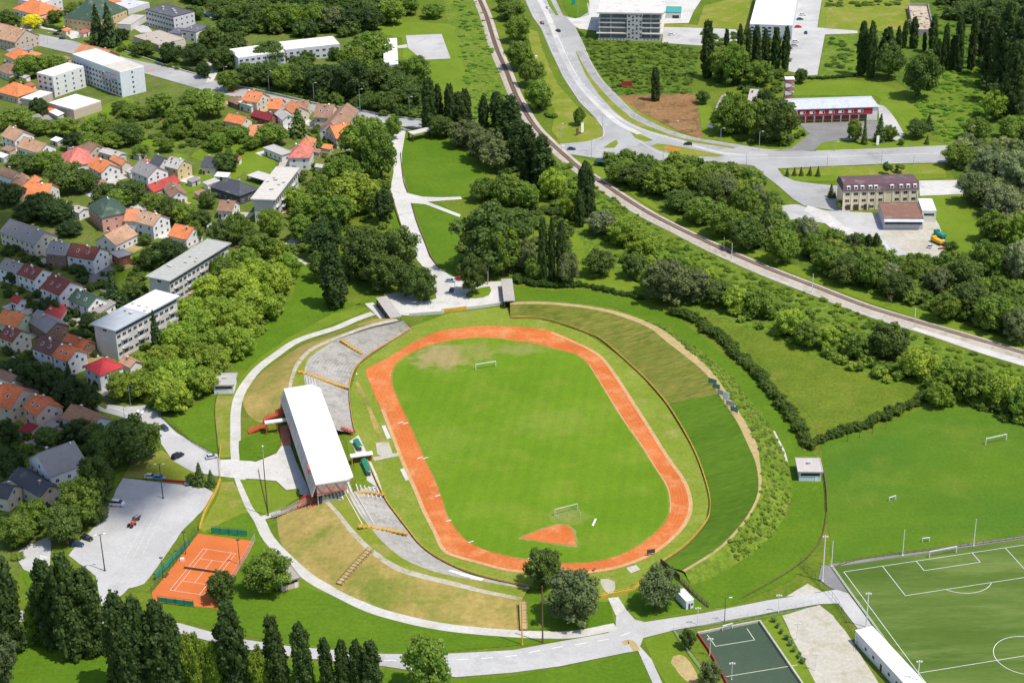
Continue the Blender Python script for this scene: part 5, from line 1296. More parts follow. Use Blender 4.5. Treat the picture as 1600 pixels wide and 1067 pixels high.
# offices and clinic at the top left
slab_block((227, 16), (271, 28), (298, 18), 10, 'three-storey pale office with a dark roof and window bands', (.10, .10, .12), (.60, .58, .58), 2.6, floor=3.2, land='the dark-roofed office', vents=5)
slab_block((284, 48), (306, 52), (330, 42), 6, 'two-storey white wing with a dark roof joined to the office', (.13, .13, .15), (.68, .66, .62), 4, vents=2)
slab_block((262, 52), (284, 55), (300, 47), 4, 'low link building with a dark roof between the office parts', (.13, .13, .15), (.6, .58, .55), 0, vents=1)
slab_block((208, 58), (248, 72), (290, 62), 4, 'low clinic with a weathered tan flat roof behind hedge trees', (.44, .37, .31), (.6, .55, .5), 0, vents=3)
slab_block((196, 34), (204, 40), (228, 25), 3.5, 'pale garage row with a long white wall at the top left', (.48, .44, .40), (.66, .62, .56), 0, vents=0)
slab_block((150, 7), (200, 16), (232, 5), 3.2, 'pale concrete hall roof right of the dark green roof', (.55, .55, .57), (.6, .58, .55), 0, vents=2)
slab_block((28, 1), (66, 7), (78, -6), 8, 'white multi-storey house at the top left corner with small windows', (.6, .58, .55), (.68, .67, .68), 2.8, vents=0)

# school, long and white behind its park
sb, sx, sy, sh = slab_block((372, 92), (445, 82), (443, 67), 9, 'long white school building half hidden behind park trees', CLEAN, (.60, .62, .64), 3.2, floor=3.0, name='school', roofmat=M['cleanroof'], vents=0, land='the long white school')
slab_block((440, 80), (531, 70), (529, 57), 7, 'white-roofed middle part of the school behind park trees', CLEAN, (.60, .62, .64), 3.4, name='school_wing', roofmat=M['cleanroof'], vents=0)
slab_block((600, 102), (622, 102), (620, 61), 6, 'white-roofed gymnasium at the right end of the school', CLEAN, (.66, .66, .66), 0, name='gymnasium', roofmat=M['cleanroof'], vents=0, land='the white-roofed gymnasium')

# blocks of flats along the tree belt
def flats(A, B, C, h, label, roofc, land, white_from=None):
    rt, hx, hy, hh = slab_block(A, B, C, h, label, roofc, (.60, .57, .53), 0, over=1.1, vents=6, land=land)
    return rt, hx, hy, hh
def flats_detail(rt, hx, hy, hh, storeys, longside):
    """attic band, stair bays, window rows and balconies on the long lit front"""
    wx, wy = hx - 1.1, hy - 1.1
    q = MB(); q.box(-wx + .2, -wy - .04, hh - 1.5, wx - .2, -wy - .01, hh - .5) if longside == 'x' else q.box(wx + .01, -wy + .2, hh - 1.5, wx + .04, wy - .2, hh - .5)
    local(rt, q, 'attic_strip', M['glass'])
    n = 0; L = (wx if longside == 'x' else wy)
    fl = (hh - 1.8) / storeys
    for f in range(storeys):
        z = .3 + f * fl + fl * .55
        for k in range(int(2 * L / 3.0)):
            t = -L + 1.5 + k * 3.0
            o = link_mesh('window', WIDE, rt); n += 1
            if longside == 'x': o.location = (t, -wy - .01, z); o.rotation_euler = (0, 0, math.pi)
            else: o.location = (wx + .01, t, z); o.rotation_euler = (0, 0, -math.pi / 2)
            if k % 3 == 1:
                b = MB()
                zb = .3 + f * fl + .1
                if longside == 'x': b.box(t - 1.9, -wy - 1.2, zb, t + 1.9, -wy - .03, zb + .12); b.box(t - 1.9, -wy - 1.25, zb + .12, t + 1.9, -wy - 1.15, zb + .95)
                else: b.box(wx + .03, t - 1.9, zb, wx + 1.2, t + 1.9, zb + .12); b.box(wx + 1.15, t - 1.9, zb + .12, wx + 1.25, t + 1.9, zb + .95)
                local(rt, b, 'balcony', M['any'], ((.62, .60, .56), (.60, .36, .24), (.55, .58, .62))[(k + f) % 3])
for args in (((231, 431), (265, 441), (362, 381), 11.0, 'long grey-roofed block of flats between the gardens and the tree belt', (.40, .40, .36), 'the grey-roofed block of flats'),
             ((144, 506), (180, 519), (282, 464), 12.5, 'block of flats with a half grey half white roof above the red hip roof', (.42, .44, .46), 'the half white block of flats')):
    rt, hx_, hy_, hh = flats(*args)
    flats_detail(rt, hx_, hy_, hh, 3, 'y')
    o = link_mesh('window', WIDE, rt); o.location = (0, -hy_ + 1.09, hh - 1.0); o.rotation_euler = (0, 0, math.pi)
    if 'half white' in args[6]:
        q = MB(); q.box(-hx_ + .3, -hy_ * .02, hh + .36, hx_ - .3, hy_ - .3, hh + .55); local(rt, q, 'white_roof_cover', M['cleanroof'], CLEAN)
rt, hx_, hy_, hh = flats((394, 309), (430, 314), (469, 263), 11.5, 'block of flats with a pale beige flat roof beside the light trees', (.56, .52, .46), 'the beige-roofed block of flats')
flats_detail(rt, hx_, hy_, hh, 3, 'y')
canopy((385, 274), (412, 282), (420, 272), 3.0, M['concrete'], M['wood'], 'open carport with a pale roof left of the beige-roofed flats', wallm=M['wood'])

# ------------------------------------------------------------------ buildings east of the railway
# unfinished concrete office
ctr, ang, L1, L2 = rectfit((933, 19), (1037, 22), (1042, -10), 16.5)
of = empty('office_building', (ctr.x, ctr.y, 0), ang, 'unfinished grey concrete office with open floors and a dotted stair tower', 'building')
hx_, hy_ = L1 / 2, L2 / 2
q = MB(); q.box(-hx_, -hy_, 16.0, hx_, hy_, 16.5); q.bar((-hx_, -hy_ + .2, 16.7), (hx_, -hy_ + .2, 16.7), .4, .4); local(of, q, 'roof', M['flatroof'], (.62, .58, .54))
ta, tb_ = -hx_ * .10, hx_ * .36
for f in range(5):
    z = (1.1, 4.4, 7.7, 10.6, 13.2)[f]
    q = MB(); o_ = 1.0 if f == 1 else .0
    q.box(-hx_ + .8 - o_, -hy_ + .8 - o_, z - .45, ta - .01, hy_ - .8, z + .15); q.box(tb_ + .01, -hy_ + .8 - o_, z - .45, hx_ - 1.4 + o_, hy_ - .8, z + .15)
    local(of, q, 'floor_slab', M['concrete'])
for i, x in enumerate((-hx_ + 1.6, -hx_ * .58, hx_ * .62, hx_ - 2.2)):
    for y in (-hy_ + 1.4, hy_ - 1.8):
        q = MB(); q.bar((x, y, 0), (x, y, 16.0), .55); local(of, q, 'column', M['concrete'])
q = MB(); q.box(-hx_ + 1.8, -hy_ + 3.0, 1.2, ta - .2, -hy_ + 3.2, 15.9); q.box(tb_ + .2, -hy_ + 3.0, 1.2, hx_ - 2, -hy_ + 3.2, 15.9); q.box(hx_ - 2.6, -hy_ + 3.3, 1.2, hx_ - 2.4, hy_ - 2, 15.9); local(of, q, 'glazing', paint('reflection_grey_glass', (.24, .24, .25), .35, .5, .3))  # greyish-white reflection painted into the glazing as a pale, blotchy colour
q = MB(); q.box(ta, -hy_ + .3, 0, tb_, -hy_ + 4, 16.0); local(of, q, 'stair_tower', M['flatroof'], (.50, .49, .50))
rs = random.Random(3)
for f in range(6):
    for k in range(4):
        x = ta + (tb_ - ta) * (k + .5) / 4 + .25; z = 14.6 - f * 2.55 + (-.6 if (k + f) % 3 == 1 else .15)
        q = MB(); q.box(x - .55, -hy_ + .24, z - .5, x + .55, -hy_ + .29, z + .5); local(of, q, 'window', M['dark_metal'])
q = MB(); q.box(-hx_ + .6, -hy_ + .4, 0, ta - .02, -hy_ + .7, 1.3); q.box(tb_ + .02, -hy_ + .4, 0, hx_ - 1.5, -hy_ + .7, 1.3); local(of, q, 'plinth', M['concrete'])
for k in range(18):
    x = -hx_ + 2 + k * (2 * hx_ - 5) / 17
    if ta - .3 < x < tb_ + .3: continue
    q = MB(); q.box(x - .3, -hy_ + .34, .45, x + .3, -hy_ + .39, .95); local(of, q, 'basement_window', M['dark_metal'])
LAND.append((985, 40, 'the unfinished concrete office'))

# white sheet-metal hall
hl, hx_, hy_, hh = slab_block((1172, 37), (1238, 41), (1249, -18), 9, 'large white-roofed sheet metal hall behind the poplars', CLEAN, (.60, .64, .68), 0, name='hall', roofmat=M['cleanroof'], vents=0, land='the large white-roofed hall')
for f in range(4):
    for k in range(5):
        q = MB(); x = -hx_ + 1.5 + k * 3.4; z = 1.3 + f * 2.0
        if x > hx_ - 1: continue
        q.box(x - .9, -hy_ - .05, z - .45, x + .9, -hy_ - .01, z + .45); local(hl, q, 'window', M['glass'])
# fire station
ctr, ang, L1, L2 = rectfit((1226, 172), (1374, 167), (1367, 150), 7.5)
fs = empty('fire_station', (ctr.x, ctr.y, 0), ang, 'long fire station with red cladding, garage doors and a pale grey roof', 'building')
hx_, hy_ = L1 / 2, L2 / 2; h = 7.5
q = MB(); q.box(-hx_ + .6, -hy_ + .6, 0, hx_ - .6, hy_ - .6, h - .21); local(fs, q, 'wall', M['render'], (.72, .70, .67))
q = MB(); c = [(-hx_, -hy_, h), (hx_, -hy_, h), (hx_, hy_, h), (-hx_, hy_, h)]; rg = 2.0; e = 5.5
q.hexa([(x, y, h - .2) for x, y, z in c] + [(x, y, h - .01) for x, y, z in c])
p1, p2 = (-hx_ + e, 0, h + rg), (hx_ - e, 0, h + rg)
q.face([c[0], c[1], p2, p1]); q.face([c[1], c[2], p2]); q.face([c[2], c[3], p1, p2]); q.face([c[3], c[0], p1]); local(fs, q, 'roof', M['flatroof'], (.50, .53, .58))
q = MB(); q.box(-hx_ + 7, -hy_ + .5, 3.7, hx_ - 3.2, -hy_ + .59, 6.9); local(fs, q, 'red_panel', M['brick_red'])
for k in range(7):
    x = -hx_ + 9.5 + k * (2 * hx_ - 16) / 6.6
    q = MB(); q.box(x - 1.4, -hy_ + .44, 4.6, x + 1.4, -hy_ + .49, 6.2, 0); q.box(x + .3, -hy_ + .41, 4.8, x + 1.2, -hy_ + .43, 6.0, 1); q.build('window', [M['white'], M['glass']], fs)
for k in range(8):
    x = -hx_ + 9.0 + k * (2 * hx_ - 15) / 7.4
    q = MB(); q.box(x - 1.85, -hy_ + .5, .05, x + 1.85, -hy_ + .59, 3.5, 0); q.box(x - 1.6, -hy_ + .46, .8, x + 1.6, -hy_ + .49, 1.5, 1); q.box(x - 2.15, -hy_ + .35, .02, x - 1.9, -hy_ + .59, 3.6, 2); q.build('garage_door', [paint('door_dark', (.05, .03, .035), .4, .2), M['rust'], M['red_paint']], fs)
q = MB(); q.box(-hx_ + 1.2, -hy_ + .45, .1, -hx_ + 6.4, -hy_ + .58, 2.0); local(fs, q, 'red_plinth', M['red_paint'])
LAND.append((1300, 170, 'the red fire station'))
# striped drill tower
tw = empty('tower', G(1232, 158), 0, 'slim white and red striped tower behind the fire station', 'tower')
q = MB()
for k in range(6): q.box(-2.3, -2.3, k * 2.05, 2.3, 2.3, k * 2.05 + 2.04, k % 2)
q.build('shaft', [M['white'], paint('faded_red', (.55, .20, .15), .7, .15)], tw)
q = MB(); q.box(-2.5, -2.5, 12.31, 2.5, 2.5, 12.6); q.build('cap', M['white'], tw)
q = MB()
for k in range(5): q.bar((-2.2 if k % 2 else 2.2, -2.36, .3 + k * 2.3), (2.2 if k % 2 else -2.2, -2.36, .3 + (k + 1) * 2.3), .2, .12)
q.build('outer_stair', M['dark_metal'], tw)
house((1118, 172), (1129, 176), (1141, 151), 5, 'gy', LG, (.5, .2, .16), 'small grey-roofed house half hidden by trees at the bare plot', None, mat=M['flatroof'])
house((1168, 160), (1180, 164), (1190, 148), 4.5, 'g', LG, WH, 'white-roofed shed almost hidden in the trees left of the tower', None, mat=M['flatroof'])
# yellow office with the mansard roof
ctr, ang, L1, L2 = rectfit((1317, 299), (1437, 295), (1435, 278), 9.5)
yo = empty('office_building', (ctr.x, ctr.y, 0), ang, 'yellow three-storey office with a purple-brown roof and dormer windows', 'building')
hx_, hy_ = L1 / 2, L2 / 2; h = 9.5
q = MB(); q.box(-hx_ + .5, -hy_ + .5, 0, hx_ - .5, hy_ - .5, h - .2); local(yo, q, 'wall', M['render'], (.76, .62, .40))
q = MB(); a_, b_ = 1.6, 3.4
q.face([(-hx_, -hy_, h), (hx_, -hy_, h), (hx_ - .4, -hy_ + a_, h + 2.6), (-hx_ + .4, -hy_ + a_, h + 2.6)]); q.face([(-hx_ + .4, -hy_ + a_, h + 2.6), (hx_ - .4, -hy_ + a_, h + 2.6), (hx_ - .6, 0, h + b_), (-hx_ + .6, 0, h + b_)])
q.face([(hx_, hy_, h), (-hx_, hy_, h), (-hx_ + .4, hy_ - a_, h + 2.6), (hx_ - .4, hy_ - a_, h + 2.6)]); q.face([(hx_ - .4, hy_ - a_, h + 2.6), (-hx_ + .4, hy_ - a_, h + 2.6), (-hx_ + .6, 0, h + b_), (hx_ - .6, 0, h + b_)])
for s in (-1, 1): q.face([(s * hx_, -hy_, h), (s * (hx_ - .4), -hy_ + a_, h + 2.6), (s * (hx_ - .6), 0, h + b_), (s * (hx_ - .4), hy_ - a_, h + 2.6), (s * hx_, hy_, h)])
q.box(-hx_, -hy_, h - .25, hx_, hy_, h - .01)
rf = local(yo, q, 'roof', M['flatroof'], (.13, .075, .085))
for k, t in enumerate((-.85, -.66, -.49, -.28, -.14, .28, .52, .70, .88)):
    x = t * hx_; q = MB(); q.box(x - .8, -hy_ + .15, h + .5, x + .8, -hy_ + 1.3, h + 2.0, 0); q.box(x - .5, -hy_ + .11, h + .75, x + .5, -hy_ + .14, h + 1.75, 1); q.build('dormer', [M['white'], M['glass']], rf)
wins_on(yo, -hx_ + .5, -hy_ + .5, hx_ - .5, -hy_ + .5, (0, -1), 0, h - .3, 3.3, 2.9, WIDE, skip=lambda i, f: 4 < i < 6 and f > 0)
for k in range(10):
    x = -hx_ + .6 + k * (2 * hx_ - 1.2) / 9; q = MB(); q.box(x - .3, -hy_ + .3, .02, x + .3, -hy_ + .49, h - .3); local(yo, q, 'pilaster', M['render'], (.78, .70, .52))
for x in (-hx_ * .82, -hx_ * .62, -hx_ * .35): q = MB(); q.box(x - 1.3, -hy_ + .44, .02, x + 1.3, -hy_ + .48, 2.8); local(yo, q, 'gate_door', M['wood'])
LAND.append((1377, 300, 'the yellow office'))
sh_, hx_, hy_, hh = slab_block((1382, 345), (1443, 343), (1433, 318), 5, 'low workshop with a rust-brown flat roof in front of the yellow office', (.23, .12, .085), (.50, .51, .53), 0, name='workshop', vents=0, land='the rust-roofed workshop')
q = MB(); q.box(-hx_ + .5, -hy_ - .06, 2.6, hx_ - .5, -hy_ - .01, 4.2); local(sh_, q, 'window_band', M['glass'])
q = MB(); q.hexa([(-hx_, -hy_ - 1.6, 4.3), (hx_, -hy_ - 1.6, 4.3), (hx_, -hy_ - .07, 5.0), (-hx_, -hy_ - .07, 5.0), (-hx_, -hy_ - 1.6, 4.45), (hx_, -hy_ - 1.6, 4.45), (hx_, -hy_ - .07, 5.15), (-hx_, -hy_ - .07, 5.15)]); local(sh_, q, 'awning', M['flatroof'], (.55, .56, .58))
wb, hx_, hy_, hh = slab_block((1442, 333), (1463, 331), (1456, 312), 5.2, 'white cube building joined to the rust-roofed workshop', CLEAN, (.70, .68, .60), 0, roofmat=M['cleanroof'], name='annex', vents=0)
q = MB(); q.box(-hx_ + .8, -hy_ - .05, 3.3, hx_ - .8, -hy_ - .01, 4.3); local(wb, q, 'window_band', M['glass'])
# roofless ruin
ctr, ang, L1, L2 = rectfit((1444, 54), (1459, 46), (1450, 6), 4)
ru = empty('ruin', (ctr.x, ctr.y, 0), ang, 'roofless ruined shed with rubble inside at the top right', 'building')
hx_, hy_ = L1 / 2, L2 / 2
for a, b in (((-hx_, -hy_), (hx_, -hy_)), ((hx_, -hy_), (hx_, hy_)), ((hx_, hy_), (-hx_, hy_)), ((-hx_, hy_), (-hx_, -hy_))):
    q = MB(); q.bar((*a, 1.9), (*b, 1.9), .4, 3.8); local(ru, q, 'wall', M['flatroof'], (.34, .30, .29))
q = MB(); rs = random.Random(5)
for k in range(60):
    x, y = rs.uniform(-.9, .9) * hx_, rs.uniform(-.95, .95) * hy_; a = rs.uniform(0, 3); l = rs.uniform(1, 4); z = rs.uniform(1.8, 3.6)
    q.bar((x, y, z), (x + l * math.cos(a), y + l * math.sin(a), z + rs.uniform(-.6, .3)), rs.uniform(.3, 1.5), .2)
q.box(-hx_ + .3, -hy_ + .3, 0, hx_ - .3, hy_ - .3, 2.4); local(ru, q, 'collapsed_roof', M['flatroof'], (.50, .41, .30))
LAND.append((1440, 30, 'the roofless ruin'))
kb, hx_, hy_, hh = slab_block((1040, 20), (1064, 21), (1065, 12), 3.6, 'small white kiosk with a green roof right of the unfinished office', (.05, .34, .28), (.62, .62, .62), 0, name='kiosk', vents=0)
q = MB(); q.box(-hx_ * .1, -hy_ - .05, .1, hx_ * .75, -hy_ - .01, 2.2); local(kb, q, 'shop_front', M['glass'])
# small huts around the stadium
for A_, B_, C_, h_, lab, rc, wc, nm in (((1247, 739), (1286, 739), (1281, 717), 3.4, 'grey-roofed hut with a pale blue front at the training field', (.50, .44, .41), (.58, .66, .72), 'hut'),
      ((332, 601), (366, 603), (371, 584), 3.4, 'white hut with a grey roof on the tree side of the ring path', (.42, .40, .38), (.74, .73, .72), 'hut'),
      ((441, 917), (470, 903), (452, 880), 3.2, 'pink-walled hut with a grey-brown roof beside the ring path', (.38, .33, .30), (.64, .46, .42), 'hut')):
    rt, hx_, hy_, hh = slab_block(A_, B_, C_, h_, lab, rc, wc, 0, over=.5, name=nm, cat='hut', vents=1)
    q = MB(); q.box(-hx_ + 1, -hy_ + .44, hh - 1.3, hx_ - 1, -hy_ + .49, hh - .4); local(rt, q, 'window_strip', M['glass'])
    q = MB(); q.box(hx_ * .4, -hy_ + .42, .02, hx_ * .4 + 1, -hy_ + .49, 2.0); local(rt, q, 'door', M['white'])
ct, hx_, hy_, hh = slab_block((1073, 942), (1084, 938), (1068, 921), 2.6, 'white site container on the grass by the south entrance', CLEAN, (.62, .67, .72), 0, name='container', cat='container', roofmat=M['flatroof'], vents=0)
q = MB(); q.box(-hx_ * .4, -hy_ - .04, .1, hx_ * .1, -hy_ - .01, 2.0); local(ct, q, 'door', M['wood'])
q = MB(); q.box(hx_ * .3, -hy_ - .04, 1.1, hx_ * .8, -hy_ - .01, 1.9); local(ct, q, 'window', M['glass'])
# long white hall at the bottom right
a, b = G(1337, 984, 4.3), G(1363, 978, 4.3); d2 = (G(1431, 1067, 4.3) - b); n2 = (b - a).normalized(); ax = (d2 - n2 * d2.dot(n2)).normalized(); Lh = 34.0
lh = empty('hall', ((a + b) / 2 + ax * Lh / 2).to_2d().to_3d(), math.atan2(ax.y, ax.x), 'long white flat-roofed hall beside the marked pitch', 'building')
wd = (b - a).length / 2
q = MB(); q.box(-Lh / 2, -wd, 0, Lh / 2, wd, 4.0); local(lh, q, 'wall', M['render'], (.66, .66, .68))
q = MB(); q.box(-Lh / 2 - .1, -wd - .1, 4.01, Lh / 2 + .1, wd + .1, 4.3); local(lh, q, 'roof', M['cleanroof'], CLEAN)
for k in range(7):
    x = -Lh / 2 + 6 + k * 4.2
    for s in (-1, 1): q = MB(); q.box(x - .5, s * wd - .05, .1 if k % 3 == 2 else 1.4, x + .5, s * wd + .05, 2.3); local(lh, q, 'door' if k % 3 == 2 else 'window', M['wood'] if k % 3 == 2 else M['glass'])
LAND.append((1385, 1020, 'the long white hall'))
# end of the street: portal slab and parapets, street wall
canopy((637, 206), (645, 210), (660, 193), 4.2, M['concrete'], M['wood'], 'pale concrete portal with brown posts where the street ends', thick=.5, leg=.6)
wall_thing([(612, 200), (626, 203), (645, 209)], 1.3, .4, M['concrete'], 'pale parapet wall at the end of the street beside the promenade')
wall_thing([(195, 82), (240, 97), (290, 113), (330, 124)], 1.0, .4, M['concrete'], 'low pale wall along the street in front of the clinic')
wall_thing([(347, 131), (420, 146), (500, 165), (560, 174)], 1.0, .4, M['concrete'], 'low pale wall along the street below the park hedge')
wall_thing([(565, 175), (620, 184), (662, 190)], 1.0, .4, M['concrete'], 'low pale wall at the lower end of the street')
canopy((545, 166), (560, 169), (561, 163), 2.6, M['teal'], M['dark_metal'], 'dark green bus shelter at the street wall', thick=.3, leg=.12)
# extra landmarks
LAND += [(478, 680, 'the covered stand'), (318, 890, 'the clay tennis court'), (250, 830, 'the large car park'), (760, 455, 'the plaza with the orange gate'), (628, 360, 'the promenade'),
         (1420, 620, 'the meadow corner'), (1050, 370, 'the railway curve'), (800, 120, 'the upper railway line'), (900, 140, 'the main road'), (1180, 255, 'the T-junction'), (1040, 180, 'the bare soil plot'), (1150, 900, 'the curving lawn'), (880, 890, 'the near bend of the track'),
         (665, 75, 'the small sports court'), (620, 1040, 'the lower road'), (700, 260, 'the upper park lawn'), (690, 370, 'the lower park lawn'), (240, 170, 'the orchard'), (400, 500, 'the ring path')]
# ------------------------------------------------------------------ trees and shrubs
ICO_V, ICO_F = None, None
def _ico():
    global ICO_V, ICO_F
    bm = bmesh.new(); bmesh.ops.create_icosphere(bm, subdivisions=1, radius=1.0)
    ICO_V = np.array([v.co[:] for v in bm.verts]); ICO_F = np.array([[v.index for v in f.verts] for f in bm.faces]); bm.free()
_ico()

def leaf_cards(C, Nn, S, rng):
    """four-cornered leaf clumps at C facing Nn with size S"""
    n = len(C); Nn = Nn / np.linalg.norm(Nn, axis=1, keepdims=True)
    t = rng.normal(size=(n, 3)); u = np.cross(Nn, t); u /= np.linalg.norm(u, axis=1, keepdims=True); w = np.cross(Nn, u)
    k = S[:, None]
    a = rng.uniform(.6, 1.0, (n, 1)); b = rng.uniform(.6, 1.0, (n, 1))
    V = np.stack([C + u * k * a - Nn * k * .25, C + w * k * b, C - u * k * a - Nn * k * .3, C - w * k * b], 1).reshape(-1, 3)
    F = np.arange(n * 4).reshape(n, 4)
    return V, F

def crown(blobs, per, leaf, rng, core=.8, flat=.0):
    """leaf clumps over a set of blobs (x,y,z,r[,rz]) plus a ragged inner mass"""
    B = np.array([b[:3] for b in blobs]); Rr = np.array([[b[3], b[3], b[4] if len(b) > 4 else b[3]] for b in blobs])
    Vs, Fs, Ts = [], [], []; off = 0
    for i in range(len(B)):
        n = max(8, int(per * (Rr[i, 0] / Rr[:, 0].mean()) ** 2))
        d = rng.normal(size=(n, 3)); d /= np.linalg.norm(d, axis=1, keepdims=True)
        d[:, 2] = np.where(d[:, 2] < -.5, -d[:, 2], d[:, 2])
        P = B[i] + d * Rr[i] * rng.uniform(.8, 1.12, (n, 1))
        q = np.linalg.norm((P[:, None] - B[None]) / Rr[None], axis=2); q[:, i] = 9
        keep = q.min(1) > .82; P, d = P[keep], d[keep]
        if not len(P): continue
        nn = d + rng.normal(size=d.shape) * .55 + np.array([0, 0, .25])
        V, F = leaf_cards(P, nn, leaf * rng.uniform(.65, 1.25, len(P)), rng)
        Vs.append(V); Fs.append(F + off); off += len(V)
        Ts.append(np.clip(rng.normal(.5 + rng.uniform(-.2, .2), .2, len(F)), 0, 1))
    quads = (np.concatenate(Vs), np.concatenate(Fs), np.concatenate(Ts))
    tv, tf, tt = [], [], []; o2 = 0
    for i in range(len(B)):
        V = ICO_V * rng.uniform(.8, 1.1, (len(ICO_V), 1)) * Rr[i] * core + B[i]
        tv.append(V); tf.append(ICO_F + o2); o2 += len(V); tt.append(np.full(len(ICO_F), rng.uniform(.35, .65)))
    return quads, (np.concatenate(tv), np.concatenate(tf), np.concatenate(tt))

def foliage_mesh(name, parts):
    """parts: list of (quads, tris) pairs in final coordinates"""
    V, loops, starts, totals, tint = [], [], [], [], []
    vo = lo = 0
    for quads, tris in parts:
        for (v, f, t) in (quads, tris):
            if v is None or not len(f): continue
            V.append(v); loops.append((f + vo).ravel()); k = f.shape[1]
            starts.append(lo + np.arange(len(f)) * k); totals.append(np.full(len(f), k)); tint.append(t)
            vo += len(v); lo += len(f) * k
    V = np.concatenate(V).astype(np.float32); loops = np.concatenate(loops).astype(np.int32); starts = np.concatenate(starts).astype(np.int32)
    me = bpy.data.meshes.new(name)
    me.vertices.add(len(V)); me.vertices.foreach_set('co', V.ravel())
    me.loops.add(len(loops)); me.loops.foreach_set('vertex_index', loops)
    me.polygons.add(len(starts)); me.polygons.foreach_set('loop_start', starts); me.polygons.foreach_set('loop_total', np.concatenate(totals).astype(np.int32))
    me.update(calc_edges=True)
    a = me.attributes.new('tint', 'FLOAT', 'FACE'); a.data.foreach_set('value', np.concatenate(tint).astype(np.float32))
    me.materials.append(M['leaf'])
    return me

def g_broad(seed, lo=False):
    """round crown in a unit box: width 1, height 1 standing on z=0"""
    rng = np.random.default_rng(seed); blobs = []
    n = 15 if lo else 36
    off = rng.normal(size=3) * .05
    for i in range(n):
        z = 1 - 2 * (i + .5) / n; a = i * 2.4 + rng.uniform(-.5, .5); q = math.sqrt(max(0, 1 - z * z))
        d = np.array([q * math.cos(a), q * math.sin(a), z])
        br = rng.uniform(.075, .15) if not lo else rng.uniform(.13, .2)
        rr = .5 - br * .8
        p = d * rr * rng.uniform(.70, 1.08)
        blobs.append((p[0] + off[0], p[1] + off[1], .5 + p[2] * .98, br * 1.1, br))
    blobs.append((0, 0, .5, .36, .38))
    return crown(blobs, 34 if lo else 92, .047 if lo else .030, rng, .80)
def g_poplar(seed):
    rng = np.random.default_rng(seed); blobs = []
    w = lambda z: .5 * ((max(z, 0) + .09) / 1.09) ** .36 * max(.02, 1 - z) ** .46 / .575 * (1 + .09 * math.sin(z * 9 + seed))
    for i in range(64):
        z = .03 + .92 * (i + rng.uniform(0, .9)) / 64
        br = w(z) * rng.uniform(.22, .42) + .025; a = i * 2.4 + rng.uniform(-.6, .6); r = max(0, w(z) - br) * rng.uniform(.75, 1.12)
        blobs.append((r * math.cos(a), r * math.sin(a), z, br, .035 + br * .22))
    for i in range(12): z = .06 + i * .075; blobs.append((0, 0, z, w(z) * .66, .07))
    for i in range(3): blobs.append((rng.uniform(-.12, .12), rng.uniform(-.12, .12), rng.uniform(.90, .965), .09, .04))
    q, t = crown(blobs, 40, .062, rng, .85)
    v = q[0].reshape(-1, 4, 3); c = v.mean(1, keepdims=True); v2 = c + (v - c) * np.array([1, 1, .36]); q = (v2.reshape(-1, 3), q[1], q[2])
    return q, t
def g_spruce(seed):
    rng = np.random.default_rng(seed); Vs, Ns, Ss = [], [], []
    blobs = []
    for i in range(15):
        z = .06 + .9 * i / 15; r = .5 * (1 - z) ** .85 + .015
        m = int(26 * (1 - z) + 6)
        for j in range(m):
            a = 2 * math.pi * (j + rng.uniform(-.3, .3)) / m; rr = r * rng.uniform(.5, 1.08)
            Vs.append((rr * math.cos(a), rr * math.sin(a), z - .03 * rr / r + rng.uniform(-.015, .015))); Ns.append((math.cos(a) * .5, math.sin(a) * .5, .9)); Ss.append(.05 + .06 * (1 - z))
        blobs.append((0, 0, z, r * .72, .06))
    q0, t0 = crown(blobs, 8, .05, rng, .95)
    V, F = leaf_cards(np.array(Vs), np.array(Ns) + rng.normal(size=(len(Ns), 3)) * .25, np.array(Ss), rng)
    return (np.concatenate([q0[0], V]), np.concatenate([q0[1], F + len(q0[0])]), np.concatenate([q0[2], np.clip(rng.normal(.5, .22, len(F)), 0, 1)])), t0
def g_bush(seed):
    rng = np.random.default_rng(seed); blobs = []
    for i in range(9):
        a = rng.uniform(0, 6.28); r = rng.uniform(0, .32); br = rng.uniform(.16, .26)
        blobs.append((r * math.cos(a), r * math.sin(a), rng.uniform(.25, .75), br, br * 1.2))
    return crown(blobs, 34, .075, rng, .8)

GEN = {'b': [g_broad(100 + i) for i in range(7)], 'p': [g_poplar(200 + i) for i in range(5)], 's': [g_spruce(300 + i) for i in range(3)], 'u': [g_bush(400 + i) for i in range(4)]}
LOW = [g_broad(500 + i, True) for i in range(6)]
CROWN = {k: [foliage_mesh('crown', [g]) for g in v] for k, v in GEN.items()}
_t = MB(); _t.tube((0, 0, 0), (.03, .02, .45), .055, .04, 8); _t.tube((.03, .02, .45), (.0, .05, .8), .04, .015, 6)
for a in range(4): _t.tube((.02, .015, .34 + a * .07), (.26 * math.cos(a * 1.7), .26 * math.sin(a * 1.7), .56 + a * .06), .022, .008, 5)
TRUNK = _t.mesh('trunk', M['trunk'])
_t = MB(); _t.tube((0, 0, 0), (0, 0, .92), .10, .015, 8); TRUNK_P = _t.mesh('trunk', M['trunk'])

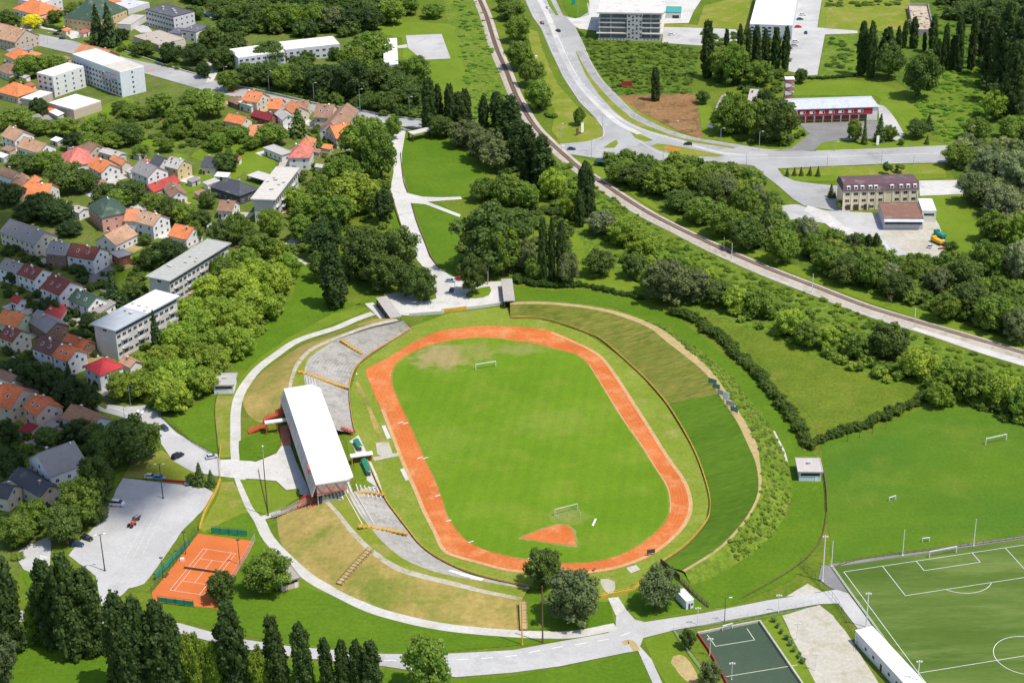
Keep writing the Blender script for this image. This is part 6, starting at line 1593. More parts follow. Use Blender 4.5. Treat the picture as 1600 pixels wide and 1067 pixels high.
TCOL = {'L': (.200, .290, .036), 'M': (.118, .190, .028), 'D': (.076, .124, .026), 'V': (.042, .076, .020), 'G': (.115, .150, .058), 'S': (.17, .215, .105), 'Y': (.50, .50, .02), 'P': (.044, .078, .019), 'B': (.165, .255, .030)}
CW = {'L': 'light green', 'M': 'mid-green', 'D': 'dark green', 'V': 'very dark', 'G': 'grey-green', 'S': 'pale silvery', 'Y': 'yellow-leaved', 'P': 'dark', 'B': 'bright green'}
KW = {'b': ('broadleaf_tree', 'broadleaf tree'), 'p': ('poplar', 'columnar poplar'), 's': ('spruce', 'conical spruce'), 'u': ('shrub', 'rounded shrub')}
TREES = []
def tree(kind, col, x, yt, yb, w):
    H_ = yb - yt
    base = (x, yb - (.16 * min(H_, w) if kind in 'bu' else 2))
    b = G(*base); h = height_of(base[0], base[1], yt) * (.95 if kind in 'bu' else 1.0)
    h = max(1.2, h); wm = w / ppm(b)
    rs = random.Random(int(x * 31 + yt * 17 + yb))
    root = empty(KW[kind][0], b, rs.uniform(0, 6.28))
    lean = .0
    if kind != 'u':
        t = link_mesh('trunk', TRUNK if kind == 'b' else TRUNK_P, root); t.scale = (wm * .8, wm * .8, h) if kind == 'b' else (wm * .7, wm * .7, h)
    lo = .03 if kind == 'b' else .0
    root.rotation_euler = (rs.uniform(-.04, .04), rs.uniform(-.04, .04), root.rotation_euler[2])
    c = link_mesh('crown', rs.choice(CROWN[kind]), root)
    c.location = (0, 0, h * lo)
    pw = {'b': 1.10, 'p': 1.16, 's': 1.1, 'u': 1.08}[kind]
    c.scale = (wm * pw * rs.uniform(.94, 1.06), wm * pw * rs.uniform(.94, 1.06), h * (1 - lo) * (1.0 if kind != 'u' else 1.05))
    k = TCOL[col]; f = rs.uniform(.84, 1.18) * 1.3; g = rs.uniform(.94, 1.07)
    c.color = (k[0] * f / g, k[1] * f, k[2] * f, 1)
    TREES.append((root, kind, col, x, (yt + yb) / 2, h))
    return root

TREE_DATA = '''
pP 20 868 1018 46;pP -8 900 1012 40;pP 84 872 1012 44;pP 118 866 1030 46;pP 150 884 1022 42;pP 190 920 1080 44;pP 221 928 1086 44;pP 252 936 1088 46;pP 207 950 1092 40;pP 368 936 1082 46;pP 437 960 1080 32;pP 477 972 1080 32;pP 515 996 1082 24;pP 538 998 1082 22;pP 561 996 1080 22;pP 583 1002 1084 32;pP 280 960 1085 34
bB 308 978 1085 44;bL 55 932 1000 34;bB 405 1008 1085 36;bB 340 992 1085 36;bM 668 990 1092 74;bG 8 982 1075 50;bD 346 888 946 44;bM 412 862 935 70;bD 852 852 926 54;bG 900 886 982 86;bG 1025 884 962 60;bD 1077 980 1016 24;bG 1110 1028 1078 36
bM 38 802 858 58;bD 105 788 860 56;bD 152 786 822 34;bD 160 704 800 56;bM 128 740 830 66;bD 205 652 738 92;bM 228 658 720 56;bD 168 665 742 54;bM 60 776 838 50;bV 88 694 742 46;bV 20 694 760 46;bV 14 652 702 38;bV 122 652 692 44;bD 78 668 702 44;bD 150 660 704 44;sD 312 720 760 22;sD 331 732 762 18;bD 300 738 760 16
bL 190 578 632 48;bB 224 576 632 54;bL 254 572 628 44;bL 270 590 652 62;bB 288 562 622 58;bL 320 572 624 54;bL 336 540 600 58;bB 306 520 582 58;bL 350 504 570 54;bL 280 500 562 56;bB 316 480 542 58;bL 346 460 522 58;bL 376 470 536 58;bL 396 438 512 58;bB 420 454 506 52;bL 366 418 482 58;bL 400 398 462 54;bL 436 408 470 50;bB 450 392 440 44;bM 406 362 416 50;bL 332 430 484 52;bL 300 462 512 46;bB 376 510 560 48;bL 260 534 592 48;bB 246 556 602 40;bM 380 384 432 50;bM 352 398 446 46;bL 430 372 410 34;sV 248 482 556 26
bV 55 560 612 46;bV 25 562 604 46;sV 98 578 632 34;bV 118 590 654 56;bV 142 602 652 42;bV 76 576 622 38;sV 110 562 612 24;bV 76 466 506 44;sV 178 424 478 34;sV 196 454 486 18;bD 236 384 426 38;bV 272 372 424 56;bM 250 384 426 40;bD 216 440 472 38;bV 140 490 522 36;bV 120 516 540 32;bD 162 488 522 42;bV 26 420 446 28;bV 62 300 348 56;bV 92 312 356 56;bV 20 284 328 46;bV 110 346 372 44;bV 40 318 352 44
bD 108 252 312 58;bD 36 240 278 54;bM 72 236 276 46;bD 130 264 306 48;bD 166 284 328 48;bD 206 280 326 50;bM 190 294 332 42;bM 242 300 346 48;bD 266 308 352 48;bM 290 316 358 46;bD 316 326 366 38;bD 346 342 394 42;bM 372 330 388 46;bD 396 358 398 42;bD 326 296 330 30;bD 226 364 386 22;bM 305 345 382 28
bM 50 84 126 48;bM 86 86 118 44;bV 62 150 186 28;bM 28 166 206 56;bM 62 186 216 38;bM 100 182 216 46;bV 118 204 240 32;bM 150 182 216 46;bM 180 188 222 46;bD 204 190 232 44;bM 170 206 238 42;bM 206 160 192 36;bM 226 166 190 28;bM 256 142 188 42;bM 288 162 212 50;bM 328 142 192 56;bM 302 138 168 44;bM 276 192 222 32;bM 316 190 226 34;bM 340 206 242 28;bM 360 196 216 26;bD 354 236 274 44;bM 222 224 250 26;bM 262 216 242 26;bM 396 212 238 30;bM 430 190 232 46;sD 468 168 214 40;bM 374 196 226 36;bD 190 156 182 28;bM 140 206 242 36;sM 500 198 240 14
bY 50 22 48 32;bM 86 14 40 24;bD 10 14 50 36;bM 26 32 46 16;bM 116 4 28 34;sV 156 4 70 30;sV 174 2 74 34;bV 190 44 66 26;bD 226 62 90 38;bV 268 66 106 36;bV 304 66 108 42;bV 320 96 126 24;bD 304 10 36 34;bD 348 70 116 42
bD 340 -4 30 44;bD 372 2 44 44;bD 402 2 50 42;bM 432 6 58 44;bM 462 2 56 42;bM 492 2 56 44;bG 522 8 56 42;bV 552 10 58 46;bV 582 8 56 42;bM 612 -4 44 46;bM 640 -8 28 38;bM 680 4 32 36;bD 330 38 86 40;bD 368 46 100 42;bD 420 62 112 50;bD 414 94 142 48;bM 450 100 152 50;bD 480 92 152 56;bV 512 96 162 58;bV 546 90 164 58;bM 582 46 108 66;bM 558 72 132 58;bD 602 98 152 56;bD 626 112 168 52;bM 652 84 132 42;bD 640 132 178 52;bD 604 142 182 46;bD 568 146 176 36;bD 386 96 142 44;bM 358 108 148 34
pP 670 120 208 22;pP 686 130 202 16;pP 702 130 206 18;pP 716 144 204 24;pP 730 138 200 18;pP 756 148 208 16;pP 778 142 208 24;pP 800 148 218 32;pP 788 168 218 26;pP 810 188 268 34;pP 826 192 292 28;pP 850 210 302 32;pP 918 250 348 24;pP 906 296 356 16;pP 848 340 442 14;pP 862 338 442 12;pP 877 344 442 16;bG 722 188 238 54;bG 754 196 262 54;bG 772 216 272 50;bD 690 180 222 40
bM 570 176 262 78;bM 596 190 290 56;bM 540 240 304 56;bL 552 266 342 84;bM 502 272 342 46;bM 482 300 352 46;bM 530 300 362 54;bM 470 332 382 42;bV 502 340 412 62;bV 598 292 352 36;pP 524 378 482 38;bD 500 392 446 38;bD 574 346 450 76;bD 622 348 442 66;bD 656 414 478 52;bD 634 408 470 46;bD 600 392 464 56;bL 430 290 332 42;bM 424 322 376 38;bL 456 290 332 38;bM 612 178 222 26
bD 766 308 436 104;bD 738 390 466 42;bM 792 270 332 56;bM 824 284 334 42;bM 756 276 322 46;bG 820 370 432 38;bG 886 390 452 36;bM 836 402 444 26;bD 940 388 438 50;bM 786 344 440 54;bD 808 318 398 54
bM 800 0 36 42;bM 812 22 72 42;bM 816 62 116 42;bM 830 90 142 42;bM 846 122 180 46;bM 905 166 200 20;bM 790 -10 22 34
sD 1196 302 386 32;bD 1110 272 338 44;bS 1262 336 386 36;bM 1272 364 412 34;bG 1330 362 396 22;pP 1355 366 402 12;pP 1368 364 402 12;bM 1224 354 420 50;bS 1184 284 332 30
bD 1390 506 576 60;bM 1098 260 316 46
pP 1104 30 124 20;pP 1135 44 92 10;pP 1156 36 86 10;pP 1168 44 96 10;pP 1181 38 102 14;pP 1196 44 112 12;pP 1212 40 112 14;pP 1226 40 114 12;bM 1126 68 132 46;bM 1150 64 140 48;bM 1180 92 140 44;bM 1150 140 216 56;bM 1182 152 226 56;bD 1214 148 232 70;bV 1196 136 196 34;bM 1130 172 214 44;bD 1100 140 166 22;pP 1024 104 160 14;bD 1252 106 134 20
pP 1345 32 120 18;pP 1360 30 124 16;pP 1383 40 112 24;pP 1404 40 84 9;pP 1412 32 78 9;pP 1427 26 78 14;pP 1444 50 82 7;pP 1457 24 86 14;pP 1464 60 112 11;pP 1475 36 112 12;pP 1487 54 112 11;pP 1497 24 114 14;pP 1516 20 112 14;pP 1534 14 102 16;bD 1432 74 162 58;bD 1388 62 132 46;bL 1556 138 196 42;bM 1528 182 228 44;bM 1580 178 226 50;bM 1336 186 226 24;sD 1350 180 228 10;sD 1373 176 224 20;bM 1389 194 224 24;bD 1430 186 222 34;sD 1450 178 206 20;sD 1448 210 228 9;bM 1409 216 229 10
pP 1562 0 142 36;pP 1590 8 170 40;pP 1546 24 124 26;pP 1578 60 190 34
sD 1230 262 278 8;sD 1241 261 277 8;sD 1252 260 277 8;sD 1265 259 277 9;sD 1278 259 278 9;sD 1298 286 311 12;sD 1304 298 312 7;uD 1386 254 276 18;uM 1404 256 273 20;uM 1318 288 300 8;uM 1310 312 330 14
'''
for ln in TREE_DATA.strip().split('\n'):
    for e in ln.split(';'):
        k, x, yt, yb, w_ = e.split(); tree(k[0], k[1], float(x), float(yt), float(yb), float(w_))

TREE_DATA2 = '''
bM 968 252 294 48;bD 1000 252 300 54;bM 1034 256 312 56;bM 1066 252 304 54;bG 1132 264 330 54;bM 1162 288 346 46;bD 1062 298 338 48;bM 1092 306 358 50;bM 1130 318 380 56;bD 1168 336 400 52;bL 1150 280 320 34;bM 1298 382 436 52;bD 1318 398 450 56;bM 1354 396 456 54;bS 1388 410 452 40;bD 1400 424 474 56;bM 1436 404 456 52;bG 1466 416 472 48;bD 1502 398 470 56;bM 1542 372 444 56;bS 1590 372 452 54;bD 1514 440 502 62;bM 1552 458 524 62;bG 1594 478 545 60;bM 1480 456 508 46
bM 1500 224 268 50;bS 1542 228 288 54;bS 1582 230 300 54;bG 1528 268 330 54;bS 1568 286 348 56;bM 1556 328 386 50;bB 1594 328 402 54
bS 944 328 376 50;bL 978 338 392 54;bL 1008 362 412 46;bD 990 392 440 40;bG 1046 402 484 74;bM 1022 412 466 48;bG 1086 418 480 58;bD 1122 438 482 54;bL 1146 444 492 46;bM 1182 452 502 46;bL 1232 478 530 44;bM 1256 500 548 44;bL 1292 508 548 40;bM 1338 516 566 44;bL 1432 540 600 54;bB 1484 560 622 54;bM 1522 566 632 52;bL 1562 576 644 52;bM 1594 598 660 46;bB 1462 596 640 40;bL 868 262 320 44;bB 888 300 350 34
'''
for ln in TREE_DATA2.strip().split('\n'):
    for e in ln.split(';'):
        k, x, yt, yb, w_ = e.split(); tree(k[0], k[1], float(x), float(yt), float(yb), float(w_))

def label_trees():
    ORD = ['', 'second', 'third', 'fourth', 'fifth', 'sixth', 'seventh', 'eighth', 'ninth', 'tenth', 'eleventh', 'twelfth', 'thirteenth', 'fourteenth', 'fifteenth', 'sixteenth', 'seventeenth', 'eighteenth', 'nineteenth', 'twentieth']
    keys = {}
    for r_, x_, y_, c_ in SHEDS: TREES.append((r_, 'shed', c_, x_, y_, 3))
    for root, kind, col, x, y, h in TREES:
        best = min(LAND, key=lambda l: math.hypot((l[0] - x), (l[1] - y) * 1.3))
        dx, dy = x - best[0], y - best[1]
        rel = ('left of' if dx < 0 else 'right of') if abs(dx) > abs(dy) * 1.25 else ('behind' if dy < 0 else 'in front of')
        if best[2].startswith(('the main road', 'the railway', 'the upper rail')): rel = {'in front of': 'this side of', 'behind': 'beyond'}.get(rel, rel)
        keys.setdefault((CW.get(col, 'small ' + col), KW[kind][1] if kind in KW else 'shed', rel, best[2]), []).append((math.hypot(dx, dy), root))
        root['category'] = 'shrub' if kind == 'u' else ('tree' if kind in KW else 'shed')
    for (cw, kw, rel, land), L in keys.items():
        L.sort(key=lambda t: t[0])
        for i, (_, root) in enumerate(L):
            if len(L) == 1: root['label'] = f'{cw} {kw} {rel} {land}'
            elif i == 0: root['label'] = f'{cw} {kw} {rel} {land}, the nearest'
            else: root['label'] = f'{cw} {kw} {rel} {land}, {ORD[i]} nearest'
label_trees()

def inside(p, poly):
    c = False; n = len(poly)
    for i in range(n):
        a, b = poly[i], poly[i - 1]
        if (a[1] > p[1]) != (b[1] > p[1]) and p[0] < (b[0] - a[0]) * (p[1] - a[1]) / (b[1] - a[1]) + a[0]: c = not c
    return c

def scatter(poly, n, seed):
    P = [tuple(G(*p).to_2d()) for p in poly]; xs = [p[0] for p in P]; ys = [p[1] for p in P]
    rng = random.Random(seed); out = []
    while len(out) < n:
        p = (rng.uniform(min(xs), max(xs)), rng.uniform(min(ys), max(ys)))
        if inside(p, P): out.append(p)
    return out

def tinted(part, mat4, t):
    (qv, qf, qt), (tv, tf_, tt) = part
    f = lambda v: v @ mat4[:3, :3].T + mat4[:3, 3]
    return (f(qv), qf, np.clip(qt + t, 0, 1)), (f(tv), tf_, np.clip(tt + t, 0, 1))

def thicket(name, polys, dens, hr, wr, col, seed, label=None, var=.3, k_=2.6):
    """shrubs and young trees grown together so that they read as one mass"""
    rng = random.Random(seed); parts = []
    for k, poly in enumerate(polys):
        P = [G(*p) for p in poly]; A = 0.0
        for i in range(len(P)): A += P[i - 1].x * P[i].y - P[i].x * P[i - 1].y
        pts = scatter(poly, int(abs(A) / 2 * dens * (k_ if dens < .03 else 1.8)), seed + k)
        for (x, y) in pts:
            w_ = rng.uniform(*wr); h = rng.uniform(*hr) * (.6 + .4 * (w_ - wr[0]) / max(.01, wr[1] - wr[0])); a = rng.uniform(0, 6.28)
            mtx = np.array([[w_ * math.cos(a), -w_ * math.sin(a), 0, x], [w_ * math.sin(a), w_ * math.cos(a), 0, y], [0, 0, h, -.08 * h], [0, 0, 0, 1]])
            parts.append(tinted(rng.choice(LOW), mtx, rng.uniform(-var, var) * 1.3))
    o = bpy.data.objects.new(name, foliage_mesh(name, parts)); COL.objects.link(o); o.color = (*[v * 1.3 for v in col], 1)
    return tag(o, kind='stuff') if label is None else tag(o, label, 'hedge')

thicket('thicket', [[(945, 255), (1000, 250), (1120, 258), (1165, 272), (1200, 300), (1225, 345), (1250, 352), (1280, 365), (1360, 385), (1400, 405), (1465, 415), (1480, 396), (1545, 400), (1558, 388), (1600, 400), (1640, 560), (1560, 520), (1440, 478), (1390, 470), (1290, 425), (1200, 390), (1130, 360), (1060, 330), (1000, 300)]], .022, (3, 9), (4, 9.5), (.115, .185, .030), 21, var=.45)
thicket('woodland', [[(1480, 228), (1530, 232), (1640, 240), (1640, 420), (1580, 400), (1550, 360), (1525, 310), (1503, 270)]], .02, (4, 11), (5, 11), (.145, .190, .072), 22, var=.45)
thicket('woodland', [[(1540, -20), (1640, -20), (1640, 240), (1600, 225), (1560, 190), (1530, 120), (1530, 50)], [(1460, -20), (1540, -20), (1535, 40), (1480, 30)]], .010, (7, 13), (7, 12), (.055, .10, .022), 23)
thicket('woodland', [[(285, -30), (640, -30), (640, 10), (600, 40), (560, 58), (420, 60), (345, 50), (330, 10), (290, 10)]], .008, (8, 13), (8, 13), (.066, .115, .024), 24)
thicket('woodland', [[(345, 95), (400, 130), (520, 165), (590, 182), (650, 186), (662, 140), (640, 110), (560, 95), (470, 84), (400, 84)]], .008, (5, 10), (6, 10), (.075, .13, .024), 25)
thicket('brambles', [[(1020, 465), (1060, 462), (1200, 520), (1300, 565), (1380, 597), (1440, 604), (1470, 630), (1520, 642), (1640, 680), (1640, 640), (1500, 590), (1400, 545), (1300, 512), (1180, 462), (1100, 430), (1040, 400), (985, 368), (935, 330), (915, 345), (960, 400), (1000, 430)]], .020, (2.2, 5.5), (3.5, 7), (.160, .245, .032), 26, var=.45)
thicket('brambles', [[(925, 290), (1010, 345), (1060, 372), (1150, 420), (1270, 462), (1400, 512), (1500, 545), (1640, 590), (1640, 645), (1500, 595), (1400, 550), (1300, 516), (1180, 466), (1100, 432), (1040, 402), (985, 370), (930, 325)]], .029, (.6, 1.6), (1.5, 3.8), (.125, .21, .022), 27, var=.4, k_=3.6)
thicket('brambles', [[(880, 250), (920, 280), (925, 330), (905, 345), (880, 340), (845, 300), (860, 270)]], .02, (1.5, 4), (4, 7), (.125, .215, .026), 28)
thicket('weeds', [[(905, 50), (935, 64), (1038, 70), (1092, 76), (1086, 105), (1080, 146), (965, 149), (950, 130), (925, 95)]], .028, (.6, 2.4), (1.6, 4.2), (.112, .185, .022), 29, var=.35)
thicket('weeds', [[(910, 52), (935, 66), (1036, 72), (1088, 78), (1082, 104), (1076, 143), (966, 146), (953, 128), (928, 94)]], .029, (.4, 1.2), (1.2, 3), (.135, .215, .028), 49, var=.4)
thicket('weeds', [[(700, -20), (748, -20), (760, 40), (786, 118), (792, 150), (775, 190), (742, 205), (728, 150), (716, 70), (720, 30)]], .012, (.4, 1.3), (2, 4.5), (.13, .25, .03), 30, var=.35)
thicket('weeds', [[(1445, 112), (1530, 110), (1545, 150), (1520, 222), (1475, 222), (1445, 190), (1425, 150)]], .025, (.5, 1.6), (2, 5), (.12, .25, .025), 31, var=.35)
thicket('weeds', [[(1270, -10), (1420, -20), (1425, 8), (1290, 12)], [(1295, 60), (1340, 62), (1338, 110), (1290, 112)], [(1455, 5), (1540, 0), (1530, 110), (1460, 108)]], .012, (.6, 2.2), (2.5, 6), (.09, .18, .025), 32)
def bank_weeds():
    rng = random.Random(33); parts = []
    for k in range(760):
        i = rng.uniform(14, NS - 5); t = rng.random(); a = int(i); f = i - a
        p = rco[a].lerp(rco[a + 1], f).lerp(rto[a].lerp(rto[a + 1], f), t)
        w_ = rng.uniform(.5, 1.9) * (1.5 if i < 34 and rng.random() < .25 else 1); h = w_ * rng.uniform(.3, .6); q = rng.uniform(0, 6.28)
        mtx = np.array([[w_ * math.cos(q), -w_ * math.sin(q), 0, p.x], [w_ * math.sin(q), w_ * math.cos(q), 0, p.y], [0, 0, h, p.z - .1], [0, 0, 0, 1]])
        parts.append(tinted(rng.choice(LOW), mtx, rng.uniform(-.5, .3)))
    o = bpy.data.objects.new('weeds', foliage_mesh('weeds', parts)); COL.objects.link(o); o.color = (.20, .31, .045, 1); tag(o, kind='stuff')
bank_weeds()
thicket('garden_shrubs', [[(130, 195), (200, 225), (320, 235), (380, 250), (430, 215), (390, 180), (330, 200), (255, 180), (200, 170)], [(60, 240), (140, 300), (300, 350), (330, 370), (250, 330), (120, 260)], [(0, 690), (100, 750), (160, 740), (180, 660), (80, 660), (40, 690)], [(150, 440), (240, 400), (230, 450), (190, 480)], [(0, 540), (80, 600), (150, 640), (140, 610), (60, 545)], [(0, 800), (60, 860), (10, 880)], [(0, 140), (40, 180), (90, 180), (30, 120)], [(180, 80), (330, 125), (300, 105), (190, 70)], [(480, 200), (600, 200), (610, 330), (560, 460), (470, 400), (440, 330)]], .012, (1.4, 4.6), (2.6, 6.2), (.105, .170, .026), 34, var=.4)
thicket('garden_shrubs', [[(0, 385), (60, 400), (150, 425), (205, 440), (175, 480), (100, 440), (0, 405)], [(0, 445), (60, 460), (110, 480), (140, 500), (150, 540), (110, 520), (60, 490), (0, 475)], [(0, 540), (50, 560), (110, 580), (165, 610), (150, 645), (100, 625), (40, 590), (0, 575)], [(150, 490), (200, 500), (150, 560), (128, 540)], [(100, 640), (170, 680), (150, 740), (110, 700), (0, 690), (0, 655), (90, 680)], [(70, 755), (110, 745), (130, 800), (60, 830)]], .02, (1.8, 5), (2.6, 5.5), (.058, .10, .022), 44, var=.35)
thicket('understorey', [[(170, 585), (300, 480), (360, 400), (450, 390), (465, 420), (440, 490), (370, 560), (330, 605), (270, 650), (200, 625)]], .016, (2.5, 5), (4, 8), (.165, .25, .032), 35, var=.4)
thicket('understorey', [[(660, 190), (800, 205), (870, 300), (900, 340), (880, 440), (820, 448), (800, 430), (740, 440), (715, 390), (760, 310), (770, 270), (720, 235), (680, 222)]], .009, (2, 5), (4, 8), (.085, .14, .026), 36, var=.35)
thicket('understorey', [[(0, 1010), (60, 1000), (180, 1040), (300, 1085), (600, 1090), (600, 1060), (440, 1040), (330, 1020), (270, 1000)]], .012, (1.5, 4), (3, 6), (.09, .18, .025), 37, var=.4)
thicket('understorey', [[(1100, 50), (1230, 60), (1230, 115), (1215, 150), (1255, 215), (1240, 232), (1140, 222), (1120, 190), (1180, 150), (1110, 130)]], .012, (2, 5), (4, 7), (.09, .15, .024), 38)
thicket('understorey', [[(795, -10), (808, -10), (822, 60), (850, 140), (866, 185), (845, 190), (828, 140), (800, 60)]], .014, (2, 4), (3, 6), (.08, .165, .02), 39)

def hedge(pts, w, h, col, seed, label, dens=.9):
    rng = random.Random(seed); P = [G(*p).to_2d() for p in pts]; P = spline(P, 5, closed=False); parts = []
    acc = 0.0
    for a, b in zip(P[:-1], P[1:]):
        L = (b - a).length; d = (b - a) / max(L, 1e-6); nrm = Vector((-d.y, d.x))
        while acc < L:
            p = a + d * acc + nrm * rng.uniform(-.25, .25) * w
            ww = w * rng.uniform(.8, 1.3); hh_ = h * rng.uniform(.75, 1.25); t = rng.uniform(0, 6.28)
            mtx = np.array([[ww * math.cos(t), -ww * math.sin(t), 0, p.x], [ww * math.sin(t), ww * math.cos(t), 0, p.y], [0, 0, hh_, -.05 * hh_], [0, 0, 0, 1]])
            parts.append(tinted(rng.choice(LOW), mtx, rng.uniform(-.3, .3))); acc += w * .45 / dens
        acc -= L
    o = bpy.data.objects.new('hedge', foliage_mesh('hedge', parts)); COL.objects.link(o); o.color = (*col, 1)
    return tag(o, label, 'hedge')
hedge([(1050, 490), (1085, 500), (1110, 520), (1140, 545), (1170, 575), (1195, 600), (1220, 632), (1240, 660), (1255, 685), (1272, 706)], 5.0, 3.4, (.085, .145, .022), 41, 'long unclipped hedge between the curving lawn and the meadow')
hedge([(1276, 694), (1310, 680), (1350, 668), (1385, 652), (1420, 636), (1445, 624)], 4.2, 3.2, (.085, .145, .022), 42, 'unclipped hedge between the meadow and the training field')
hedge([(1445, 622), (1500, 620), (1540, 634), (1600, 655), (1640, 668)], 6, 4, (.09, .15, .024), 43, 'thick hedge along the top edge of the training field')
hedge([(905, 446), (930, 452), (960, 458), (1005, 468)], 3, 2.0, (.05, .12, .016), 44, 'low hedge along the lawn north of the east bank')
hedge([(808, 440), (835, 446), (870, 448), (900, 450)], 3.5, 2.6, (.06, .13, .018), 45, 'hedge beneath the birches right of the tall grey-roofed shelter')
hedge([(348, 128), (420, 143), (500, 161), (560, 171), (640, 183)], 2.4, 1.6, (.11, .22, .02), 46, 'clipped light hedge behind the street wall below the park')
hedge([(190, 78), (240, 93), (290, 109), (325, 119)], 2.2, 1.6, (.05, .11, .016), 47, 'clipped dark hedge behind the street wall at the clinic')
hedge([(68, 42), (90, 46), (100, 50), (118, 36)], 3, 2.0, (.06, .13, .018), 48, 'clipped hedge around the corner garden by the yellow tree')
hedge([(1226, 122), (1275, 124), (1335, 120)], 3, 1.6, (.06, .13, .018), 49, 'low hedge between the long car park and the station lawn')

# vines on their frames in the narrow strip beside the sand lot: a row of slanted young plants
for k in range(8):
    p = G(1209 + k * 6.5, 972 + k * 9.2); h = 1.7
    root = empty('young_tree', p, k * .8, ('first' if k == 0 else ('last' if k == 7 else ('second', 'third', 'fourth', 'fifth', 'sixth', 'seventh')[k - 1])) + ' staked pale young tree in the strip beside the sand lot, counted from the road', 'tree', 'staked young trees beside the sand lot')
    t = link_mesh('trunk', TRUNK_P, root); t.scale = (1.2, 1.2, h)
    c = link_mesh('crown', CROWN['u'][k % 4], root); c.scale = (2.4, 1.6, 1.7); c.location = (0, 0, .3); c.color = (.17, .26, .11, 1)
patch('lawn', [(1200, 966), (1220, 962), (1246, 1012), (1274, 1067), (1280, 1090), (1262, 1090), (1248, 1062), (1190, 974)], M['lawn'], 6)
# bare tree at the plaza
def bare_tree(p, h, label, col, seed):
    rng = random.Random(seed); mb = MB()
    def limb(a, d, l, r, lev):
        b = a + d * l; mb.tube(a, b, r, r * .6, 6)
        if lev == 0: return
        for k in range(3 if lev > 1 else 4):
            e = (d + Vector((rng.uniform(-.8, .8), rng.uniform(-.8, .8), rng.uniform(-.1, .5)))).normalized(); limb(a + d * l * rng.uniform(.55, 1), e, l * rng.uniform(.5, .75), r * .5, lev - 1)
    limb(Vector((0, 0, 0)), Vector((.05, 0, 1)), h * .42, h * .022, 4)
    root = empty('bare_tree', G(*p), 0, label, 'tree'); mb.build('branches', paint('dead_wood', col, .9, .15), root)
bare_tree((762, 445), 13, 'leafless pale tree between the big dark trees and the plaza', (.36, .32, .27), 3)
bare_tree((1392, 478), 6, 'leafless brown bush between the thicket and the railway', (.34, .25, .17), 4)
bare_tree((94, 770), 5, 'leafless reddish shrub in front of the dark blue-black roof', (.20, .12, .07), 5)
# ------------------------------------------------------------------ railway
RAILPX = [(742, -30), (749, 0), (760, 27), (775, 75), (790, 110), (806, 150), (832, 195), (855, 220), (880, 243), (907, 266), (932, 282), (975, 311), (1012, 334), (1050, 354), (1100, 378), (1145, 399), (1200, 422), (1270, 449), (1350, 480), (1425, 503), (1525, 532), (1600, 554), (1700, 584)]
RP = spline([G(*p).to_2d() for p in RAILPX], 8, closed=False)
rw = empty('railway_track', (RP[60].x, RP[60].y, 0), 0, 'single railway line on pale ballast curving across the whole view', 'railway')
o0 = Vector((RP[60].x, RP[60].y))
RL = [p - o0 for p in RP]
def offs(P, d):
    out = []
    for i in range(len(P)):
        t = (P[min(i + 1, len(P) - 1)] - P[max(i - 1, 0)]).normalized(); out.append(P[i] + Vector((-t.y, t.x)) * d)
    return out
mb = MB()
l0, l1, l2, l3 = offs(RL, 3.6), offs(RL, 2.1), offs(RL, -2.1), offs(RL, -3.9)
for i in range(len(RL) - 1):
    for a, b, za, zb in ((l0, l1, .12, .6), (l1, l2, .6, .6), (l2, l3, .6, .12)):
        mb.face([(*b[i], zb), (*b[i + 1], zb), (*a[i + 1], za), (*a[i], za)])
mb.build('ballast', ground_mat('ballast', (.44, .38, .31), (.50, .44, .37), .1, (.33, .27, .21), .2, (.5, .7), .2, 1.3), rw)
mb = MB(); acc = 0.0
for a, b in zip(RL[:-1], RL[1:]):
    L = (b - a).length; d = (b - a).normalized(); n_ = Vector((-d.y, d.x))
    while acc < L:
        p = a + d * acc; mb.bar((*(p - n_ * 1.25), .66), (*(p + n_ * 1.25), .66), .3, .16); acc += .75
    acc -= L
mb.build('sleepers', paint('sleeper', (.20, .14, .11), .9, .2), rw)
for s in (-.75, .75):
    mb = MB(); P = offs(RL, s)
    for a, b in zip(P[:-1], P[1:]): mb.bar((*a, .82), (*b, .82), .17, .17)
    mb.build('rail', paint('rail_steel', (.17, .10, .075), .5, .15), rw)
strip('gravel_verge', [(907, 272), (932, 289), (975, 319), (1012, 341), (1050, 360), (1100, 386), (1145, 407), (1200, 431), (1270, 458), (1350, 489), (1425, 513), (1525, 543), (1600, 565), (1700, 595)], 3.6, M['gravel'], 3)
strip('gravel_verge', [(1430, 512), (1525, 545), (1600, 568), (1700, 598)], 4.5, M['concrete'], 4)
strip('gravel_verge', [(753, 28), (768, 78), (783, 114), (799, 152), (825, 198), (848, 224)], 2.2, M['gravel'], 3)

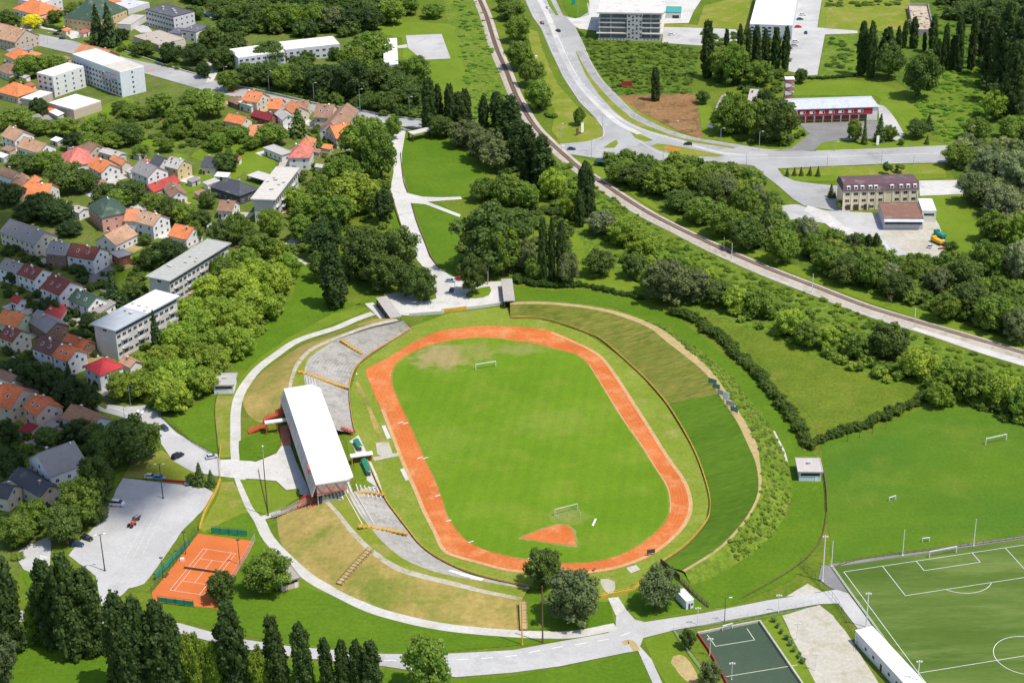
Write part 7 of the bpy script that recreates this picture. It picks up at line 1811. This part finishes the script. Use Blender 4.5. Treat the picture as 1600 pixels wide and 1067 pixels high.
# ------------------------------------------------------------------ masts, lamps and floodlights
def pole(p, ty, label, mat='grey_metal', r=.11, head=None, cat='pole', name='pole', group=None, arm=1.3, rz=0.0):
    b = G(*p); h = height_of(p[0], p[1], ty)
    root = empty(name, b, rz, label, cat, group)
    q = MB(); q.tube((0, 0, 0), (0, 0, h), r * 1.25, r * .8, 8); q.tube((0, 0, 0), (0, 0, .35), r * 2.2, r * 2.2, 8); q.build('post', M[mat], root)
    if head == 'double':
        q = MB(); q.bar((-1.5, 0, h), (1.5, 0, h), .1); q.build('cross_arm', M[mat], root)
        for s in (-1, 1): q = MB(); q.box(s * 1.3 - .45, -.2, h - .04, s * 1.3 + .45, .2, h + .16); q.build('lamp_head', M['white'], root)
    elif head == 'single':
        q = MB(); q.bar((0, 0, h), (arm, 0, h + .15), .08); q.build('arm', M[mat], root)
        q = MB(); q.box(arm - .25, -.16, h + .05, arm + .65, .16, h + .24); q.build('lamp_head', M['white'], root)
    elif head == 'flood':
        q = MB(); q.bar((-.9, 0, h - .1), (.9, 0, h - .1), .1); q.build('cross_arm', M[mat], root)
        for k in range(3): q = MB(); q.box(-.8 + k * .6, -.2, h - .2, -.4 + k * .6, .1, h + .2 + (k % 2) * .15); q.build('floodlight', M['white_metal'], root)
    elif head == 'dark':
        q = MB(); q.box(-.55, -.2, h - .15, .55, .3, h + .1); q.build('lamp_head', M['dark_metal'], root)
    elif head == 'globe':
        q = MB(); q.tube((0, 0, h), (0, 0, h + .25), .2, .34, 10); q.tube((0, 0, h + .25), (0, 0, h + .5), .34, .16, 10); q.build('lamp_head', M['white'], root)
    elif head == 'mast':
        for z in (h - .5, h - 1.6): q = MB(); q.bar((0, 0, z), (3.0, 0, z + .3), .09); q.build('cantilever', M[mat], root)
    return root
pole((255, 779), 725, 'dark double-headed lamp on the upper part of the large car park', 'dark_metal', .16, 'double', 'lamp', 'street_lamp')
pole((164, 892), 835, 'dark double-headed lamp at the lower edge of the large car park', 'dark_metal', .16, 'double', 'lamp', 'street_lamp', rz=.3)
for p, ty, s in (((375, 882), 843, 'right of the tennis court'), ((290, 866), 831, 'at the far end of the long green windscreen'), ((255, 902), 871, 'at the near end of the long green windscreen')):
    pole(p, ty, 'slim dark floodlight pole ' + s, 'dark_metal', .1, 'dark', 'lamp', 'floodlight_pole')
pole((1285, 908), 838, 'tall white floodlight mast at the corner beside the dirt patch', 'white', .16, 'flood', 'lamp', 'floodlight_mast')
pole((1353, 980), 927, 'white floodlight mast just above the long white hall', 'white', .15, 'flood', 'lamp', 'floodlight_mast')
pole((1432, 1082), 1033, 'white floodlight mast at the halfway line of the marked pitch', 'white', .15, 'flood', 'lamp', 'floodlight_mast')
for p, ty, s in (((1299, 885), 845, 'nearest the corner floodlight'), ((1410, 868), 828, 'left of the goal'), ((1521, 853), 811, 'right of the goal')):
    pole(p, ty, 'pale net post behind the far goal line, ' + s, 'white', .13, None)
pole((848, 1004), 915, 'very tall dark pole between the two dark trees and the road', 'rust', .2)
pole((816, 1007), 935, 'tall yellow-brown pole at the foot of the railed ramp', 'yellow', .16)
pole((419, 806), 716, 'tall dark slanting pole on the lawn behind the stand', 'wood', .16)
for p, s in (((1109, 1024), 'left edge of the small dark pitch'), ((1143, 1062), 'halfway line of the small dark pitch'), ((1090, 976), 'far left corner of the small dark pitch'), ((1216, 956), 'far edge of the sand lot'), ((1245, 1000), 'left edge of the sand lot'), ((1274, 1048), 'lower left edge of the sand lot')):
    pole(p, p[1] - 26, 'low white multi-lamp post at the ' + s, 'white', .08, 'flood', 'lamp', 'lamp_post')
pole((1132, 972), 934, 'thin lamp post by the road fence above the small dark pitch', 'dark_metal', .1, 'single', 'lamp', 'street_lamp')
for p, ty, s in (((941, 219), 180, 'at the lawn corner of the junction'), ((924, 249), 219, 'on the near side of the junction by the railway'), ((1054, 217), 190, 'between the bare soil plot and the curved lane'), ((1036, 252), 237, 'in front of the big traffic island'), ((990, 193), 181, 'on the narrow island beside the service lane'), ((1166, 263), 240, 'where the side road leaves the junction'), ((1186, 237), 206, 'in front of the trees at the fire station'), ((1126, 221), 201, 'beside the slanted roadside board'), ((1292, 266), 244, 'on the verge opposite the fire station'), ((1377, 257), 236, 'on the verge above the yellow office roof'), ((1427, 258), 245, 'right along the verge above the yellow office'), ((1515, 226), 198, 'by the road at the right edge woods'), ((875, 218), 194, 'at the railway end of the junction lawn'), ((1304, 237), 222, 'on the lawn before the fire station yard'), ((1292, 45), 15, 'beside the long car park at the top'), ((903, 27), -6, 'on the lawn at the top of the main road'), ((563, 178), 140, 'behind the bus shelter'), ((640, 182), 152, 'at the lower end of the street park'), ((491, 160), 130, 'in front of the park trees along the street'), ((421, 146), 112, 'at the park hedge behind the street houses'), ((352, 135), 105, 'at the street corner near the driveway'), ((75, 70), 52, 'at the street bend by the yellow tree'), ((204, 632), 603, 'beside the zebra crossing'), ((100, 633), 602, 'behind the peach gable'), ((126, 634), 614, 'behind the tan roof at the street bend'), ((195, 656), 636, 'at the curb of the street bend'), ((711, 462), 440, 'at the middle of the plaza')):
    pole(p, ty, 'slim grey street lamp ' + s, 'grey_metal', .1, 'single', 'lamp', 'street_lamp')
for p, ty, s in (((539, 596), 585, 'yellow gangway of the north terrace'), ((412, 717), 698, 'small lawn behind the stand'), ((1383, 722), 718, 'training field edge')):
    if p[0] != 1383: pole((558, 596) if p[0] == 539 else p, ty, 'white globe lamp near the ' + s, 'grey_metal', .08, 'globe', 'lamp', 'lamp_post')
for p, ty, s in (((1143, 408), 380, 'nearest the long bend'), ((1131, 392), 371, 'behind it on the far side of the track'), ((1269, 457), 428, 'in the middle of the straight'), ((1429, 503), 481, 'nearest the right edge')):
    pole(p, ty, 'white railway mast, ' + s, 'white', .14, None, 'mast', 'railway_mast', 'railway masts')
for x, y in ((1324, 690), (1343, 684), (1363, 677), (1384, 671)):
    pole((x, y), y - 20, 'dark post in front of the hedge, %s from the left' % {1324: 'first', 1343: 'second', 1363: 'third', 1384: 'fourth'}[x], 'rust', .07, None, 'pole', 'net_post', 'dark posts by the training field hedge')

M['dugout'] = paint('shelter_green', (.03, .07, .05), .6, .2)
# ------------------------------------------------------------------ vehicles
CARPAINT = paint('car_paint', None, .25, .03)
def car_meshes(L, W, H, hood, tail, clear=.25):
    """body with wheel housings, glass house and wheels of a car; returns meshes"""
    hx, hy = L / 2, W / 2; zb, zm = clear, clear + (H - clear) * .55
    b = MB()
    sec = [(-hx, zm - .25, .86), (-hx + .15, zm, .95), (-hx + tail, zm + .03, 1), (hx - hood, zm + .04, 1), (hx - .35, zm - .10, .94), (hx, zm - .32, .84)]
    for (x0, z0_, w0), (x1, z1, w1) in zip(sec[:-1], sec[1:]):
        b.hexa([(x0, -hy * w0, zb), (x1, -hy * w1, zb), (x1, hy * w1, zb), (x0, hy * w0, zb), (x0, -hy * w0 * .97, z0_), (x1, -hy * w1 * .97, z1), (x1, hy * w1 * .97, z1), (x0, hy * w0 * .97, z0_)])
    r0, r1 = -hx + tail + .25, hx - hood - .75
    b.box(r0, -hy * .74, H - .06, r1, hy * .74, H)
    g = MB(); g.hexa([(-hx + tail - .15, -hy * .93, zm), (hx - hood + .1, -hy * .93, zm + .04), (hx - hood + .1, hy * .93, zm + .04), (-hx + tail - .15, hy * .93, zm), (r0, -hy * .75, H - .07), (r1, -hy * .75, H - .07), (r1, hy * .75, H - .07), (r0, hy * .75, H - .07)])
    w = MB(); w.tube((0, -.1, 0), (0, .1, 0), .32, .32, 12, 0); w.tube((0, -.105, 0), (0, -.101, 0), .19, .19, 10, 1); w.tube((0, .101, 0), (0, .105, 0), .19, .19, 10, 1)
    l = MB(); l.box(-.03, -.16, -.07, .03, .16, .07)
    return dict(body=b.mesh('body', CARPAINT), glass=g.mesh('glass', M['glass']), wheel=w.mesh('wheel', [M['rubber'], M['grey_metal']]), light=l.mesh('headlight', M['white']), L=L, W=W, zm=zm)
CARS = {'car': car_meshes(4.2, 1.75, 1.45, 1.05, .55), 'suv': car_meshes(4.6, 1.9, 1.75, 1.1, .3, .3), 'van': car_meshes(4.9, 1.95, 2.05, .75, .18, .3)}
def car(p, ang, col, label, kind='car', z=6 * LAYER + .02, cat='car', group=None):
    m = CARS[kind]; b = G(*p)
    root = empty('parked_car' if kind != 'van' else 'van', (b.x, b.y, z), R(ang), label, cat if kind != 'van' else 'van', group)
    link_mesh('body', m['body'], root, color=col); link_mesh('window_glass', m['glass'], root)
    for sx in (-1, 1):
        for sy in (-1, 1):
            link_mesh('wheel', m['wheel'], root, (sx * m['L'] * .31, sy * (m['W'] / 2 - .1), .32))
    for sy in (-1, 1): link_mesh('headlight', m['light'], root, (m['L'] / 2 - .02, sy * m['W'] * .33, m['zm'] - .28))
BK, DB, SV, WC, RC, DRC, GRN = (.02, .02, .025), (.03, .05, .12), (.5, .52, .54), (.78, .78, .76), (.50, .02, .03), (.22, .04, .05), (.04, .13, .11)
car((278, 715), 48, BK, 'black estate car parked slantwise on the bent access lane', 'suv')
car((331, 716), 20, SV, 'silver car half hidden at the forecourt gate')
car((183, 790), -8, WC, 'white van parked at the shaded edge of the large car park', 'van')
car((136, 843), -30, BK, 'dark car under the round tree by the large car park')
car((121, 853), -12, DB, 'dark blue car with its nose under the tree at the car park entrance')
car((161, 806), 60, DB, 'dark car in the tree shade at the upper left of the car park')
car((249, 749), -10, (.12, .25, .42), 'blue car parked behind the red barrier panels')
car((236, 747), -6, (.62, .66, .5), 'pale car parked behind the red barrier, left of the blue one')
car((296, 754), 70, SV, 'small grey trailer box by the conifers at the car park', 'car')
car((257, 671), -50, DB, 'dark car at the shaded bend of the access lane')
car((847, 38), 108, DRC, 'dark red car driving on the main road')
car((872, 50), 118, BK, 'dark car following the red one on the main road')
car((856, 14), 110, WC, 'white car at the top of the main road')
car((893, 235), -8, DB, 'dark car entering the junction from the railway side')
car((1075, 227), 172, BK, 'black car on the curved lane by the traffic island')
car((975, 245), -8, SV, 'silver car waiting at the near side of the junction')
car((1049, 56), 5, WC, 'white car alone on the car park beside the unfinished office')
for (x, y), c, s in (((1254, 25), WC, 'white'), ((1250, 32), GRN, 'dark green'), ((1247, 44), RC, 'red'), ((1243, 67), WC, 'white-roofed'), ((1241, 73), SV, 'silver')):
    car((x, y), 4, c, s + ' car parked in the row beside the white-roofed hall', group='cars beside the white-roofed hall')
car((1259, 53), 85, DB, 'dark blue car driving past the parked row at the white-roofed hall')
car((98, 62), -12, DB, 'dark blue car driving down the street past the yellow tree')
car((88, 55), -10, BK, 'black car parked on the pavement near the yellow tree')
car((8, 33), -20, SV, 'pale car parked at the far left of the street')
car((111, 38), 60, WC, 'white car in the drive of the yellow building')
car((160, 416), 55, DB, 'dark blue car parked in front of the dark red row house')
car((718, 438), 165, RC, 'red car parked in the tree shade on the plaza')
car((704, 441), -10, (.25, .45, .55), 'light blue car parked on the plaza next to the red one')
car((706, 455), 80, (.08, .10, .25), 'dark blue car parked on the plaza facing the gate')
car((1453, 387), 65, SV, 'grey car at the end of the office yard')
car((1477, 384), 70, BK, 'black car behind the yellow lorry')
car((128, 470), 30, SV, 'grey car in the shaded drive by the dark green roof')
car((308, 369), -15, WC, 'white car on the shaded street below the orange roof')
car((44, 584), -25, SV, 'grey car in the shaded street of the fifth row')
car((345, 349), -60, DB, 'dark car at the end of the shaded tree street')

def lorry(p, ang, col, label, boxcol, name='lorry'):
    b = G(*p); root = empty(name, (b.x, b.y, .2), R(ang), label, 'lorry')
    q = MB(); q.box(1.3, -1.1, .5, 3.0, 1.1, 2.5); q.hexa([(1.35, -1.05, 2.5), (2.9, -1.05, 2.5), (2.9, 1.05, 2.5), (1.35, 1.05, 2.5), (1.45, -.95, 2.75), (2.6, -.95, 2.75), (2.6, .95, 2.75), (1.45, .95, 2.75)]); q.build('cab', CARPAINT, root, col)
    q = MB(); q.box(2.98, -.95, 1.5, 3.03, .95, 2.3); q.build('windscreen_glass', M['glass'], root)
    q = MB(); q.box(-3.2, -1.15, 1.0, 1.15, 1.15, 2.0); q.box(-3.0, -.95, 2.0, .95, .95, 2.15); q.build('load_bed', CARPAINT, root, boxcol)
    q = MB(); q.box(-3.1, -.5, .55, 1.3, .5, .95); q.build('chassis', M['dark_metal'], root)
    for x in (-2.2, 2.1):
        for y in (-1, 1): q = MB(); q.tube((x, y - .15, .45), (x, y + .15, .45), .48, .48, 12); q.build('wheel', M['rubber'], root)
lorry((1464, 381), 120, (.75, .42, .02), 'bright yellow lorry at the end of the office yard', (.75, .42, .02))
lorry((1468, 371), 115, (.02, .22, .16), 'green lorry parked behind the yellow one', (.03, .25, .20))
# orange implement, red tractor with trailer
im = empty('farm_implement', (*G(1475, 390).to_2d(), .2), R(10), 'orange farm implement beside the yellow lorry', 'machine')
q = MB(); q.bar((-2.6, 0, .7), (2.6, 0, .7), .3, .3); q.bar((0, 0, .7), (0, 1.8, .6), .25); q.build('beam', paint('orange_paint', (.55, .12, .02), .6, .15), im)
for k in range(7): q = MB(); q.tube((-2.4 + k * .8, -.1, .35), (-2.4 + k * .8, .1, .35), .4, .4, 10); q.build('disc', M['rust'], im)
tr = empty('tractor', (*G(206, 823).to_2d(), .18), R(62), 'small red tractor standing on the large car park', 'tractor')
q = MB(); q.box(.1, -.35, .55, 1.7, .35, 1.25); q.hexa([(.1, -.33, 1.25), (1.65, -.33, 1.25), (1.65, .33, 1.25), (.1, .33, 1.25), (.2, -.25, 1.4), (1.55, -.25, 1.38), (1.55, .25, 1.38), (.2, .25, 1.4)]); q.box(-1.0, -.75, 1.0, -.3, -.45, 1.35); q.box(-1.0, .45, 1.0, -.3, .75, 1.35); q.build('body', M['red_paint'], tr)
q = MB(); q.box(-.8, -.3, 1.0, -.3, .3, 1.15); q.box(-.9, -.3, 1.15, -.78, .3, 1.6); q.build('saddle', M['rubber'], tr)
for x, y, r_ in ((-.65, -.65, .65), (-.65, .65, .65), (1.2, -.55, .38), (1.2, .55, .38)): q = MB(); q.tube((x, y - .13, r_), (x, y + .13, r_), r_, r_, 14); q.build('wheel', M['rubber'], tr)
q = MB(); q.bar((.1, 0, 1.4), (-.15, 0, 1.75), .05); q.tube((-.15, 0, 1.72), (-.17, 0, 1.76), .2, .2, 12); q.build('steering_wheel', M['rubber'], tr)
tl = empty('trailer', (*G(214, 812).to_2d(), .18), R(62), 'small open trailer with junk behind the red tractor', 'trailer')
q = MB(); q.box(-1.3, -.8, .6, 1.3, .8, .75); q.box(-1.3, -.8, .75, 1.3, -.74, 1.15); q.box(-1.3, .74, .75, 1.3, .8, 1.15); q.bar((1.3, 0, .65), (2.6, 0, .6), .1); q.build('load_bed', M['rust'], tl)
q = MB(); rs = random.Random(9)
for k in range(9): q.bar((rs.uniform(-1.1, .4), rs.uniform(-.5, .5), .9 + .1 * k % .5), (rs.uniform(-.2, 1.1), rs.uniform(-.6, .6), 1.2), .16)
q.build('load', M['grey_metal'], tl)
for y in (-.9, .9): q = MB(); q.tube((-.2, y - .1, .4), (-.2, y + .1, .4), .4, .4, 12); q.build('wheel', M['rubber'], tl)
canopy((928, 252), (944, 254), (945, 248), 2.6, M['dugout'], M['dark_metal'], 'dark green shelter roof between the junction and the railway', wallm=M['dark_metal'])
# garden parasol on the white terrace
pr = empty('parasol', G(99, 493), 0, 'open pink parasol on the white terrace', 'parasol')
q = MB(); q.tube((0, 0, 0), (0, 0, 2.6), .04); q.build('pole', M['white'], pr)
q = MB(); k = 8
for i in range(k):
    a, b = 2 * math.pi * i / k, 2 * math.pi * (i + 1) / k; q.face([(0, 0, 2.75), (2.2 * math.cos(a), 2.2 * math.sin(a), 2.15), (2.2 * math.cos(b), 2.2 * math.sin(b), 2.15)])
q.build('canopy', paint('pink_cloth', (.62, .22, .28), .8, .1), pr)

# ------------------------------------------------------------------ the cloud whose shade lies over the old quarter
def cloud():
    el, az = SUN_EL, SUN_AZ
    sx, sy = math.sin(az) / math.tan(el), math.cos(az) / math.tan(el)
    rng = random.Random(12); mb = MB(); H = 1500.0
    m, nt, out = new_mat('cloud_vapour')
    d = N(nt, 'ShaderNodeBsdfDiffuse'); d.inputs[0].default_value = (.9, .9, .9, 1)
    t = N(nt, 'ShaderNodeBsdfTransparent'); mx = N(nt, 'ShaderNodeMixShader'); mx.inputs[0].default_value = .64
    nt.links.new(t.outputs[0], mx.inputs[1]); nt.links.new(d.outputs[0], mx.inputs[2]); nt.links.new(mx.outputs[0], out.inputs[0])
    V, F = [], []; off = 0
    path = [(-30, 300, 34), (-10, 350, 40), (30, 395, 40), (60, 430, 40), (20, 470, 46), (90, 470, 34), (50, 520, 46), (110, 540, 26), (20, 590, 46), (90, 610, 40), (60, 660, 46), (130, 690, 40), (40, 730, 50), (110, 760, 40), (170, 770, 26), (0, 780, 40), (130, 640, 26), (150, 430, 26), (175, 410, 18), (200, 750, 30), (240, 765, 22), (200, 795, 18), (-60, 550, 60), (-60, 700, 60), (-60, 420, 50)]
    for px, py, r_ in path:
        for k in range(3):
            p = G(px + rng.uniform(-14, 14), py + rng.uniform(-14, 14)); r2 = r_ * rng.uniform(.32, .62)
            c = Vector((p.x + sx * H, p.y + sy * H, H + rng.uniform(-8, 8)))
            v = ICO_V * np.array([r2, r2, r2 * .5]) + np.array(c); V.append(v); F.append(ICO_F + off); off += len(v)
    me = bpy.data.meshes.new('cloud'); me.from_pydata(np.concatenate(V).tolist(), [], np.concatenate(F).tolist()); me.materials.append(m)
    o = bpy.data.objects.new('cloud', me); COL.objects.link(o); tag(o, kind='structure')
cloud()
# ------------------------------------------------------------------ light, sky, camera
w = bpy.data.worlds.new('World'); SC.world = w; w.use_nodes = True
nt = w.node_tree; nt.nodes.clear()
sky = nt.nodes.new('ShaderNodeTexSky'); sky.sky_type = 'NISHITA'; sky.sun_disc = False
sky.sun_elevation = SUN_EL; sky.sun_rotation = SUN_AZ
sky.altitude = 300; sky.air_density = 1.0; sky.dust_density = 1.5
bg = nt.nodes.new('ShaderNodeBackground'); bg.inputs['Strength'].default_value = .15
wo = nt.nodes.new('ShaderNodeOutputWorld')
nt.links.new(sky.outputs[0], bg.inputs[0]); nt.links.new(bg.outputs[0], wo.inputs[0])
sl = bpy.data.lights.new('sun', 'SUN'); sl.energy = 3.9; sl.angle = R(.5); sl.color = (1.0, .955, .88)
so = bpy.data.objects.new('sun', sl); COL.objects.link(so)
sd = Vector((math.sin(SUN_AZ) * math.cos(SUN_EL), math.cos(SUN_AZ) * math.cos(SUN_EL), math.sin(SUN_EL)))
so.rotation_euler = sd.to_track_quat('Z', 'Y').to_euler()

cam = bpy.data.cameras.new('camera'); co = bpy.data.objects.new('camera', cam); COL.objects.link(co)
cam.sensor_width = 36.0; cam.lens = CAM_F / 1600 * 36.0; cam.clip_start = 1.0; cam.clip_end = 20000
co.location = (0, 0, CAM_H)
fwd = Vector((0, _ct, -_st)); up = Vector((0, _st, _ct)); right = Vector((1, 0, 0))
# roll about the viewing axis
mx = Matrix((right, up, -fwd)).transposed().to_4x4()
co.matrix_world = Matrix.Translation(co.location) @ mx @ Matrix.Rotation(CAM_R, 4, 'Z')
SC.camera = co
SC.view_settings.view_transform = 'Standard'; SC.view_settings.look = 'None'
SC.view_settings.exposure = 0.15; SC.view_settings.gamma = 1.0
SC.cycles.max_bounces = 6; SC.cycles.diffuse_bounces = 3; SC.cycles.transparent_max_bounces = 12
SC.cycles.use_denoising = True
